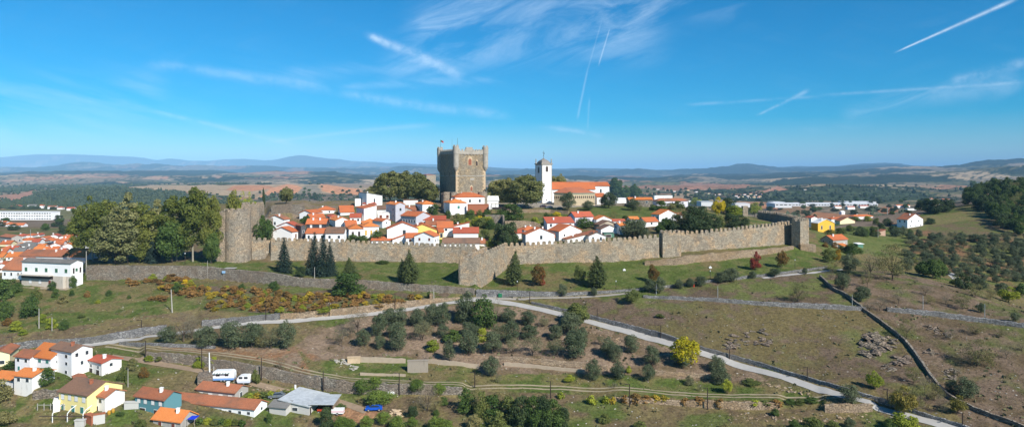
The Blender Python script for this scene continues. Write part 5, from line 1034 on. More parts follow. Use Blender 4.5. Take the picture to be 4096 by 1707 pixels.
# ------------------------------------------------------------------ trees
def leaf_cloud(lobes, n, ls, seed, aspect=1.0, tilt=.65, spread=.28, zr=1.0):
    g = np.random.default_rng(seed); L = np.array(lobes); wgt = (L[:, 3]*L[:, 4])**1.0; wgt /= wgt.sum()
    k = g.choice(len(L), n, p=wgt); d = g.normal(size=(n, 3)); d /= np.linalg.norm(d, axis=1)[:, None]
    flip = (d[:, 2] < -.35) & (g.random(n) < .6); d[flip, 2] *= -1
    rr = 1-spread*g.random(n)**1.5+.10*g.normal(size=n)
    c = L[k, :3]+d*rr[:, None]*np.stack([L[k, 3], L[k, 3], L[k, 4]], 1)
    nrm = d+g.normal(size=(n, 3))*tilt; nrm /= np.linalg.norm(nrm, axis=1)[:, None]
    up = g.normal(size=(n, 3)); t1 = np.cross(nrm, up); t1 /= np.linalg.norm(t1, axis=1)[:, None]+1e-9; t2 = np.cross(nrm, t1)
    s = ls*(.55+.9*g.random(n)); s2 = s*aspect
    V = np.stack([c-t1*s[:, None]-t2*s2[:, None]*.6, c+t1*s[:, None]*.8-t2*s2[:, None], c+t1*s[:, None]+t2*s2[:, None]*.7, c-t1*s[:, None]*.7+t2*s2[:, None]], 1)
    V = c[:, None, :]+(V-c[:, None, :])*np.array([1, 1, zr])
    return V.reshape(-1, 3)
def quads_mesh(name, V, mat):
    n = len(V)//4; me = bpy.data.meshes.new(name); me.vertices.add(len(V)); me.vertices.foreach_set('co', V.astype(np.float32).ravel())
    me.loops.add(n*4); me.loops.foreach_set('vertex_index', np.arange(n*4, dtype=np.int32)); me.polygons.add(n)
    me.polygons.foreach_set('loop_start', np.arange(0, n*4, 4, dtype=np.int32)); me.polygons.foreach_set('loop_total', np.full(n, 4, np.int32)); me.update(calc_edges=True)
    me.materials.append(mat); return me
def lobes_of(prof, nl, lr, seed, flat=.8, inner=.25):
    g = np.random.default_rng(seed); zs = np.array([p[0] for p in prof]); rs = np.array([p[1] for p in prof]); out = []
    zz = np.linspace(zs[0], zs[-1], 80); ww = np.interp(zz, zs, rs)+.03; ww /= ww.sum(); ga = 0
    for i in range(nl):
        z = g.choice(zz, p=ww); R = np.interp(z, zs, rs); q = lr*g.uniform(.7, 1.35)*(.45+.55*R/rs.max()); ga += 2.4+g.normal()*.3
        rad = max(R-q*.75, 0)*math.sqrt(g.uniform(inner, 1)); out.append((rad*cos(ga), rad*sin(ga), z, q, q*flat))
    return out
def trunk_mesh(name, mat, h, r, seed, fork=.5, limbs=4, spread=.22):
    g = random.Random(seed); m = MB(); top = (g.uniform(-.02, .02), g.uniform(-.02, .02), h*fork)
    m.tube((0, 0, -.12), top, r*1.25, r*.75, 7)
    for i in range(limbs):
        a = 2*pi*i/limbs+g.uniform(-.4, .4); e = (cos(a)*spread*g.uniform(.7, 1.2), sin(a)*spread*g.uniform(.7, 1.2), h*g.uniform(.85, 1.2)); m.tube(top, e, r*.6, r*.2, 5)
        e2 = (e[0]*1.5+g.uniform(-.08, .08), e[1]*1.5+g.uniform(-.08, .08), e[2]+g.uniform(.02, .2)); m.tube(e, e2, r*.22, r*.06, 4)
    o = m.build(name, mat); me = o.data; bpy.data.objects.remove(o); return me
BROAD = [(.2, .28), (.35, .46), (.55, .5), (.75, .42), (.9, .27), (1.0, .05)]
KINDS = {
 # kind: profile, lobes, lobe radius, leaves, leaf size, aspect, material, trunk h, trunk r, bark, variants, name, category
 'plane': (BROAD, 50, .15, 11000, .0150, 1, 'leaves_plane', .40, .022, PBARK, 3, 'plane_tree', 'tree'),
 'linden': ([(.10, .34), (.25, .46), (.45, .48), (.65, .38), (.82, .22), (1, .03)], 64, .125, 11500, .0145, 1, 'leaves_linden', .3, .02, BARK, 2, 'linden_tree', 'tree'),
 'round': ([(.16, .30), (.3, .45), (.5, .5), (.72, .46), (.88, .32), (1, .08)], 56, .145, 11500, .0150, 1, 'leaves_round', .28, .025, PBARK, 3, 'round_tree', 'tree'),
 'green': (BROAD, 36, .17, 6500, .019, 1, 'leaves_green', .35, .02, BARK, 2, 'leafy_tree', 'tree'),
 'dark': ([(.02, .36), (.2, .48), (.5, .5), (.78, .38), (1, .08)], 34, .18, 5500, .018, 1, 'leaves_dark', .3, .02, BARK, 2, 'evergreen_tree', 'tree'),
 'olive': ([(.14, .30), (.30, .46), (.55, .5), (.78, .42), (1, .12)], 28, .19, 5200, .0185, .6, 'leaves_olive', .34, .03, BARK, 4, 'olive_tree', 'olive tree'),
 'olive2': ([(.16, .28), (.35, .44), (.6, .5), (.8, .40), (1, .12)], 24, .18, 2900, .016, .5, 'leaves_olive_dull', .36, .03, BARK, 2, 'olive_tree', 'olive tree'),
 'yg': (BROAD, 28, .18, 4200, .017, 1, 'leaves_yellowgreen', .36, .02, BARK, 2, 'yellowing_tree', 'tree'),
 'yellow': ([(.06, .36), (.3, .5), (.55, .48), (.8, .36), (1, .1)], 26, .2, 4500, .020, 1, 'leaves_yellow', .34, .02, BARK, 2, 'yellow_tree', 'tree'),
 'autumn': ([(.06, .30), (.3, .48), (.55, .48), (.8, .32), (1, .06)], 26, .17, 4200, .017, 1, 'leaves_rusty', .3, .02, BARK, 2, 'autumn_tree', 'tree'),
 'red': ([(.15, .32), (.35, .48), (.6, .42), (.85, .22), (1, .04)], 22, .17, 3600, .018, 1, 'leaves_red', .3, .02, BARK, 1, 'red_maple', 'tree'),
 'bush': ([(.0, .42), (.25, .5), (.55, .46), (.85, .3), (1, .1)], 20, .22, 2400, .026, 1, 'leaves_bush', .3, .02, BARK, 3, 'bush', 'bush'),
 'gbush': ([(.0, .42), (.25, .5), (.55, .46), (.85, .3), (1, .1)], 22, .2, 3400, .020, 1, 'leaves_green', .3, .02, BARK, 2, 'bush', 'bush'),
 'vineo': ([(.0, .40), (.3, .5), (.6, .40), (1, .15)], 12, .24, 420, .055, 1, 'leaves_orange', .3, .02, BARK, 3, 'vine', 'vine'),
 'viney': ([(.0, .40), (.3, .5), (.6, .40), (1, .15)], 12, .24, 420, .055, 1, 'leaves_yellow2', .3, .02, BARK, 2, 'vine', 'vine'),
 'bare': ([(.15, .25), (.4, .46), (.65, .5), (.85, .40), (1, .15)], 26, .18, 2400, .015, .28, 'twigs_brown', .55, .020, BARK, 3, 'bare_tree', 'tree'),
 'moss': ([(.12, .25), (.35, .46), (.6, .5), (.82, .40), (1, .12)], 28, .17, 3200, .015, .4, 'twigs_mossy', .50, .020, BARK, 2, 'thinning_tree', 'tree'),
 'pine': ([(.30, .12), (.45, .40), (.65, .50), (.85, .40), (1, .14)], 26, .19, 3600, .019, .7, 'needles_pine', .60, .022, BARK, 3, 'pine_tree', 'pine tree'),
 'upine': ([(.20, .35), (.4, .50), (.65, .50), (.85, .36), (1, .1)], 26, .2, 4200, .018, .8, 'needles_bright', .50, .022, BARK, 2, 'umbrella_pine', 'pine tree'),
 'poplar': ([(.0, .30), (.3, .45), (.6, .36), (1, .05)], 30, .13, 3000, .015, .5, 'leaves_yellowgreen', .3, .02, BARK, 1, 'poplar', 'tree'),
}
L_ROUND = leaf('leaves_round', (.075, .090, .028), (.19, .18, .065)); L_YE2 = leaf('leaves_yellow2', (.17, .125, .014), (.31, .235, .025)); leaf('needles_bright', (.035, .065, .010), (.11, .15, .025), .1)
PROTO = {}; L_GOLD = leaf('leaves_gold', (.09, .085, .02), (.20, .165, .035))
def proto(kind):
    if kind in PROTO: return PROTO[kind]
    out = []
    if kind in ('spruce', 'thuja', 'cypress'):
        mat = {'spruce': L_SPR, 'thuja': L_THU, 'cypress': L_DARK}[kind]
        for s in range(2 if kind != 'cypress' else 1):
            g = np.random.default_rng(300+s+len(kind)); V = []
            levels = 24 if kind == 'spruce' else 30
            for i in range(levels):
                t = i/(levels-1); z = .04+.93*t; R = (.5*(1-t)**.85+.015) if kind == 'spruce' else (.5*min(1, 1.5*(1-t)**.9)*(.85 if t < .1 else 1)+.01)
                if kind == 'cypress': R = .5*math.sin(pi*min(.98, t*.9+.1))**.6
                nb = max(4, int(17*(R/.5)**.7)); 
                for j in range(nb):
                    a = 2*pi*(j+.5*(i % 2))/nb+g.normal()*.12; r1 = R*g.uniform(.78, 1.10); m = int(6+20*R/.5)
                    q = g.random(m)**.6; droop = .10*R/.5 if kind == 'spruce' else -.05
                    x = np.cos(a)*r1*q+g.normal(size=m)*.028; y = np.sin(a)*r1*q+g.normal(size=m)*.028; zz = z-droop*q**1.4+g.normal(size=m)*.009
                    c = np.stack([x, y, zz], 1); nn = np.stack([np.cos(a)*.35+g.normal(size=m)*.45, np.sin(a)*.35+g.normal(size=m)*.45, np.full(m, .9)+g.normal(size=m)*.2], 1); nn /= np.linalg.norm(nn, axis=1)[:, None]
                    dirv = np.array([cos(a), sin(a), -.25]); t1 = dirv-nn*(nn@dirv)[:, None]; t1 /= np.linalg.norm(t1, axis=1)[:, None]; t2 = np.cross(nn, t1)
                    s1 = .028*(.6+.8*g.random(m))[:, None]; s2 = s1*.6
                    zq = np.array([1, 1, .55]); V.append(np.stack([c-(t1*s1+t2*s2)*zq, c+(t1*s1*1.2-t2*s2*.4)*zq, c+(t1*s1*1.2+t2*s2*.4)*zq, c-(t1*s1-t2*s2)*zq], 1).reshape(-1, 3))
            cr = quads_mesh('crown', np.concatenate(V), mat); m_ = MB().tube((0, 0, -.1), (0, 0, .9), .018, .004, 6); o = m_.build('trunk', BARK); tm = o.data; bpy.data.objects.remove(o)
            out.append((cr, tm))
        nm = {'spruce': ('spruce_tree', 'spruce tree'), 'thuja': ('thuja_tree', 'conifer'), 'cypress': ('cypress_tree', 'cypress tree')}[kind]
    else:
        prof, nl, lr, n, ls, asp, mn, th, tr, bark, nv, name, cat = KINDS[kind]; nm = (name, cat)
        for s in range(nv):
            lb = lobes_of(prof, nl, lr, 50+s*7+len(kind), {'plane': .52, 'linden': .55}.get(kind, .8)); g = np.random.default_rng(s)
            if kind not in ('bush', 'gbush', 'vineo', 'viney', 'bare'): lb = [(x*(1+.16*sin(3*z+s)), y, z, q, f) for x, y, z, q, f in lb]
            V = leaf_cloud(lb, n, ls, 100+s, asp, .55 if kind not in ('bare', 'moss') else 1.2, .30 if kind not in ('bare', 'moss') else .8, {'plane': .62, 'linden': .66, 'dark': .9}.get(kind, 1.0))
            mx = np.abs(V[:, :2]).max(); V[:, :2] *= .5/max(mx*.92, .1); V[:, 2] /= V[:, 2].max()
            cr = quads_mesh('crown' if cat not in ('bush', 'vine') else 'foliage', V, MATS[mn])
            tm = trunk_mesh('trunk', bark, th if kind not in ('bare', 'moss') else .55, tr, s, .55 if kind in ('pine', 'plane', 'round') else .4, 4 if kind not in ('bare', 'moss') else 7, .2)
            out.append((cr, tm))
    PROTO[kind] = (out, nm); return PROTO[kind]
OBJ_TREES = 0
def tree(kind, px, pb, hp, wp, label=None, group=None, mat=None, D=None, cat=None, name=None):
    if kind in ('olive', 'olive2'): wp *= 1.16; hp *= 1.06
    if kind in ('round', 'green', 'dark'): wp *= 1.08
    """one tree: base at photo point (px, pb), hp and wp its height and width in photo pixels"""
    vs, (nm, ct) = proto(kind); D0_ = D; D = D or D_at(px, pb); x = (px-2048)/F*D; z = Hh(x, D); k = D/F
    if D0_: hp = max((-(pb-hp-HZ)*k-z)/k, 8)
    cr, tm = random.choice(vs); e = empty(name or nm, (x, D, z-.05), random.uniform(0, 6.28)); e.scale = (wp*k*random.uniform(.9, 1.14), wp*k*random.uniform(.85, 1.1), (hp*k)+.05); e.rotation_euler[0] = random.uniform(-.07, .07); e.rotation_euler[1] = random.uniform(-.07, .07)
    tag(e, label, cat or ct, group)
    if mat is not None:
        key = (cr.name, mat.name)
        if key not in MATS: c2 = cr.copy(); c2.materials[0] = mat; MATS[key] = c2
        cr = MATS[key]
    o = bpy.data.objects.new(cr.name.split('.')[0], cr); COL.objects.link(o); o.parent = e
    if ct != 'vine' and ct != 'bush':
        t = bpy.data.objects.new('trunk', tm); COL.objects.link(t); t.parent = e
    return e
def grove(desc, place, group, items):
    items = sorted(items, key=lambda t: t[1]); n = len(items); n2 = [0]
    for i, it in enumerate(items):
        kind, px, pb, hp, wp = it[:5]; mat = it[5] if len(it) > 5 and not isinstance(it[5], str) else None
        d = next((q for q in it[5:] if isinstance(q, str)), desc); ln = 'leftmost' if i == 0 else 'rightmost' if i == n-1 else nth(i)+' from left'
        lab = '%s, %s %s' % (d, ln, place)
        if len(lab.split()) > 16: lab = '%s, %s %s' % (' '.join(d.split()[-2:]), ln, place)
        tree(kind, px, pb, hp, wp, lab, group, mat)
# park
grove('tall leafy park tree', 'of the big trees left of the round tower', 'big trees of the park', [
 ('plane',372,1042,262,165),('linden',492,1046,280,190),('linden',463,1056,232,188,'pointed grey green linden in front'),('linden',640,1035,240,150),('plane',566,1038,232,150),('plane',705,1042,262,150),('plane',772,1046,303,180,'tallest park tree with pale trunk'),
 ('plane',842,1050,272,92),('plane',420,1030,235,150),('green',690,1050,170,110),('plane',325,1030,210,90),('green',846,1054,130,66),('plane',610,1042,200,120)])
tree('spruce',612,1052,112,66,'small dark blue green conifer in the park'); tree('yg',556,1052,118,70,'yellowish green young tree left of the small park conifer',mat=L_PLANE)
tree('yellow',922,870,118,84,'yellow green tree rising behind the round tower',mat=L_PLANE,D=300); tree('poplar',968,868,108,84,'pale feathery poplar behind the round tower, left one of two',D=302); tree('poplar',1005,866,104,80,'pale feathery poplar behind the round tower, right one of two',D=304)
tree('green',1050,957,98,88,'dark green bushy tree just right of the round tower',D=279); tree('bush',1010,955,60,60,'lower green bush against the round tower',mat=L_GREEN); tree('cypress',1058,818,66,11,'thin dark cypress left of the lone round tree',D=388)
tree('green',1146,815,70,64,'lone round topped tree on the rubble hill at left',D=384,mat=L_ROUND); tree('bush',1225,897,34,60,'green bush between the patched roof and the left white gable',mat=L_GREEN)
# by the keep and the church
grove('round leafy tree', 'in the row left of the keep', 'row of round trees left of the keep', [('round',1500,806,66,76),('round',1562,806,124,118),('round',1625,806,126,110),('round',1672,806,120,110),('round',1722,812,90,84)])
grove('big round dark tree', 'between the keep and the bell tower', 'round trees between keep and church', [('round',1990,822,106,84),('round',2028,826,118,100),('round',2110,832,136,128),('round',2060,826,112,90)])
tree('round',2236,790,98,70,'brownish round tree behind the church roof, right of the bell tower',D=470); tree('round',2210,790,88,50,'leafy tree directly behind the bell tower',D=468)
grove('dark green leafy tree', 'right of the church', 'trees right of the church', [('green',2466,806,98,66),('green',2500,806,66,60),('green',2536,806,72,66)])
grove('small olive tree', 'on the lawn by the church and stone hall', 'olive trees on the church lawn', [('olive',2272,842,72,72),('olive',2352,842,40,54),('olive',2436,832,62,66),('olive',2418,828,42,40),('olive',2532,842,50,52),('moss',2557,852,46,32)])
tree('dark',2042,886,74,98,'large dense dark green bush above the tan stone wall',mat=L_GREEN,cat='bush',name='bush')
grove('shrub', 'in the hanging gardens between red roofs and cafe', 'garden shrubs below the cafe', [('gbush',1738,856,48,46),('gbush',1790,880,44,34),('bush',1832,894,44,60),('gbush',1880,876,40,50),('bush',1862,902,32,50,L_YG),('bush',1906,902,38,52,L_YG),('bush',1952,900,38,60,L_YG),('gbush',1916,858,36,32),('gbush',1716,848,26,26),('bush',1918,886,24,40,L_YEL),('gbush',1980,882,30,30),('gbush',1885,866,30,44),('bush',1918,864,26,40,L_BUSH),('gbush',1948,866,30,36),('bush',1925,912,44,60,L_BUSH),('gbush',1965,916,40,50)])
grove('dense dark tree', 'in the clump left of the broad white gable', 'dark trees behind the bastion', [('dark',1998,982,92,74),('dark',2042,982,98,78),('bush',1938,966,52,60,L_BUSH),('bush',1962,984,34,44,L_YG),('dark',2022,990,70,60)])
grove('garden tree', 'among the houses right of the bastion', 'garden trees of the right village', [('bush',2140,902,36,46,L_YG),('bush',2226,874,28,46,L_YEL),('gbush',2185,900,52,40),('gbush',2206,884,30,50),('moss',2455,884,38,46),('olive',2530,948,72,90),('olive',2568,950,50,60),('gbush',2500,882,22,30),('bush',2548,886,22,26)])
tree('gbush',2338,912,46,82,'dense ivy covering the front of the red roofed house',name='ivy',cat='ivy'); tree('gbush',1508,962,44,66,'dark green garden tree beside the house with yellow windows'); tree('gbush',1412,962,28,50,'low green hedge bush below the open porch'); tree('gbush',1450,962,22,50,'low green hedge between porch and garden tree')
grove('thicket tree', 'in the thicket behind the right battlements', 'thicket behind the right battlements', [('green',2668,930,62,70),('green',2640,936,40,50),('dark',2706,930,74,70),('moss',2722,925,96,90),('dark',2762,928,108,84),('dark',2806,925,104,84),('dark',2850,916,58,66),('bush',2880,908,46,54,L_BUSH),('dark',2924,908,56,70),('dark',2960,902,44,64),('bush',2690,936,36,60,L_GREEN),('moss',2780,900,70,70),('dark',2830,930,60,70)])
grove('leafy tree', 'along the far right battlements', 'trees along the far battlements', [('bush',2645,842,42,58,L_GREEN),('bush',2712,838,36,64,L_BUSH),('bush',2680,840,30,50,L_BRG),('yg',2785,824,36,56),('yg',2876,862,76,54,L_YEL),('dark',2908,856,66,74),('gbush',2936,864,46,80,L_YG),('yg',3018,868,62,58),('yellow',3125,888,30,28),('gbush',2960,860,30,60),('bush',2610,842,26,30,L_GREEN)])
# grass strip
grove('tall dark blue green spruce', 'on the grass below the battlements', 'spruces on the grass strip', [('spruce',1137,1088,140,80),('spruce',1247,1097,172,88),('spruce',1290,1104,166,84),('spruce',1325,1102,138,68)])
tree('dark',1204,1107,44,44,'low dark shrub at the left foot of the three spruces'); tree('thuja',1402,1118,90,60,'mossy green conifer standing behind the broad dark bush'); tree('dark',1392,1184,98,150,'very broad dark green bush below the retaining wall',mat=L_GREEN,cat='bush',name='bush')
grove('dense green conifer', 'on the grass strip between spruces and olives', 'thuja conifers on the grass strip', [('thuja',1612,1128,92,56),('thuja',1640,1134,134,76),('thuja',2052,1140,136,76),('thuja',2388,1148,122,84)])
tree('autumn',2153,1142,92,60,'small tree half green half red right of the first conifer'); tree('bush',2168,1122,52,34,'bright red top of the half red tree',mat=L_RED,D=D_at(2153,1142)+.6)
tree('autumn',2321,1134,76,46,'brownish green young tree left of the large conifer',mat=L_BUSH); tree('autumn',2611,1128,72,50,'rusty red and green young tree left of the grey olives'); tree('red',3022,1079,76,50,'dark red maple on the grass below the corner tower'); tree('autumn',3128,1071,72,58,'round olive green autumn tree right of the red maple',mat=L_RG)
tree('autumn',3313,1050,62,60,'green and yellow tree at the right end of the grass strip',mat=L_BUSH); tree('yellow',3345,1046,52,42,'orange tinted tree beside the green and yellow one',mat=leaf('leaves_amber', (.14,.09,.01), (.34,.20,.02)))
grove('small grey green olive', 'in the line along the lane', 'young olives along the lane', [('olive',2249,1186,50,44),('olive',2377,1184,36,34),('olive',2597,1170,54,54),('olive',2640,1172,64,46),('olive',2718,1154,38,34),('olive',2760,1147,36,34),('olive',2806,1145,44,52),('olive',2882,1130,44,50),('olive',2925,1126,54,56),('olive',3012,1114,30,34),('olive',3097,1107,34,42),('olive',3219,1097,28,26)])
tree('yg',2528,1214,72,72,'bright green tree above the long loose stone wall',mat=L_BUSH); tree('moss',3190,1207,80,92,'broad mossy thinning tree on the slope below the lane')
# left orchard and vineyard
grove('orchard tree', 'on the green slope at far left', 'orchard trees on the left slope', [('gbush',118,1268,96,88),('bush',142,1196,50,52,L_BUSH),('gbush',20,1275,84,70),('bush',0,1200,90,90,L_GREEN),('bush',60,1170,60,60,L_GREEN),('bush',66,1320,40,50,L_YG),('gbush',258,1318,44,40),('bush',172,1290,36,36,L_YG),('bush',206,1313,42,52,L_YG),('bush',220,1188,36,36,L_GREEN),('bush',250,1212,40,44,L_BRG),('gbush',288,1182,24,22),('bush',350,1186,26,30,L_ORA),('gbush',436,1182,26,30),('bush',392,1212,16,26,L_YG),('gbush',517,1194,16,18),('bush',325,1270,14,30,L_BUSH),('bush',90,1338,22,40,L_YG),('bush',30,1300,30,40,L_RG),('gbush',210,1160,40,36),('moss',190,1256,20,24),('gbush',292,1150,52,34)])
def scatter_poly(poly, n, smin=9):
    out = []; xs = [p[0] for p in poly]; ys = [p[1] for p in poly]; tries = 0
    while len(out) < n and tries < 4000:
        tries += 1; x = random.uniform(min(xs), max(xs)); y = random.uniform(min(ys), max(ys)); c = False
        for i in range(len(poly)):
            x1, y1 = poly[i]; x2, y2 = poly[(i+1) % len(poly)]
            if (y1 > y) != (y2 > y) and x < (x2-x1)*(y-y1)/(y2-y1)+x1: c = not c
        if c and all(abs(x-a)+2.2*abs(y-b) > smin for a, b in out): out.append((x, y))
    return out
L_RUST = leaf('leaves_rust', (.10, .055, .02), (.19, .11, .035))
vn = scatter_poly([(640,1150),(770,1150),(1000,1165),(1300,1180),(1560,1188),(1690,1196),(1560,1226),(1200,1248),(840,1246),(830,1220),(900,1200),(660,1178)], 122, 26)
vn += scatter_poly([(590,1190),(670,1190),(670,1206),(590,1206)], 4, 20)+scatter_poly([(500,1128),(600,1128),(600,1145),(500,1145)], 3, 20)+scatter_poly([(600,1110),(740,1110),(800,1160),(620,1160)], 14, 20)
its = []
for i, (x, y) in enumerate(vn):
    k = random.random(); hp = random.uniform(14, 27); wp = random.uniform(26, 50)
    its.append(('vineo' if k < .62 else 'viney', x, y, hp, wp) if k < .82 else ('vineo', x, y, hp, wp, L_RUST, 'rust brown vine bush') if k < .92 else ('bush', x, y, hp, wp*.8, L_YG, 'yellow green vine bush'))
grove('orange and yellow autumn vine bush', 'in the vineyard', 'vines of the orange vineyard', its)
grove('green bush', 'among the orange vines', 'green bushes in the vineyard', [('gbush',708,1170,42,62),('gbush',1095,1162,40,52),('gbush',968,1160,28,32),('bush',1300,1246,22,70,L_YG),('bush',740,1140,24,30,L_YEL),('gbush',1530,1052,12,60),('gbush',1718,1192,30,30)])
tree('bare',733,1366,122,128,'wide brown leafless thicket tree at the path left of the olives'); tree('bare',768,1352,100,80,'brown bare tree beside the wide leafless one'); tree('olive',672,1369,66,76,'round dark olive below the brown bare trees')
grove('dense dark olive', 'in the row below the path at left', 'row of olives below the path at left', [('olive',822,1386,86,88),('olive',925,1392,104,92),('olive',1006,1388,98,84),('moss',1046,1390,76,60),('olive2',1084,1394,90,78),('olive',1150,1396,116,78)])
grove('grey green olive', 'in the big central grove below the path', 'olives of the central grove', [
 ('bare',1368,1386,94,72,'bare grey tree'),('bare',1430,1338,118,112,'wide brown bare tree'),('bare',1400,1352,84,60,'brown bare tree'),('olive',1452,1382,68,66),('olive',1512,1346,92,62),('olive',1518,1396,60,44),('olive',1556,1300,66,64),('olive',1598,1303,74,70),('olive',1590,1405,112,72),('olive',1572,1352,60,46),('olive',1666,1305,72,68),('olive2',1688,1360,74,74),('olive',1728,1300,84,64),('olive',1768,1306,94,68),('olive',1772,1352,56,48),
 ('olive',1798,1442,84,54),('bush',1730,1400,42,76,L_YG,'low yellow green bush'),('bush',1812,1366,50,74,L_GREEN,'leafy green bush'),('olive',1872,1292,126,88),('gbush',1935,1315,140,120,'large leafy green tree'),('bare',1990,1275,90,60,'brown bare tree'),('olive',1873,1346,60,64),('olive',1876,1422,100,82),('bush',1929,1366,58,48,L_YG,'yellow green small tree'),('olive',1970,1412,86,90),('olive2',2004,1372,84,72),('olive',2044,1372,88,74),('olive2',2053,1413,62,56),
 ('olive',2030,1289,60,56),('olive',2110,1301,60,70),('olive',2116,1354,56,68),('olive2',2132,1421,80,76),('olive2',2178,1306,38,38),('olive',2220,1358,60,60),('olive2',2228,1426,72,70),('olive',1962,1503,78,82),('dark',1836,1290,52,36),('olive',1900,1350,50,50),('olive2',1700,1330,50,46)])
grove('olive tree', 'in the right grove below the path', 'olives of the right grove', [('green',2310,1300,92,94,L_BUSH,'brownish green leafy tree'),('olive',2282,1334,86,86),('olive',2302,1432,110,82),('olive',2330,1380,70,54),('olive2',2402,1379,38,30),('olive',2430,1420,72,62),('olive',2462,1448,76,66),('olive',2525,1411,72,56),('olive',2377,1517,84,68),('olive',2475,1512,66,58),('olive',2605,1462,80,66),('olive',2592,1524,70,62),('olive',2732,1470,64,60),('olive',2865,1482,62,66),('olive',2882,1534,70,70),('bush',2757,1536,38,44,L_OLIV2),('bush',2515,1490,30,26,L_YG,'small yellow green bush')])
tree('yellow',2744,1456,114,124,'big bright yellow fig tree beside the pale path',mat=leaf('leaves_fig', (.17,.17,.010), (.42,.33,.012)))
grove('spindly yellowish sapling', 'along the upper side of the dirt track', 'saplings along the dirt track', [('yg',2278,1530,34,42),('yg',2908,1570,58,48),('bare',2800,1564,32,28),('bare',2455,1552,26,22),('bare',1990,1532,42,36),('bare',1122,1475,50,40),('bush',3005,1532,18,80,L_BUSH),('bush',2640,1268,14,40,L_BUSH)])
grove('bushy green pine', 'around the blue car and bottom edge', 'green pines near the blue car', [('upine',1446,1576,64,74),('upine',1500,1566,66,70),('upine',1516,1620,62,130),('upine',1665,1574,62,76),('upine',1755,1580,50,60)])
grove('green shrub', 'along the bottom edge left of centre', 'shrubs along the bottom edge', [('dark',1302,1716,90,62),('upine',1360,1716,56,70),('upine',1400,1722,50,60),('upine',1466,1722,62,62),('upine',1533,1698,58,66),('upine',1592,1718,58,78),('upine',1650,1708,42,52),('upine',1745,1720,58,86),('upine',1790,1724,50,60),('dark',1648,1666,46,50),('gbush',1775,1620,38,40),('gbush',1745,1660,24,30),('gbush',1362,1640,28,50)])
tree('bare',1712,1642,108,108,'big brown bare thicket right of the green pines'); tree('bare',1740,1650,80,70,'smaller brown bare shrub beside the big thicket',mat=L_BRG)
grove('overgrown dark green shrub', 'in the hedge mass at bottom centre', 'hedge mass at bottom centre', [('bush',1866,1644,98,90,L_GREEN),('moss',1905,1640,90,90),('bush',1925,1670,110,84,L_BUSH),('bush',1968,1668,92,90,L_GREEN),('moss',2000,1650,100,90),('bush',2034,1676,96,90,L_BUSH),('dark',2084,1694,116,92),('dark',2132,1700,124,92,L_GREEN),('dark',2172,1704,128,90),('dark',2214,1712,118,84,L_GREEN),('dark',2250,1714,90,60),('moss',2060,1640,80,60),('bush',1990,1712,70,80,L_BUSH),('bush',1900,1712,60,70,L_BRG)])
grove('autumn vine on the terrace wall', 'below the long track', 'autumn vines on the terrace wall', [('viney',2244,1592,28,36,L_YG),('viney',2367,1614,36,42,L_YG),('viney',2424,1610,28,36,L_YG),('viney',2450,1612,28,34),('vineo',2500,1606,30,36),('vineo',2543,1610,40,50),('vineo',2585,1604,27,44),('viney',2622,1604,26,44),('viney',2655,1604,26,40),('vineo',2740,1612,24,40),('vineo',2795,1612,30,46),('vineo',2878,1622,32,46),('viney',3020,1616,20,50,L_YG),('viney',3060,1618,18,50,L_BUSH),('vineo',3105,1620,26,50),('gbush',3160,1612,20,60),('gbush',3240,1606,22,70),('bush',3200,1614,22,50,L_BUSH)])
grove('shrub', 'at the bottom right below the path', 'shrubs at bottom right', [('gbush',3250,1716,50,100,L_BUSH),('gbush',3180,1716,40,60),('olive',3400,1712,42,44),('bush',3330,1716,36,60,L_BUSH),('bush',3600,1716,70,90,L_YG),('bush',3650,1722,60,70,L_YG),('bush',3560,1722,50,60,L_GREEN),('moss',3120,1716,40,60),('bush',2560,1715,34,60,L_BUSH),('bush',2420,1690,40,50,L_BUSH),('bush',2900,1716,26,50,L_BRG),('gbush',3100,1660,30,40,L_GREEN)])
grove('roadside tree', 'beside the lower end of the pale path', 'trees by the lower end of the path', [('yg',3500,1556,76,76),('olive',3402,1606,70,76),('yg',3618,1656,118,104,L_GOLD,'sparse yellow tree'),('moss',3665,1648,108,84,'brownish half bare tree'),('moss',3655,1532,68,72),('yg',3832,1652,76,84,L_GOLD,'sparse yellow tree'),('olive',3860,1592,84,88),('bare',3768,1652,84,60),('bare',3700,1560,60,70),('moss',3735,1600,70,80),('bare',3560,1640,60,30),('olive',3810,1570,50,50),('moss',3600,1620,70,70)])
grove('bare winter-looking tree', 'on the brown slope at right', 'bare trees on the right slope', [('moss',3908,1462,112,128),('bare',3880,1456,70,70),('moss',3965,1470,60,40),('bare',4025,1432,50,56),('moss',3902,1336,50,72),('moss',4005,1346,34,46),('olive',3925,1250,40,42),('olive',4063,1287,40,40),('moss',3850,1236,62,78),('bare',3783,1216,42,40),('bare',3595,1214,64,66),('bare',3520,1242,58,62),('moss',3625,1352,80,72),('bare',4085,1402,44,50),('bare',3800,1356,48,60),('bare',3478,1240,36,60),('bare',3660,1140,40,40),('bare',3700,1180,44,60),('moss',3720,1215,36,50),('bare',3830,1500,30,40)])
tree('moss',3572,1120,150,138,'large half bare tree with yellow tips on the brown ridge'); tree('bare',3482,1112,120,110,'large brown bare tree left of the half bare one'); tree('bare',3470,1152,70,60,'small bare tree on the brown slope',mat=L_BRG)
grove('olive or dark bush', 'around the top of the boundary wall', 'trees around the top of the boundary wall', [('olive',3395,1094,80,82),('olive',3372,1160,70,58),('olive',3443,1206,62,56),('moss',3330,1092,50,60),('olive',3628,1080,58,46),('olive',3588,1100,40,50),('bare',3322,1118,40,44)])
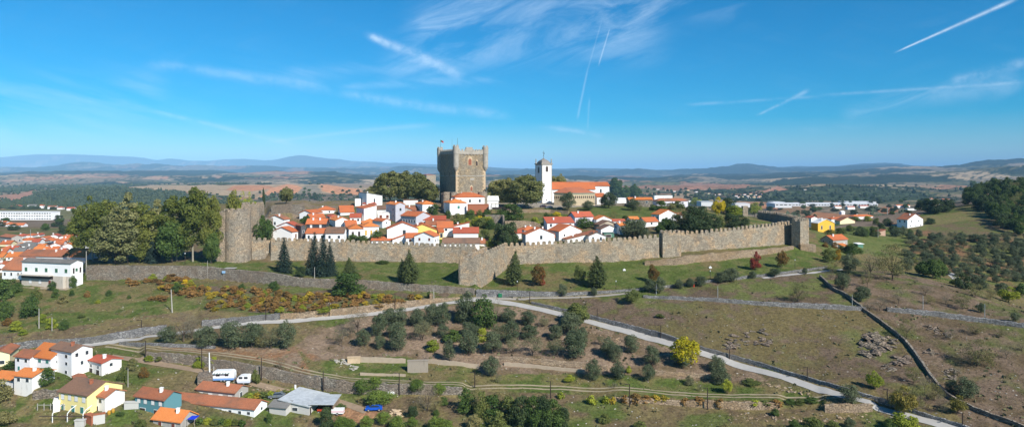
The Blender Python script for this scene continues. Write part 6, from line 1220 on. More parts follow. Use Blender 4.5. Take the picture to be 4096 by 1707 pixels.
# right valley side
grove('dark bushy tree', 'in the hollow behind the brown ridge', 'trees in the hollow behind the ridge', [('green',3690,1106,64,72),('green',3728,1114,80,60),('green',3762,1116,80,64),('olive',3742,1112,60,50),('dark',3855,1156,66,58),('olive',3920,1160,50,50),('moss',3900,1190,60,60),('moss',3960,1200,60,60),('yg',4035,1208,64,76),('olive',4005,1180,50,50),('bush',4085,1180,50,60,L_GREEN),('bush',3825,1140,40,50,L_BUSH),('bush',3660,1050,22,26,L_YG)])
pts_ = []
for i in range(10):
    y = 956+i*15.5*(1+i*.02)
    x = 3632+(i % 2)*18+(max(0, i-6)*34)
    while x < 4120:
        pts_.append((x+random.uniform(-10, 10), y+random.uniform(-5, 5)+(x-3632)*.018)); x += 41+random.uniform(-6, 10)
pts_ = [p for p in pts_ if random.random() > .12]
grove('round grey green olive', 'in the orchard on the right hillside', 'olive orchard on the right hillside', [('olive' if random.random() < .8 else 'olive2', x, y, random.uniform(27, 38), random.uniform(30, 44)) for x, y in pts_])
grove('hedge tree', 'around the hillside farmhouse', 'trees around the hillside farmhouse', [('dark',3440,944,40,44),('gbush',3462,946,36,36),('dark',3495,945,42,44,L_BUSH),('gbush',3550,902,32,40,L_DARK),('olive',3585,946,38,40),('olive',3612,944,40,38),('gbush',3640,936,22,30),('gbush',3525,920,30,40,L_DARK),('gbush',3400,925,28,50,L_BUSH),('gbush',3360,935,26,50,L_BUSH),('gbush',3320,940,24,50,L_BUSH),('gbush',3505,900,30,30,L_BUSH),('gbush',3420,885,20,50),('bush',3470,885,22,40,L_YG),('gbush',3720,896,26,40,L_DARK),('gbush',3570,925,26,36,L_DARK)])
grove('garden tree', 'in front of the grey gabled house', 'garden trees by the grey gabled house', [('gbush',3405,1020,48,70),('bush',3340,992,26,32,L_ORA),('bush',3302,988,22,28,L_ORA),('bush',3370,1008,26,30,L_BUSH),('gbush',3388,1012,34,44,L_RG),('gbush',3440,1014,22,30)])
grove('dark oak', 'on the shoulder of the right hill', 'dark oaks on the right hill shoulder', [('dark',3685,842,44,56),('dark',3715,850,58,60),('dark',3745,854,62,66),('dark',3778,848,56,56),('dark',3800,836,40,46),('dark',3698,826,36,50)])
pf = scatter_poly([(3850,800),(3960,790),(4110,770),(4110,915),(4010,900),(3965,860),(3850,822)], 78, 17)+scatter_poly([(3960,860),(4110,880),(4110,948),(4060,945),(3985,905)], 26, 17)
pf2 = [(3868+i*15+random.uniform(-4, 4), 800-i*2.6+random.uniform(-5, 6)) for i in range(17)]
grove('dark pine tree', 'in the wood on the right hilltop', 'pine wood on the right hilltop', [('pine' if random.random() < .45 else 'dark' if random.random() < .35 else 'green' if random.random() < .6 else 'moss', x, y, random.uniform(42, 62), random.uniform(32, 48)) for x, y in sorted(pf, key=lambda p: p[1])]+[('pine', x, y, random.uniform(52, 72)*(1+.0*i), random.uniform(34, 46)) for i, (x, y) in enumerate(pf2)])
# pergola vines by the long house
grove('trellised vine', 'on the trellises beside the long white house', 'trellised vines near the long white house', [('gbush' if i % 3 else 'viney', 800+i*28, 1694+i*1.2-2*(i%2), 26, 40, [L_GREEN, L_YG, L_BUSH][i % 3]) for i in range(7)]+[('viney', 1000+i*28, 1600-i*3.2, 30, 40, [L_YG, L_YE2, L_BUSH][i % 3]) for i in range(7)])
grove('garden shrub', 'in the yards of the lower left houses', 'shrubs in the lower left yards', [('bush',600,1440,22,52,L_YG),('bush',640,1442,20,40,L_BUSH),('bush',795,1468,42,56,L_YG),('bush',855,1452,28,30,L_YG),('bush',530,1480,50,50,L_BRG),('bush',490,1520,56,44,L_BUSH),('bush',1020,1535,60,46,L_BUSH),('gbush',1075,1688,44,32),('bush',575,1505,40,50,L_RG),('bush',0,1600,90,90,L_BRG),('bush',20,1700,60,80,L_BRG),('bush',420,1545,30,50,L_YG),('gbush',50,1470,30,70),('gbush',480,1660,16,40),('bush',560,1702,30,60,L_BUSH),('gbush',440,1565,28,40)])
tree('dark',182,1538,72,92,'round dense dark green tree between the lower left houses',mat=L_GREEN)
# far trees, single ones on the fields
ft = scatter_poly([(0,835),(330,835),(300,905),(0,930)], 5, 30)+scatter_poly([(180,850),(330,850),(330,950),(180,950)], 10, 24)+scatter_poly([(900,752),(1500,748),(1540,800),(1000,800)], 34, 16)+scatter_poly([(2760,770),(3650,780),(3640,870),(3250,870),(2800,820)], 78, 16)+scatter_poly([(2480,752),(2800,752),(2800,800),(2560,800)], 30, 14)+scatter_poly([(0,765),(400,752),(700,740),(700,735),(0,738)], 26, 16)
grove('small dark tree', 'scattered over the far fields', 'small trees scattered over the far fields', [('dark' if i % 3 else 'green', x, y, 7+max(0, y-735)*.10*random.uniform(.7, 1.4), 9+max(0, y-735)*.14*random.uniform(.7, 1.5)) for i, (x, y) in enumerate(ft)])
# woodland and scrub masses that nobody could count
def blob_mass(name, mat, pts, label, cat, seed):
    g = np.random.default_rng(seed); V = []
    ico = np.array([(0,0,1),(.9,0,.35),(.28,.85,.35),(-.73,.53,.35),(-.73,-.53,.35),(.28,-.85,.35),(.6,.5,-.5),(-.6,.5,-.5),(-.2,-.8,-.5)])
    fs0 = [(0,1,2),(0,2,3),(0,3,4),(0,4,5),(0,5,1),(1,6,2),(2,6,7),(2,7,3),(3,7,4),(4,7,8),(4,8,5),(5,8,6),(5,6,1)]; vs = []; fs = []
    for x, y, z, s, hz in pts:
        k = len(vs); j = 1+.3*g.normal(size=(9, 1)); p = ico*j*np.array([s, s, hz])+np.array([x, y, z+hz*.3]); vs += list(map(tuple, p)); fs += [tuple(i+k for i in f) for f in fs0]
    me = bpy.data.meshes.new(name); me.from_pydata(vs, [], fs); me.materials.append(mat); o = bpy.data.objects.new(name, me); COL.objects.link(o); tag(o, label, cat, None, 'stuff'); return o
FOR = leaf('far_foliage', (.014, .024, .012), (.034, .044, .020), 0)
g = np.random.default_rng(5); pts_ = []
for _ in range(70000):
    D = math.exp(g.uniform(math.log(620), math.log(3400))); px = g.uniform(-150, 4250)
    i = int((px-PXS[0])/8); j = int(np.searchsorted(DS, D))-1
    c = C[j, i]
    if px > 2450 and g.random() < .9: continue
    if c[0] < .075 and c.sum() < .21:
        x = (px-2048)/F*D; s = g.uniform(2.2, 4.2)*(1 if D < 2000 else 1.6); pts_.append((x, D, Hh(x, D), s, s*g.uniform(.8, 1.3)))
blob_mass('woodland', FOR, pts_[:26000], 'dark scrubby woodland covering the far slopes', 'woodland', 6)
# grass tufts, dry stalks and loose stones near the camera
def tufts(name, mat, n, test, hmin, hmax, label, cat, seed, wide=1.0):
    g = np.random.default_rng(seed); V = []; k = 0
    while k < n:
        px = g.uniform(-60, 4160); D = g.uniform(138, 300)
        i = int((px-PXS[0])/8); j = int(np.searchsorted(DS, D))-1; c = C[j, i]
        if not test(c, g, px, D): continue
        x = (px-2048)/F*D; z = Hh(x, D); k += 1
        for _ in range(4):
            a = g.uniform(0, pi); h = g.uniform(hmin, hmax); w2 = h*g.uniform(.5, .9)*wide; dx = cos(a)*w2; dy = sin(a)*w2; tx, ty = g.normal()*.3*h, g.normal()*.3*h; ox, oy = g.normal()*.3*h, g.normal()*.3*h
            V += [(x+ox-dx, D+oy-dy, z-.1), (x+ox+dx, D+oy+dy, z-.1), (x+ox+dx*.7+tx, D+oy+dy*.7+ty, z+h), (x+ox-dx*.7+tx, D+oy-dy*.7+ty, z+h*.8)]
    o = bpy.data.objects.new(name, quads_mesh(name, np.array(V), mat)); COL.objects.link(o); tag(o, label, cat, None, 'stuff')
PATHPX = lambda px, D: False
def on_path(px, D):
    py = HZ-Hh((px-2048)/F*D, D)*F/D
    if px > 1900: c = np.interp(px, [1930,2115,2385,2703,3021,3339,3498,3816,4096], [1197,1227,1294,1382,1477,1573,1625,1712,1790]); 
    else: c = np.interp(px, [300,636,922,1250,1510,1852], [1388,1346,1300,1279,1255,1203])
    c2 = np.interp(px, [430,636,860,1113,1272,1590,2067,2703,3307], [1380,1398,1412,1452,1500,1527,1542,1572,1590]); c3_ = np.interp(px, [440,820,1060,1300,1470], [1424,1488,1545,1592,1648])
    return abs(py-c) < 15 or (420 < px < 3380 and abs(py-c2) < 10) or (440 < px < 1480 and abs(py-c3_) < 13)
isg = lambda c, g, px, D: c[1] > c[0]*1.05 and not on_path(px, D) and g.random() < (.25 if (262 < D) else .8)
isb = lambda c, g, px, D: c[0] >= c[1]*1.0 and not on_path(px, D) and g.random() < (.2 if (262 < D) else .8)
tufts('grass_tufts', leaf('tuft_green', (.060, .085, .018), (.12, .14, .04), .1), 3600, isg, .08, .22, 'low green grass tufts on the slopes', 'grass', 11)
tufts('dry_tufts', leaf('tuft_dry', (.14, .11, .06), (.27, .22, .13), .1), 4200, isb, .07, .24, 'dry brown grass and stalks on the slopes', 'dry grass', 12)
tufts('low_scrub', leaf('tuft_scrub', (.07, .075, .035), (.14, .125, .07), .1), 700, lambda c, g, px, D: (not on_path(px, D)) and D < 240 and fbm(np.array([px/90.]), np.array([D/9.]), 3, 8)[0] > .56, .2, .55, 'dark low scrub and brambles', 'scrub', 13, 1.2)
ST_M = plain('loose_stone', (.36, .33, .28), .95, 0, .3, 1.5, .05)
def rocks(name, pts, mat, label, group=None, seed=0):
    g = np.random.default_rng(seed); e = None; mb = MB()
    ico = np.array([(0,0,1),(.9,0,.35),(.28,.85,.45),(-.73,.53,.35),(-.73,-.53,.5),(.28,-.85,.35),(.6,.5,-.5),(-.6,.5,-.5),(-.2,-.8,-.5)])
    fs0 = [(0,1,2),(0,2,3),(0,3,4),(0,4,5),(0,5,1),(1,6,2),(2,6,7),(2,7,3),(3,7,4),(4,7,8),(4,8,5),(5,8,6),(5,6,1)]
    for px, py, s in pts:
        x, y, z = at(px, py); a = g.uniform(0, 6.28); c, s_ = cos(a), sin(a); p = ico*(1+.28*g.normal(size=(9, 1)))*np.array([s*g.uniform(.9, 1.8), s, s*g.uniform(.35, .75)])
        mb.add([(x+c*q[0]-s_*q[1], y+s_*q[0]+c*q[1], z+q[2]+q[0]*.15) for q in p], fs0)
    o = mb.build(name, mat); tag(o, label, 'rock', group); return o
ROCK = stone('rock_face', (.15, .125, .095), (.26, .22, .165), (.26, .20, .155), (.10, .085, .07), .7, .5)
rk = lambda poly, n, s0, s1: [(x, y, random.uniform(s0, s1)) for x, y in scatter_poly(poly, n, 7)]
rocks('rock_outcrop', rk([(2890,1380),(2940,1330),(2960,1390),(2910,1400)], 16, .5, 1.2), ROCK, 'brown rock outcrop on the slope, left one of the pair', 'rock outcrops on the slope', 1)
rocks('rock_outcrop', rk([(2960,1370),(3000,1305),(3055,1295),(3060,1330),(3100,1370),(3010,1400)], 26, .4, 1.2), ROCK, 'brown rock outcrop on the slope, right one of the pair', 'rock outcrops on the slope', 2)
rocks('rock_outcrop', rk([(3430,1420),(3450,1340),(3500,1325),(3600,1350),(3600,1375),(3540,1400),(3480,1432)], 60, .6, 1.7), ROCK, 'largest pale rock outcrop beside the boundary wall', 'rock outcrops on the slope', 3)
rocks('rock_outcrop', rk([(3600,1420),(3640,1410),(3640,1450),(3540,1500),(3530,1460)], 22, .4, 1.1), ROCK, 'scattered rocks below the largest outcrop', 'rock outcrops on the slope', 4)
rocks('rock_outcrop', rk([(3695,1302),(3720,1302),(3830,1345),(3800,1352),(3730,1330)], 22, .4, 1.0), ROCK, 'thin line of dark rocks right of the boundary wall', 'rock outcrops on the slope', 5)
rocks('rock_outcrop', rk([(3690,1395),(3750,1410),(3740,1420),(3700,1412)], 9, .4, .8), ROCK, 'small rock pile right of the boundary wall', 'rock outcrops on the slope', 6)
rocks('rock_outcrop', rk([(3770,1470),(3850,1480),(3830,1530),(3770,1520)], 16, .4, .9), ROCK, 'rocks between boundary wall and the mossy bare tree', 'rock outcrops on the slope', 7)
rocks('rubble_heap', rk([(1335,1440),(1390,1430),(1400,1455),(1350,1460)], 14, .3, .7), ST_M, 'heap of rubble left of the ruin walls')
rocks('rubble_heap', rk([(1390,1462),(1425,1460),(1430,1480),(1395,1482)], 10, .2, .6), ST_M, 'small heap of white rubble below the ruin walls')
rocks('clay_heap', rk([(1560,1640),(1600,1636),(1600,1662),(1560,1664)], 12, .3, .7), ST_Q, 'heap of broken orange tiles right of the blue car')
sp = [(random.uniform(200, 4090), random.uniform(1200, 1700)) for _ in range(900)]
o = rocks('loose_stones', [(x, y, random.uniform(.08, .26)) for x, y in sp if not on_path(x, D_at(x, y))], ST_M, 'pale loose stones strewn over the slopes'); o['category'] = 'stones'; o['kind'] = 'stuff'
o = rocks('terrace_rubble', [(x, y, random.uniform(.18, .5)) for x, y in scatter_poly([(2900,1490),(3060,1520),(3240,1570),(3240,1590),(3000,1530)], 40, 8)+scatter_poly([(2330,1320),(2480,1350),(2700,1420),(2700,1432),(2450,1370)], 60, 8)+scatter_poly([(2900,1640),(3500,1655),(3500,1690),(2900,1680)], 60, 10)+scatter_poly([(880,1530),(1180,1560),(1180,1580),(900,1550)], 30, 9)], ST_B, 'rubble of collapsed terraces among the olives'); o['category'] = 'stones'; o['kind'] = 'stuff'

# ------------------------------------------------------------------ poles and lamps
def pole(name, px, pb, pt, mat, label, group, rad=.09, lamp=0, cat='pole', lean=0, D=None):
    if D: x, y, z = W(px, pb, D)
    else: x, y, z = at(px, pb)
    h = (pb-pt)/F*y; e = empty(name, (x, y, z)); tag(e, label, cat, group)
    e.rotation_euler = (0, lean, 0); MB().tube((0, 0, -.4), (0, 0, h), rad*1.3, rad*.8, 7).build('post', mat, e)
    if lamp == 1: MB().tube((0, 0, h-.05), (-.7, -.3, h+.05), .05, .05, 5).build('arm', mat, e); MB().box(-1.15, -.55, -.42, -.16, h-.02, h+.12).build('lamp_head', mat, e)
    if lamp == 2: MB().lathe([(.05, h), (.16, h+.1), (.2, h+.35), (.05, h+.5)], (0, 0), 8).build('lantern', plain('lantern_glass', (.6, .64, .64), .3), e)
    if lamp == 3: MB().box(-.9, .9, -.05, .05, h-.5, h-.35).build('crossarm', mat, e)
    return e
bl = [(48,1412,1347),(566,1342,1279),(582,1440,1361),(807,1475,1393),(1046,1519,1430),(1293,1566,1482),(1063,1281,1214),(1317,1265,1207),(1580,1237,1176),(1597,1580,1490),(1899,1549,1487),(2202,1591,1523),(2119,1212,1165),(2389,1279,1233),(2643,1354,1300),(2918,1436,1394),(2518,1627,1534),(2830,1637,1549),(3229,1522,1466),(3549,1618,1555),(3850,1709,1650)]
for i, (a_, b_, c_) in enumerate(sorted(bl)): pole('street_lamp', a_, b_, c_, METAL, 'dark brown slender street lamp, %s from left of those along path and track' % nth(i), 'dark street lamps along path and track', .12, 1, 'street lamp')
gl = [(2871,1191,1143),(2625,1176,1133),(3409,1222,1178),(3692,1238,1181),(3939,1269,1215)]
for i, (a_, b_, c_) in enumerate(sorted(gl)): pole('thin_pole', a_, b_, c_, GMET, 'thin pale grey pole above the loose stone wall, %s from left' % nth(i), 'pale poles above the loose stone wall', .08)
ll = [(2069,1165,1128,'beside the first thuja right of the bastion'),(2464,1163,1127,'right of the large conifer'),(2841,1116,1086,'on the grass above the olive line'),(3180,1072,1042,'right of the red maple'),(511,1058,1016,'under the park trees, left'),(740,1058,1016,'under the tallest park tree')]
for a_, b_, c_, s_ in ll: pole('park_lamp', a_, b_, c_, METAL, 'short lantern post '+s_, 'lantern posts', .07, 2, 'lamp post')
for a_, b_, c_, m_, lb, rd, ln in [(689,1249,1157,CPOLE,'leaning concrete pole in the vineyard slope',.16,-.05),(156,1312,1233,CPOLE,'thin concrete pole at the orchard, left of two',.12,0),(208,1326,1268,CPOLE,'thin concrete pole at the orchard, right of two',.1,0),(839,1512,1409,FRAME,'tall white concrete pole left of the caravans',.16,-.02),(855,1518,1464,CPOLE,'short post in front of the big caravan',.13,0),(512,1547,1472,CPOLE,'thin pole on the scrubby bank at lower left',.08,0),(1181,1570,1538,FRAME,'thick white gate post beyond the trellised vines',.3,0),(345,1096,1004,CPOLE,'grey pole at the corner of the park wall',.14,0),(272,1098,1025,CPOLE,'utility pole against the grey roofed white house',.16,0),(1258,1124,1068,CPOLE,'thin post in front of the three spruces',.1,0),(830,1112,1042,CPOLE,'thin post at the retaining wall below the tallest park tree',.08,0),(896,1120,1082,CPOLE,'small post with blue sign on the retaining wall',.08,0),(1735,1197,1152,CPOLE,'concrete post by the dark stone at the crossroads',.14,0),(3512,950,912,CPOLE,'pole beside the pink hut on the hillside',.12,0),(3550,858,830,GMET,'lattice pylon on the plain beyond the farmhouse',.3,0),(122,950,918,GMET,'thin mast in the left town',.12,0),(1028,1518,1462,CPOLE,'pole with small lamp beside the second caravan',.09,0)]:
    pole('utility_pole', a_, b_, c_, m_, lb, None, rd, 3 if 'utility' in lb or 'pylon' in lb else 0, 'pole', ln)
x, y, z = at(896, 1120); o = MB().box(-.6, .6, -.06, .06, 2.6, 3.4).build('sign_panel', plain('sign_blue', (.25, .42, .62), .5)); o.location = (x, y-.3, z); tag(o, 'small pale blue sign board on the retaining wall below the round tower', 'sign')
x, y, z = at(925, 1078); o = MB().box(-2.2, 1.6, -1, 1.4, 0, .14).build('viewing_platform', CONC); o.location = (x, y, z+.5); tag(o, 'small grey viewing slab at the foot of the round tower', 'platform')
x, y, z = at(2001, 1189); e = empty('waste_bin', (x, y, z)); tag(e, 'green wheeled rubbish container against the pale grey wall', 'bin'); MB().box(-.6, .6, -.45, .45, .15, 1.2).build('body', plain('bin_green', (.02, .16, .07), .5), e); MB().box(-.64, .64, -.5, .5, 1.21, 1.33).build('lid', plain('bin_green', (.02, .16, .07), .5), e)
x, y, z = at(2775, 1147); o = MB().lathe([(.2, 0), (.2, .7), (.28, .72), (.28, .85), (.12, 1.05)], (0, 0), 8).build('fire_hydrant', plain('hydrant_red', (.6, .03, .02), .5)); o.location = (x, y, z); tag(o, 'bright red hydrant among the young olives', 'hydrant')
for (px_, py_), lb in (((2497, 1082), 'white floodlight box on the grass, left of two'), ((2841, 1072), 'white floodlight box on the grass, right of two')):
    x, y, z = at(px_, py_); o = MB().box(-.5, .5, -.3, .3, 0, .5).box(-.15, .15, -.1, .1, .5, .8).build('floodlight', FRAME); o.location = (x, y, z); tag(o, lb, 'floodlight', 'floodlights on the grass')
x, y, z = at(1725, 1198); o = MB().prism([(-.5, -.4), (.5, -.4), (.4, .4), (-.45, .4)], -.3, 2.2).build('gate_pillar', ST_B); o.location = (x, y, z); tag(o, 'rough stone gate pillar where the tan path wall meets the crossroads', 'pillar')

# ------------------------------------------------------------------ vehicles
def car(px, py, length, paint_, label, yaw=0.0, D=None, group=None, hatch=True):
    x, y, z = W(px, py, D) if D else at(px, py)
    z = Hh(x, y); e = empty('parked_car', (x, y, z+.02), yaw); tag(e, label, 'car', group); k = length/4.0
    pr = [(-2.0, .35), (-2.0, .75), (-1.85, .92), (-1.0, 1.0), (-.45, 1.42), (.95, 1.45), (1.7, 1.0), (1.98, .92), (2.0, .35)]
    def prof(pr, w2, m, mb, w3=None):
        n = len(pr); w3 = w3 or w2
        f = lambda xx, zz: (w2 if zz < 1.02 else w3)
        mb.add([(a*k, -f(a, b), b) for a, b in pr]+[(a*k, f(a, b), b) for a, b in pr], [tuple(range(n))[::-1], tuple(range(n, 2*n))]+[(i, (i+1) % n, n+(i+1) % n, n+i) for i in range(n)], m)
    mb = MB(); prof(pr, .82, 0, mb, .66); b_ = mb.build('body', paint_, e); fix_normals(b_)
    g_ = MB(); prof([(-.93, 1.0), (-.46, 1.36), (.92, 1.38), (1.55, 1.0)], .835, 0, g_, .70); gg = g_.build('side_windows', CARGL, e); fix_normals(gg)
    MB().add([(-1.0*k-.02, -.66, 1.02), (-1.0*k-.02, .66, 1.02), (-.47*k-.02, .56, 1.40), (-.47*k-.02, -.56, 1.40)], [(0, 1, 2, 3)]).build('windscreen', CARGL, e)
    for wx_ in (-1.25*k, 1.25*k):
        for wy in (-.76, .76): wheel(e, wx_, wy, .31, .31, .2)
    for wy in (-.55, .55): MB().box(-2.03*k, -1.98*k, wy-.17, wy+.17, .62, .78).build('headlight', FRAME, e); MB().box(1.97*k, 2.02*k, wy-.15, wy+.15, .68, .85).build('tail_light', plain('tail_red', (.4, .01, .01), .3), e)
    return e
def cp(n, c): return plain('car_paint_'+n, c, .25, .2, .02, 1, .6)
car(1496, 1640, 4.0, cp('blue', (.01, .10, .55)), 'bright blue hatchback parked under the bushy pines', .12)
car(2172, 829, 3.8, cp('plum', (.05, .02, .03)), 'dark plum car in front of the church, left of the silver blue one', .1, None, 'cars parked by the church')
car(2196, 833, 4.3, cp('navy', (.06, .08, .12)), 'dark silver blue car in front of the bell tower', .1, None, 'cars parked by the church')
car(2236, 838, 4.3, cp('green', (.008, .03, .03)), 'dark green car left of the stone hall olive tree', -.2, None, 'cars parked by the church')
car(2086, 830, 4.3, cp('steel', (.10, .14, .20)), 'blue grey car in the shade of the round trees', .3, None, 'cars parked by the church')
car(336, 1092, 3.6, cp('black', (.01, .01, .012)), 'black car beside the long white house by the park wall', 1.4)
car(1108, 1590, 4.0, cp('grey', (.16, .19, .22)), 'grey car half hidden behind the trellised vines', .2)
def caravan(px, py, L_, Hc, label, yaw, stripe):
    x, y, z = at(px, py); e = empty('caravan', (x, y, z), yaw); tag(e, label, 'caravan', 'caravans above the grey rendered house'); w2 = 1.1; a = L_/2
    pr = [(-a, .7), (-a-.1, 1.3), (-a+.35, Hc-.1), (-a+.9, Hc), (a-.7, Hc), (a-.1, Hc-.35), (a, 1.2), (a-.1, .7)]; n = len(pr)
    WH = plain('caravan_shell', (.78, .79, .78), .35, 0, .04)
    b_ = mesh_obj('body', [(p, -w2, q) for p, q in pr]+[(p, w2, q) for p, q in pr], [tuple(range(n))[::-1], tuple(range(n, 2*n))]+[(i, (i+1) % n, n+(i+1) % n, n+i) for i in range(n)], WH, e); fix_normals(b_)
    MB().box(-a+.1, a-.1, -w2-.02, w2+.02, .45, .95).build('skirt', stripe, e)
    for u in ((-a*.45, .9), (a*.35, .9)): MB().box(u[0]-.45, u[0]+.45, -w2-.04, -w2+.05, 1.45, 2.0).build('window', GLASS, e)
    MB().box(-a-.14, -a+.1, -.6, .6, 1.5, 2.0).build('front_window', GLASS, e)
    for wx_ in ((-.4, .4) if L_ > 5 else (0,)): wheel(e, wx_, -w2+.1, .33, .33, .2); wheel(e, wx_, w2-.1, .33, .33, .2)
    MB().tube((-a, 0, .5), (-a-1.1, 0, .45), .06, .06, 6).build('tow_bar', GMET, e); return e
cv = caravan(897, 1521, 5.4, 2.65, 'larger white caravan with blue skirt and striped awning', .08, plain('skirt_blue', (.16, .32, .62), .5))
aw = MB()
for i in range(12): aw.box(-2.4+i*.34, -2.4+i*.34+.34, -1.75, -1.12, 2.2+.0, 2.3, i % 2)
aw.build('awning', [FRAME, plain('awning_green', (.20, .27, .22))], cv)
caravan(980, 1532, 3.2, 2.15, 'smaller pale caravan at the right of the larger one', .05, plain('skirt_grey', (.55, .60, .68), .5))
x, y, z = at(1352, 1655); e = empty('trailer', (x, y, z)); tag(e, 'white flat trailer with pink stripe beside the shelter', 'trailer'); MB().box(-1.4, 1.4, -.7, .7, .35, 1.4).build('body', plain('trailer_white', (.75, .75, .73), .5), e); MB().box(-1.42, 1.42, -.72, .72, .75, .88).build('stripe', plain('trailer_pink', (.6, .12, .2), .5), e); wheel(e, 0, -.75, .3, .3, .2); wheel(e, 0, .75, .3, .3, .2)
x, y, z = at(1565, 1576); o = MB().box(-.8, .8, -.4, .4, .1, .7).build('junk_panel', FRAME); o.location = (x, y, z); tag(o, 'white discarded panel among the green pines', 'panel')
x, y, z = at(770, 1700); e = empty('blue_awning', (x, y, z)); tag(e, 'bright blue tarpaulin beside the very bright orange roof', 'tarpaulin')
e.scale = (.62, .62, .8)
MB().add([(-1.6, -1.0, 2.0), (1.2, -1.0, 2.0), (2.0, 1.0, 2.5), (-.6, 1.0, 2.5), (-1.6, -1.0, 1.94), (1.2, -1.0, 1.94), (2.0, 1.0, 2.44), (-.6, 1.0, 2.44)], [(0,1,2,3),(7,6,5,4),(0,4,5,1),(1,5,6,2),(2,6,7,3),(3,7,4,0)]).build('cloth', plain('tarp_blue', (.01, .04, .5), .5), e)
for sx, sy in ((-1.4, -.9), (1.1, -.9)): MB().box(sx-.05, sx+.05, sy-.05, sy+.05, -.3, 1.93).build('post', CPOLE, e)
for hx, hy, lab in ((157, 1405, 'on the brown shuttered roof terrace'),):
    pass

# ------------------------------------------------------------------ air, sky, sun, camera
haze_m = bpy.data.materials.new('haze_air'); haze_m.use_nodes = True; nt = haze_m.node_tree; nt.nodes.remove(nt.nodes['Principled BSDF'])
pv = nt.nodes.new('ShaderNodeVolumePrincipled'); pv.inputs['Color'].default_value = (.36, .68, 1.0, 1); pv.inputs['Density'].default_value = HAZE_DENS; pv.inputs['Anisotropy'].default_value = -.28
nt.links.new(pv.outputs[0], nt.nodes['Material Output'].inputs['Volume'])
zt_ = float(Z.max())+30; hz = MB().box(-95000, 95000, -400, 64000, -420, zt_).build('haze', haze_m); hz['kind'] = 'stuff'; hz['label'] = 'pale blue haze over the far hills'; hz['category'] = 'haze'

SUN_AZ, SUN_EL = 41.0, 37.0
sx, sy = sin(radians(SUN_AZ))*cos(radians(SUN_EL)), -cos(radians(SUN_AZ))*cos(radians(SUN_EL)); sz = sin(radians(SUN_EL))
sun = bpy.data.lights.new('sun', 'SUN'); sun.energy = 5.0; sun.angle = radians(.53); sun.color = (1, .955, .88)
so = bpy.data.objects.new('sun', sun); COL.objects.link(so)
from mathutils import Vector
so.rotation_euler = Vector((sx, sy, sz)).to_track_quat('Z', 'Y').to_euler()
w = bpy.data.worlds.new('World'); sc.world = w; w.use_nodes = True; nt = w.node_tree; N, Lk = nt.nodes, nt.links
bg = N['Background']; sky = N.new('ShaderNodeTexSky'); sky.sky_type = 'NISHITA'; sky.sun_disc = False; sky.sun_elevation = radians(SUN_EL); sky.sun_rotation = radians(180-SUN_AZ)
sky.air_density = 1.0; sky.dust_density = .15; sky.ozone_density = 4.0; sky.altitude = 700
hs = N.new('ShaderNodeHueSaturation'); hs.inputs['Saturation'].default_value = 1.75; hs.inputs['Hue'].default_value = .494; Lk.new(mixc(N, Lk, 1.0, sky.outputs[0], (.72, .85, .96), 'MULTIPLY'), hs.inputs['Color'])
Lk.new(hs.outputs[0], bg.inputs[0]); bg.inputs[1].default_value = SKY_STR
tcn = N.new('ShaderNodeTexCoord'); sp_ = N.new('ShaderNodeSeparateXYZ'); Lk.new(tcn.outputs['Generated'], sp_.inputs[0])
m_ = lambda op, a, b=None, c=None, cl=False: mathn(N, Lk, op, a, b, c, cl)
yy = m_('MAXIMUM', sp_.outputs[1], .05); U = m_('MULTIPLY', m_('DIVIDE', sp_.outputs[0], yy), F/1000); Vv = m_('MULTIPLY', m_('DIVIDE', sp_.outputs[2], yy), F/1000)
# U: thousands of photo pixels right of centre, V: above the horizon
cmb = N.new('ShaderNodeCombineXYZ'); Lk.new(U, cmb.inputs[0]); Lk.new(Vv, cmb.inputs[1])
def n2(rot, sx_, sy_, scale, det=5, rough=.6, dist=0.0):
    mp = N.new('ShaderNodeMapping'); mp.inputs['Rotation'].default_value = (0, 0, rot); Lk.new(cmb.outputs[0], mp.inputs[0]); mp2 = N.new('ShaderNodeMapping'); mp2.inputs['Scale'].default_value = (sx_, sy_, 1); Lk.new(mp.outputs[0], mp2.inputs[0])
    n = N.new('ShaderNodeTexNoise'); n.inputs['Scale'].default_value = scale; n.inputs['Detail'].default_value = det; n.inputs['Roughness'].default_value = rough; n.inputs['Distortion'].default_value = dist; Lk.new(mp2.outputs[0], n.inputs['Vector']); return n.outputs['Fac']
warp = m_('MULTIPLY', m_('SUBTRACT', n2(0, 1, 1, 3.0, 4), .5), .05); warpf = m_('MULTIPLY', m_('SUBTRACT', n2(0, 1, 1, 25.0, 3), .5), .012)
U2 = m_('ADD', U, warpf); V2 = m_('ADD', m_('ADD', Vv, warp), warpf)
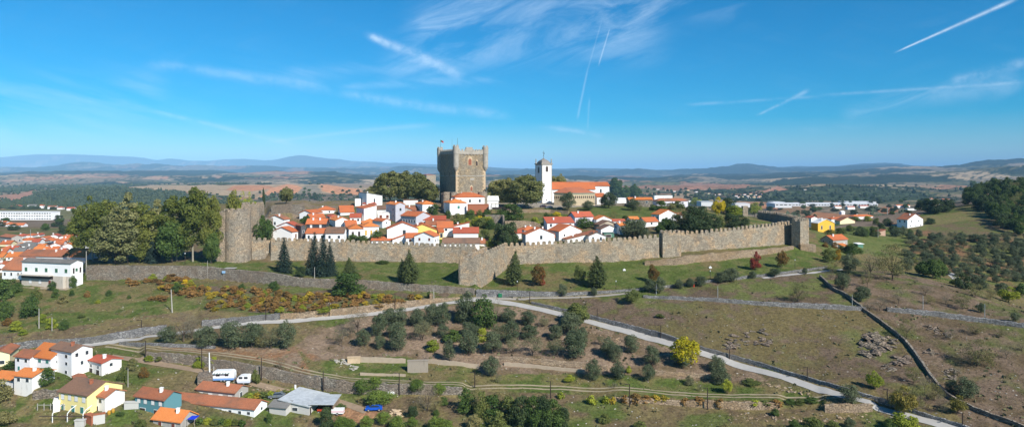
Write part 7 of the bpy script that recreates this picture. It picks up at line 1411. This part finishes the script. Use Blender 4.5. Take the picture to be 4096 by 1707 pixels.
def seg(x0, y0, x1, y1, wd_, amt, w1=None, curve=0.0, use=None, grain=None):
    a = ((x0-2048)/1000, (HZ-y0)/1000); b = ((x1-2048)/1000, (HZ-y1)/1000); L = math.hypot(b[0]-a[0], b[1]-a[1]); tx, ty = (b[0]-a[0])/L, (b[1]-a[1])/L
    u, v = use or (U2, V2)
    du = m_('SUBTRACT', u, a[0]); dv = m_('SUBTRACT', v, a[1])
    t = m_('DIVIDE', m_('ADD', m_('MULTIPLY', du, tx), m_('MULTIPLY', dv, ty)), L); d = m_('ADD', m_('MULTIPLY', du, -ty), m_('MULTIPLY', dv, tx))
    if curve: d = m_('ADD', d, m_('MULTIPLY', m_('MULTIPLY', t, m_('SUBTRACT', 1.0, t)), curve))
    wdt = m_('ADD', wd_/1000, m_('MULTIPLY', t, ((w1 if w1 is not None else wd_)-wd_)/1000)); q = m_('DIVIDE', d, wdt); g_ = m_('EXPONENT', m_('MULTIPLY', m_('MULTIPLY', q, q), -1.0))
    ends = m_('MULTIPLY', ramp(N, Lk, t, -.02, .12), ramp(N, Lk, t, 1.02, .85)); r_ = m_('MULTIPLY', m_('MULTIPLY', g_, ends), amt)
    if grain is not None: r_ = m_('MULTIPLY', r_, grain)
    return r_
g1 = ramp(N, Lk, n2(-.35, 1, 4.5, 2.2, 7, .65, .8), .34, .74); g2 = ramp(N, Lk, n2(0, 1, 1, 9, 5, .7), .25, .65); g3 = ramp(N, Lk, n2(.25, 1, 9, 1.6, 6, .6, .3), .35, .75)
sharp = (U, Vv); terms = [
 seg(1450,130,1860,312,12,.38,22,use=(U2,V2),grain=g2), seg(1480,140,1560,190,14,.22,grain=g2),
 seg(1600,180,2700,20,120,.25,80,-.25,grain=g1), seg(1500,290,2700,150,60,.24,90,-.12,grain=g1), seg(1650,110,2000,-40,34,.22,60,.1,grain=g1), seg(2300,40,3000,10,50,.18,grain=g1),
 seg(560,258,1360,372,16,.16,22,-.05,grain=g2), seg(1340,372,2060,470,16,.24,20,grain=g2), seg(900,270,1300,350,40,.16,grain=g3), seg(1330,350,2300,300,12,.22,20,grain=g3), seg(1100,300,2000,240,26,.14,grain=g3),
 seg(1060,572,1760,498,6,.16,10,-.03,use=sharp), seg(600,440,1220,590,7,.22,12,use=sharp,grain=g2), seg(-100,420,700,360,90,.20,80,grain=g3), seg(-100,530,900,470,60,.12,grain=g3),
 seg(3575,213,4080,-10,2.6,.62,8,use=(m_('ADD',U,warpf),m_('ADD',Vv,m_('MULTIPLY',warpf,.6))),grain=m_('ADD',m_('MULTIPLY',g2,.5),.5)), seg(3020,466,3242,358,4,.30,8,grain=g2,use=sharp), seg(2393,266,2440,112,2.6,.26,2.2,use=sharp), seg(2308,482,2352,270,5,.18,3,use=sharp), seg(2348,290,2408,80,3,.10,2.5,use=sharp), seg(2350,520,2358,390,3.5,.12,use=sharp),
 seg(3270,382,4100,330,6,.18,6,use=sharp,grain=g2), seg(3350,470,4150,330,30,.24,44,-.12,grain=g1), seg(3800,330,4140,240,18,.24,18,grain=g2), seg(2740,420,3300,385,6,.16,use=sharp,grain=g2), seg(2150,505,2420,545,9,.24,grain=g2), seg(3150,520,3500,500,14,.12,grain=g3)]
acc = terms[0]
for t in terms[1:]: acc = m_('ADD', acc, t)
acc = m_('ADD', acc, m_('MULTIPLY', m_('MULTIPLY', g1, g3), .035)); acc = m_('MINIMUM', acc, .85)
cb = N.new('ShaderNodeBackground'); cb.inputs[0].default_value = (.72, .86, 1.0, 1); cb.inputs[1].default_value = .92
mx = N.new('ShaderNodeMixShader'); Lk.new(acc, mx.inputs[0]); Lk.new(bg.outputs[0], mx.inputs[1]); Lk.new(cb.outputs[0], mx.inputs[2]); Lk.new(mx.outputs[0], N['World Output'].inputs[0])

cam = bpy.data.cameras.new('camera'); cam.sensor_width = 36; cam.lens = F*36/4096; cam.shift_y = -(853.5-HZ)/4096; cam.clip_start = 1; cam.clip_end = 200000
co = bpy.data.objects.new('camera', cam); COL.objects.link(co); co.location = (0, 0, 0); co.rotation_euler = (radians(90), 0, 0); sc.camera = co
sc.view_settings.view_transform = 'Standard'; sc.view_settings.look = 'None'; sc.view_settings.exposure = EXPO; sc.view_settings.gamma = 1
sc.cycles.volume_bounces = 0; sc.cycles.max_bounces = 6; sc.cycles.transparent_max_bounces = 4
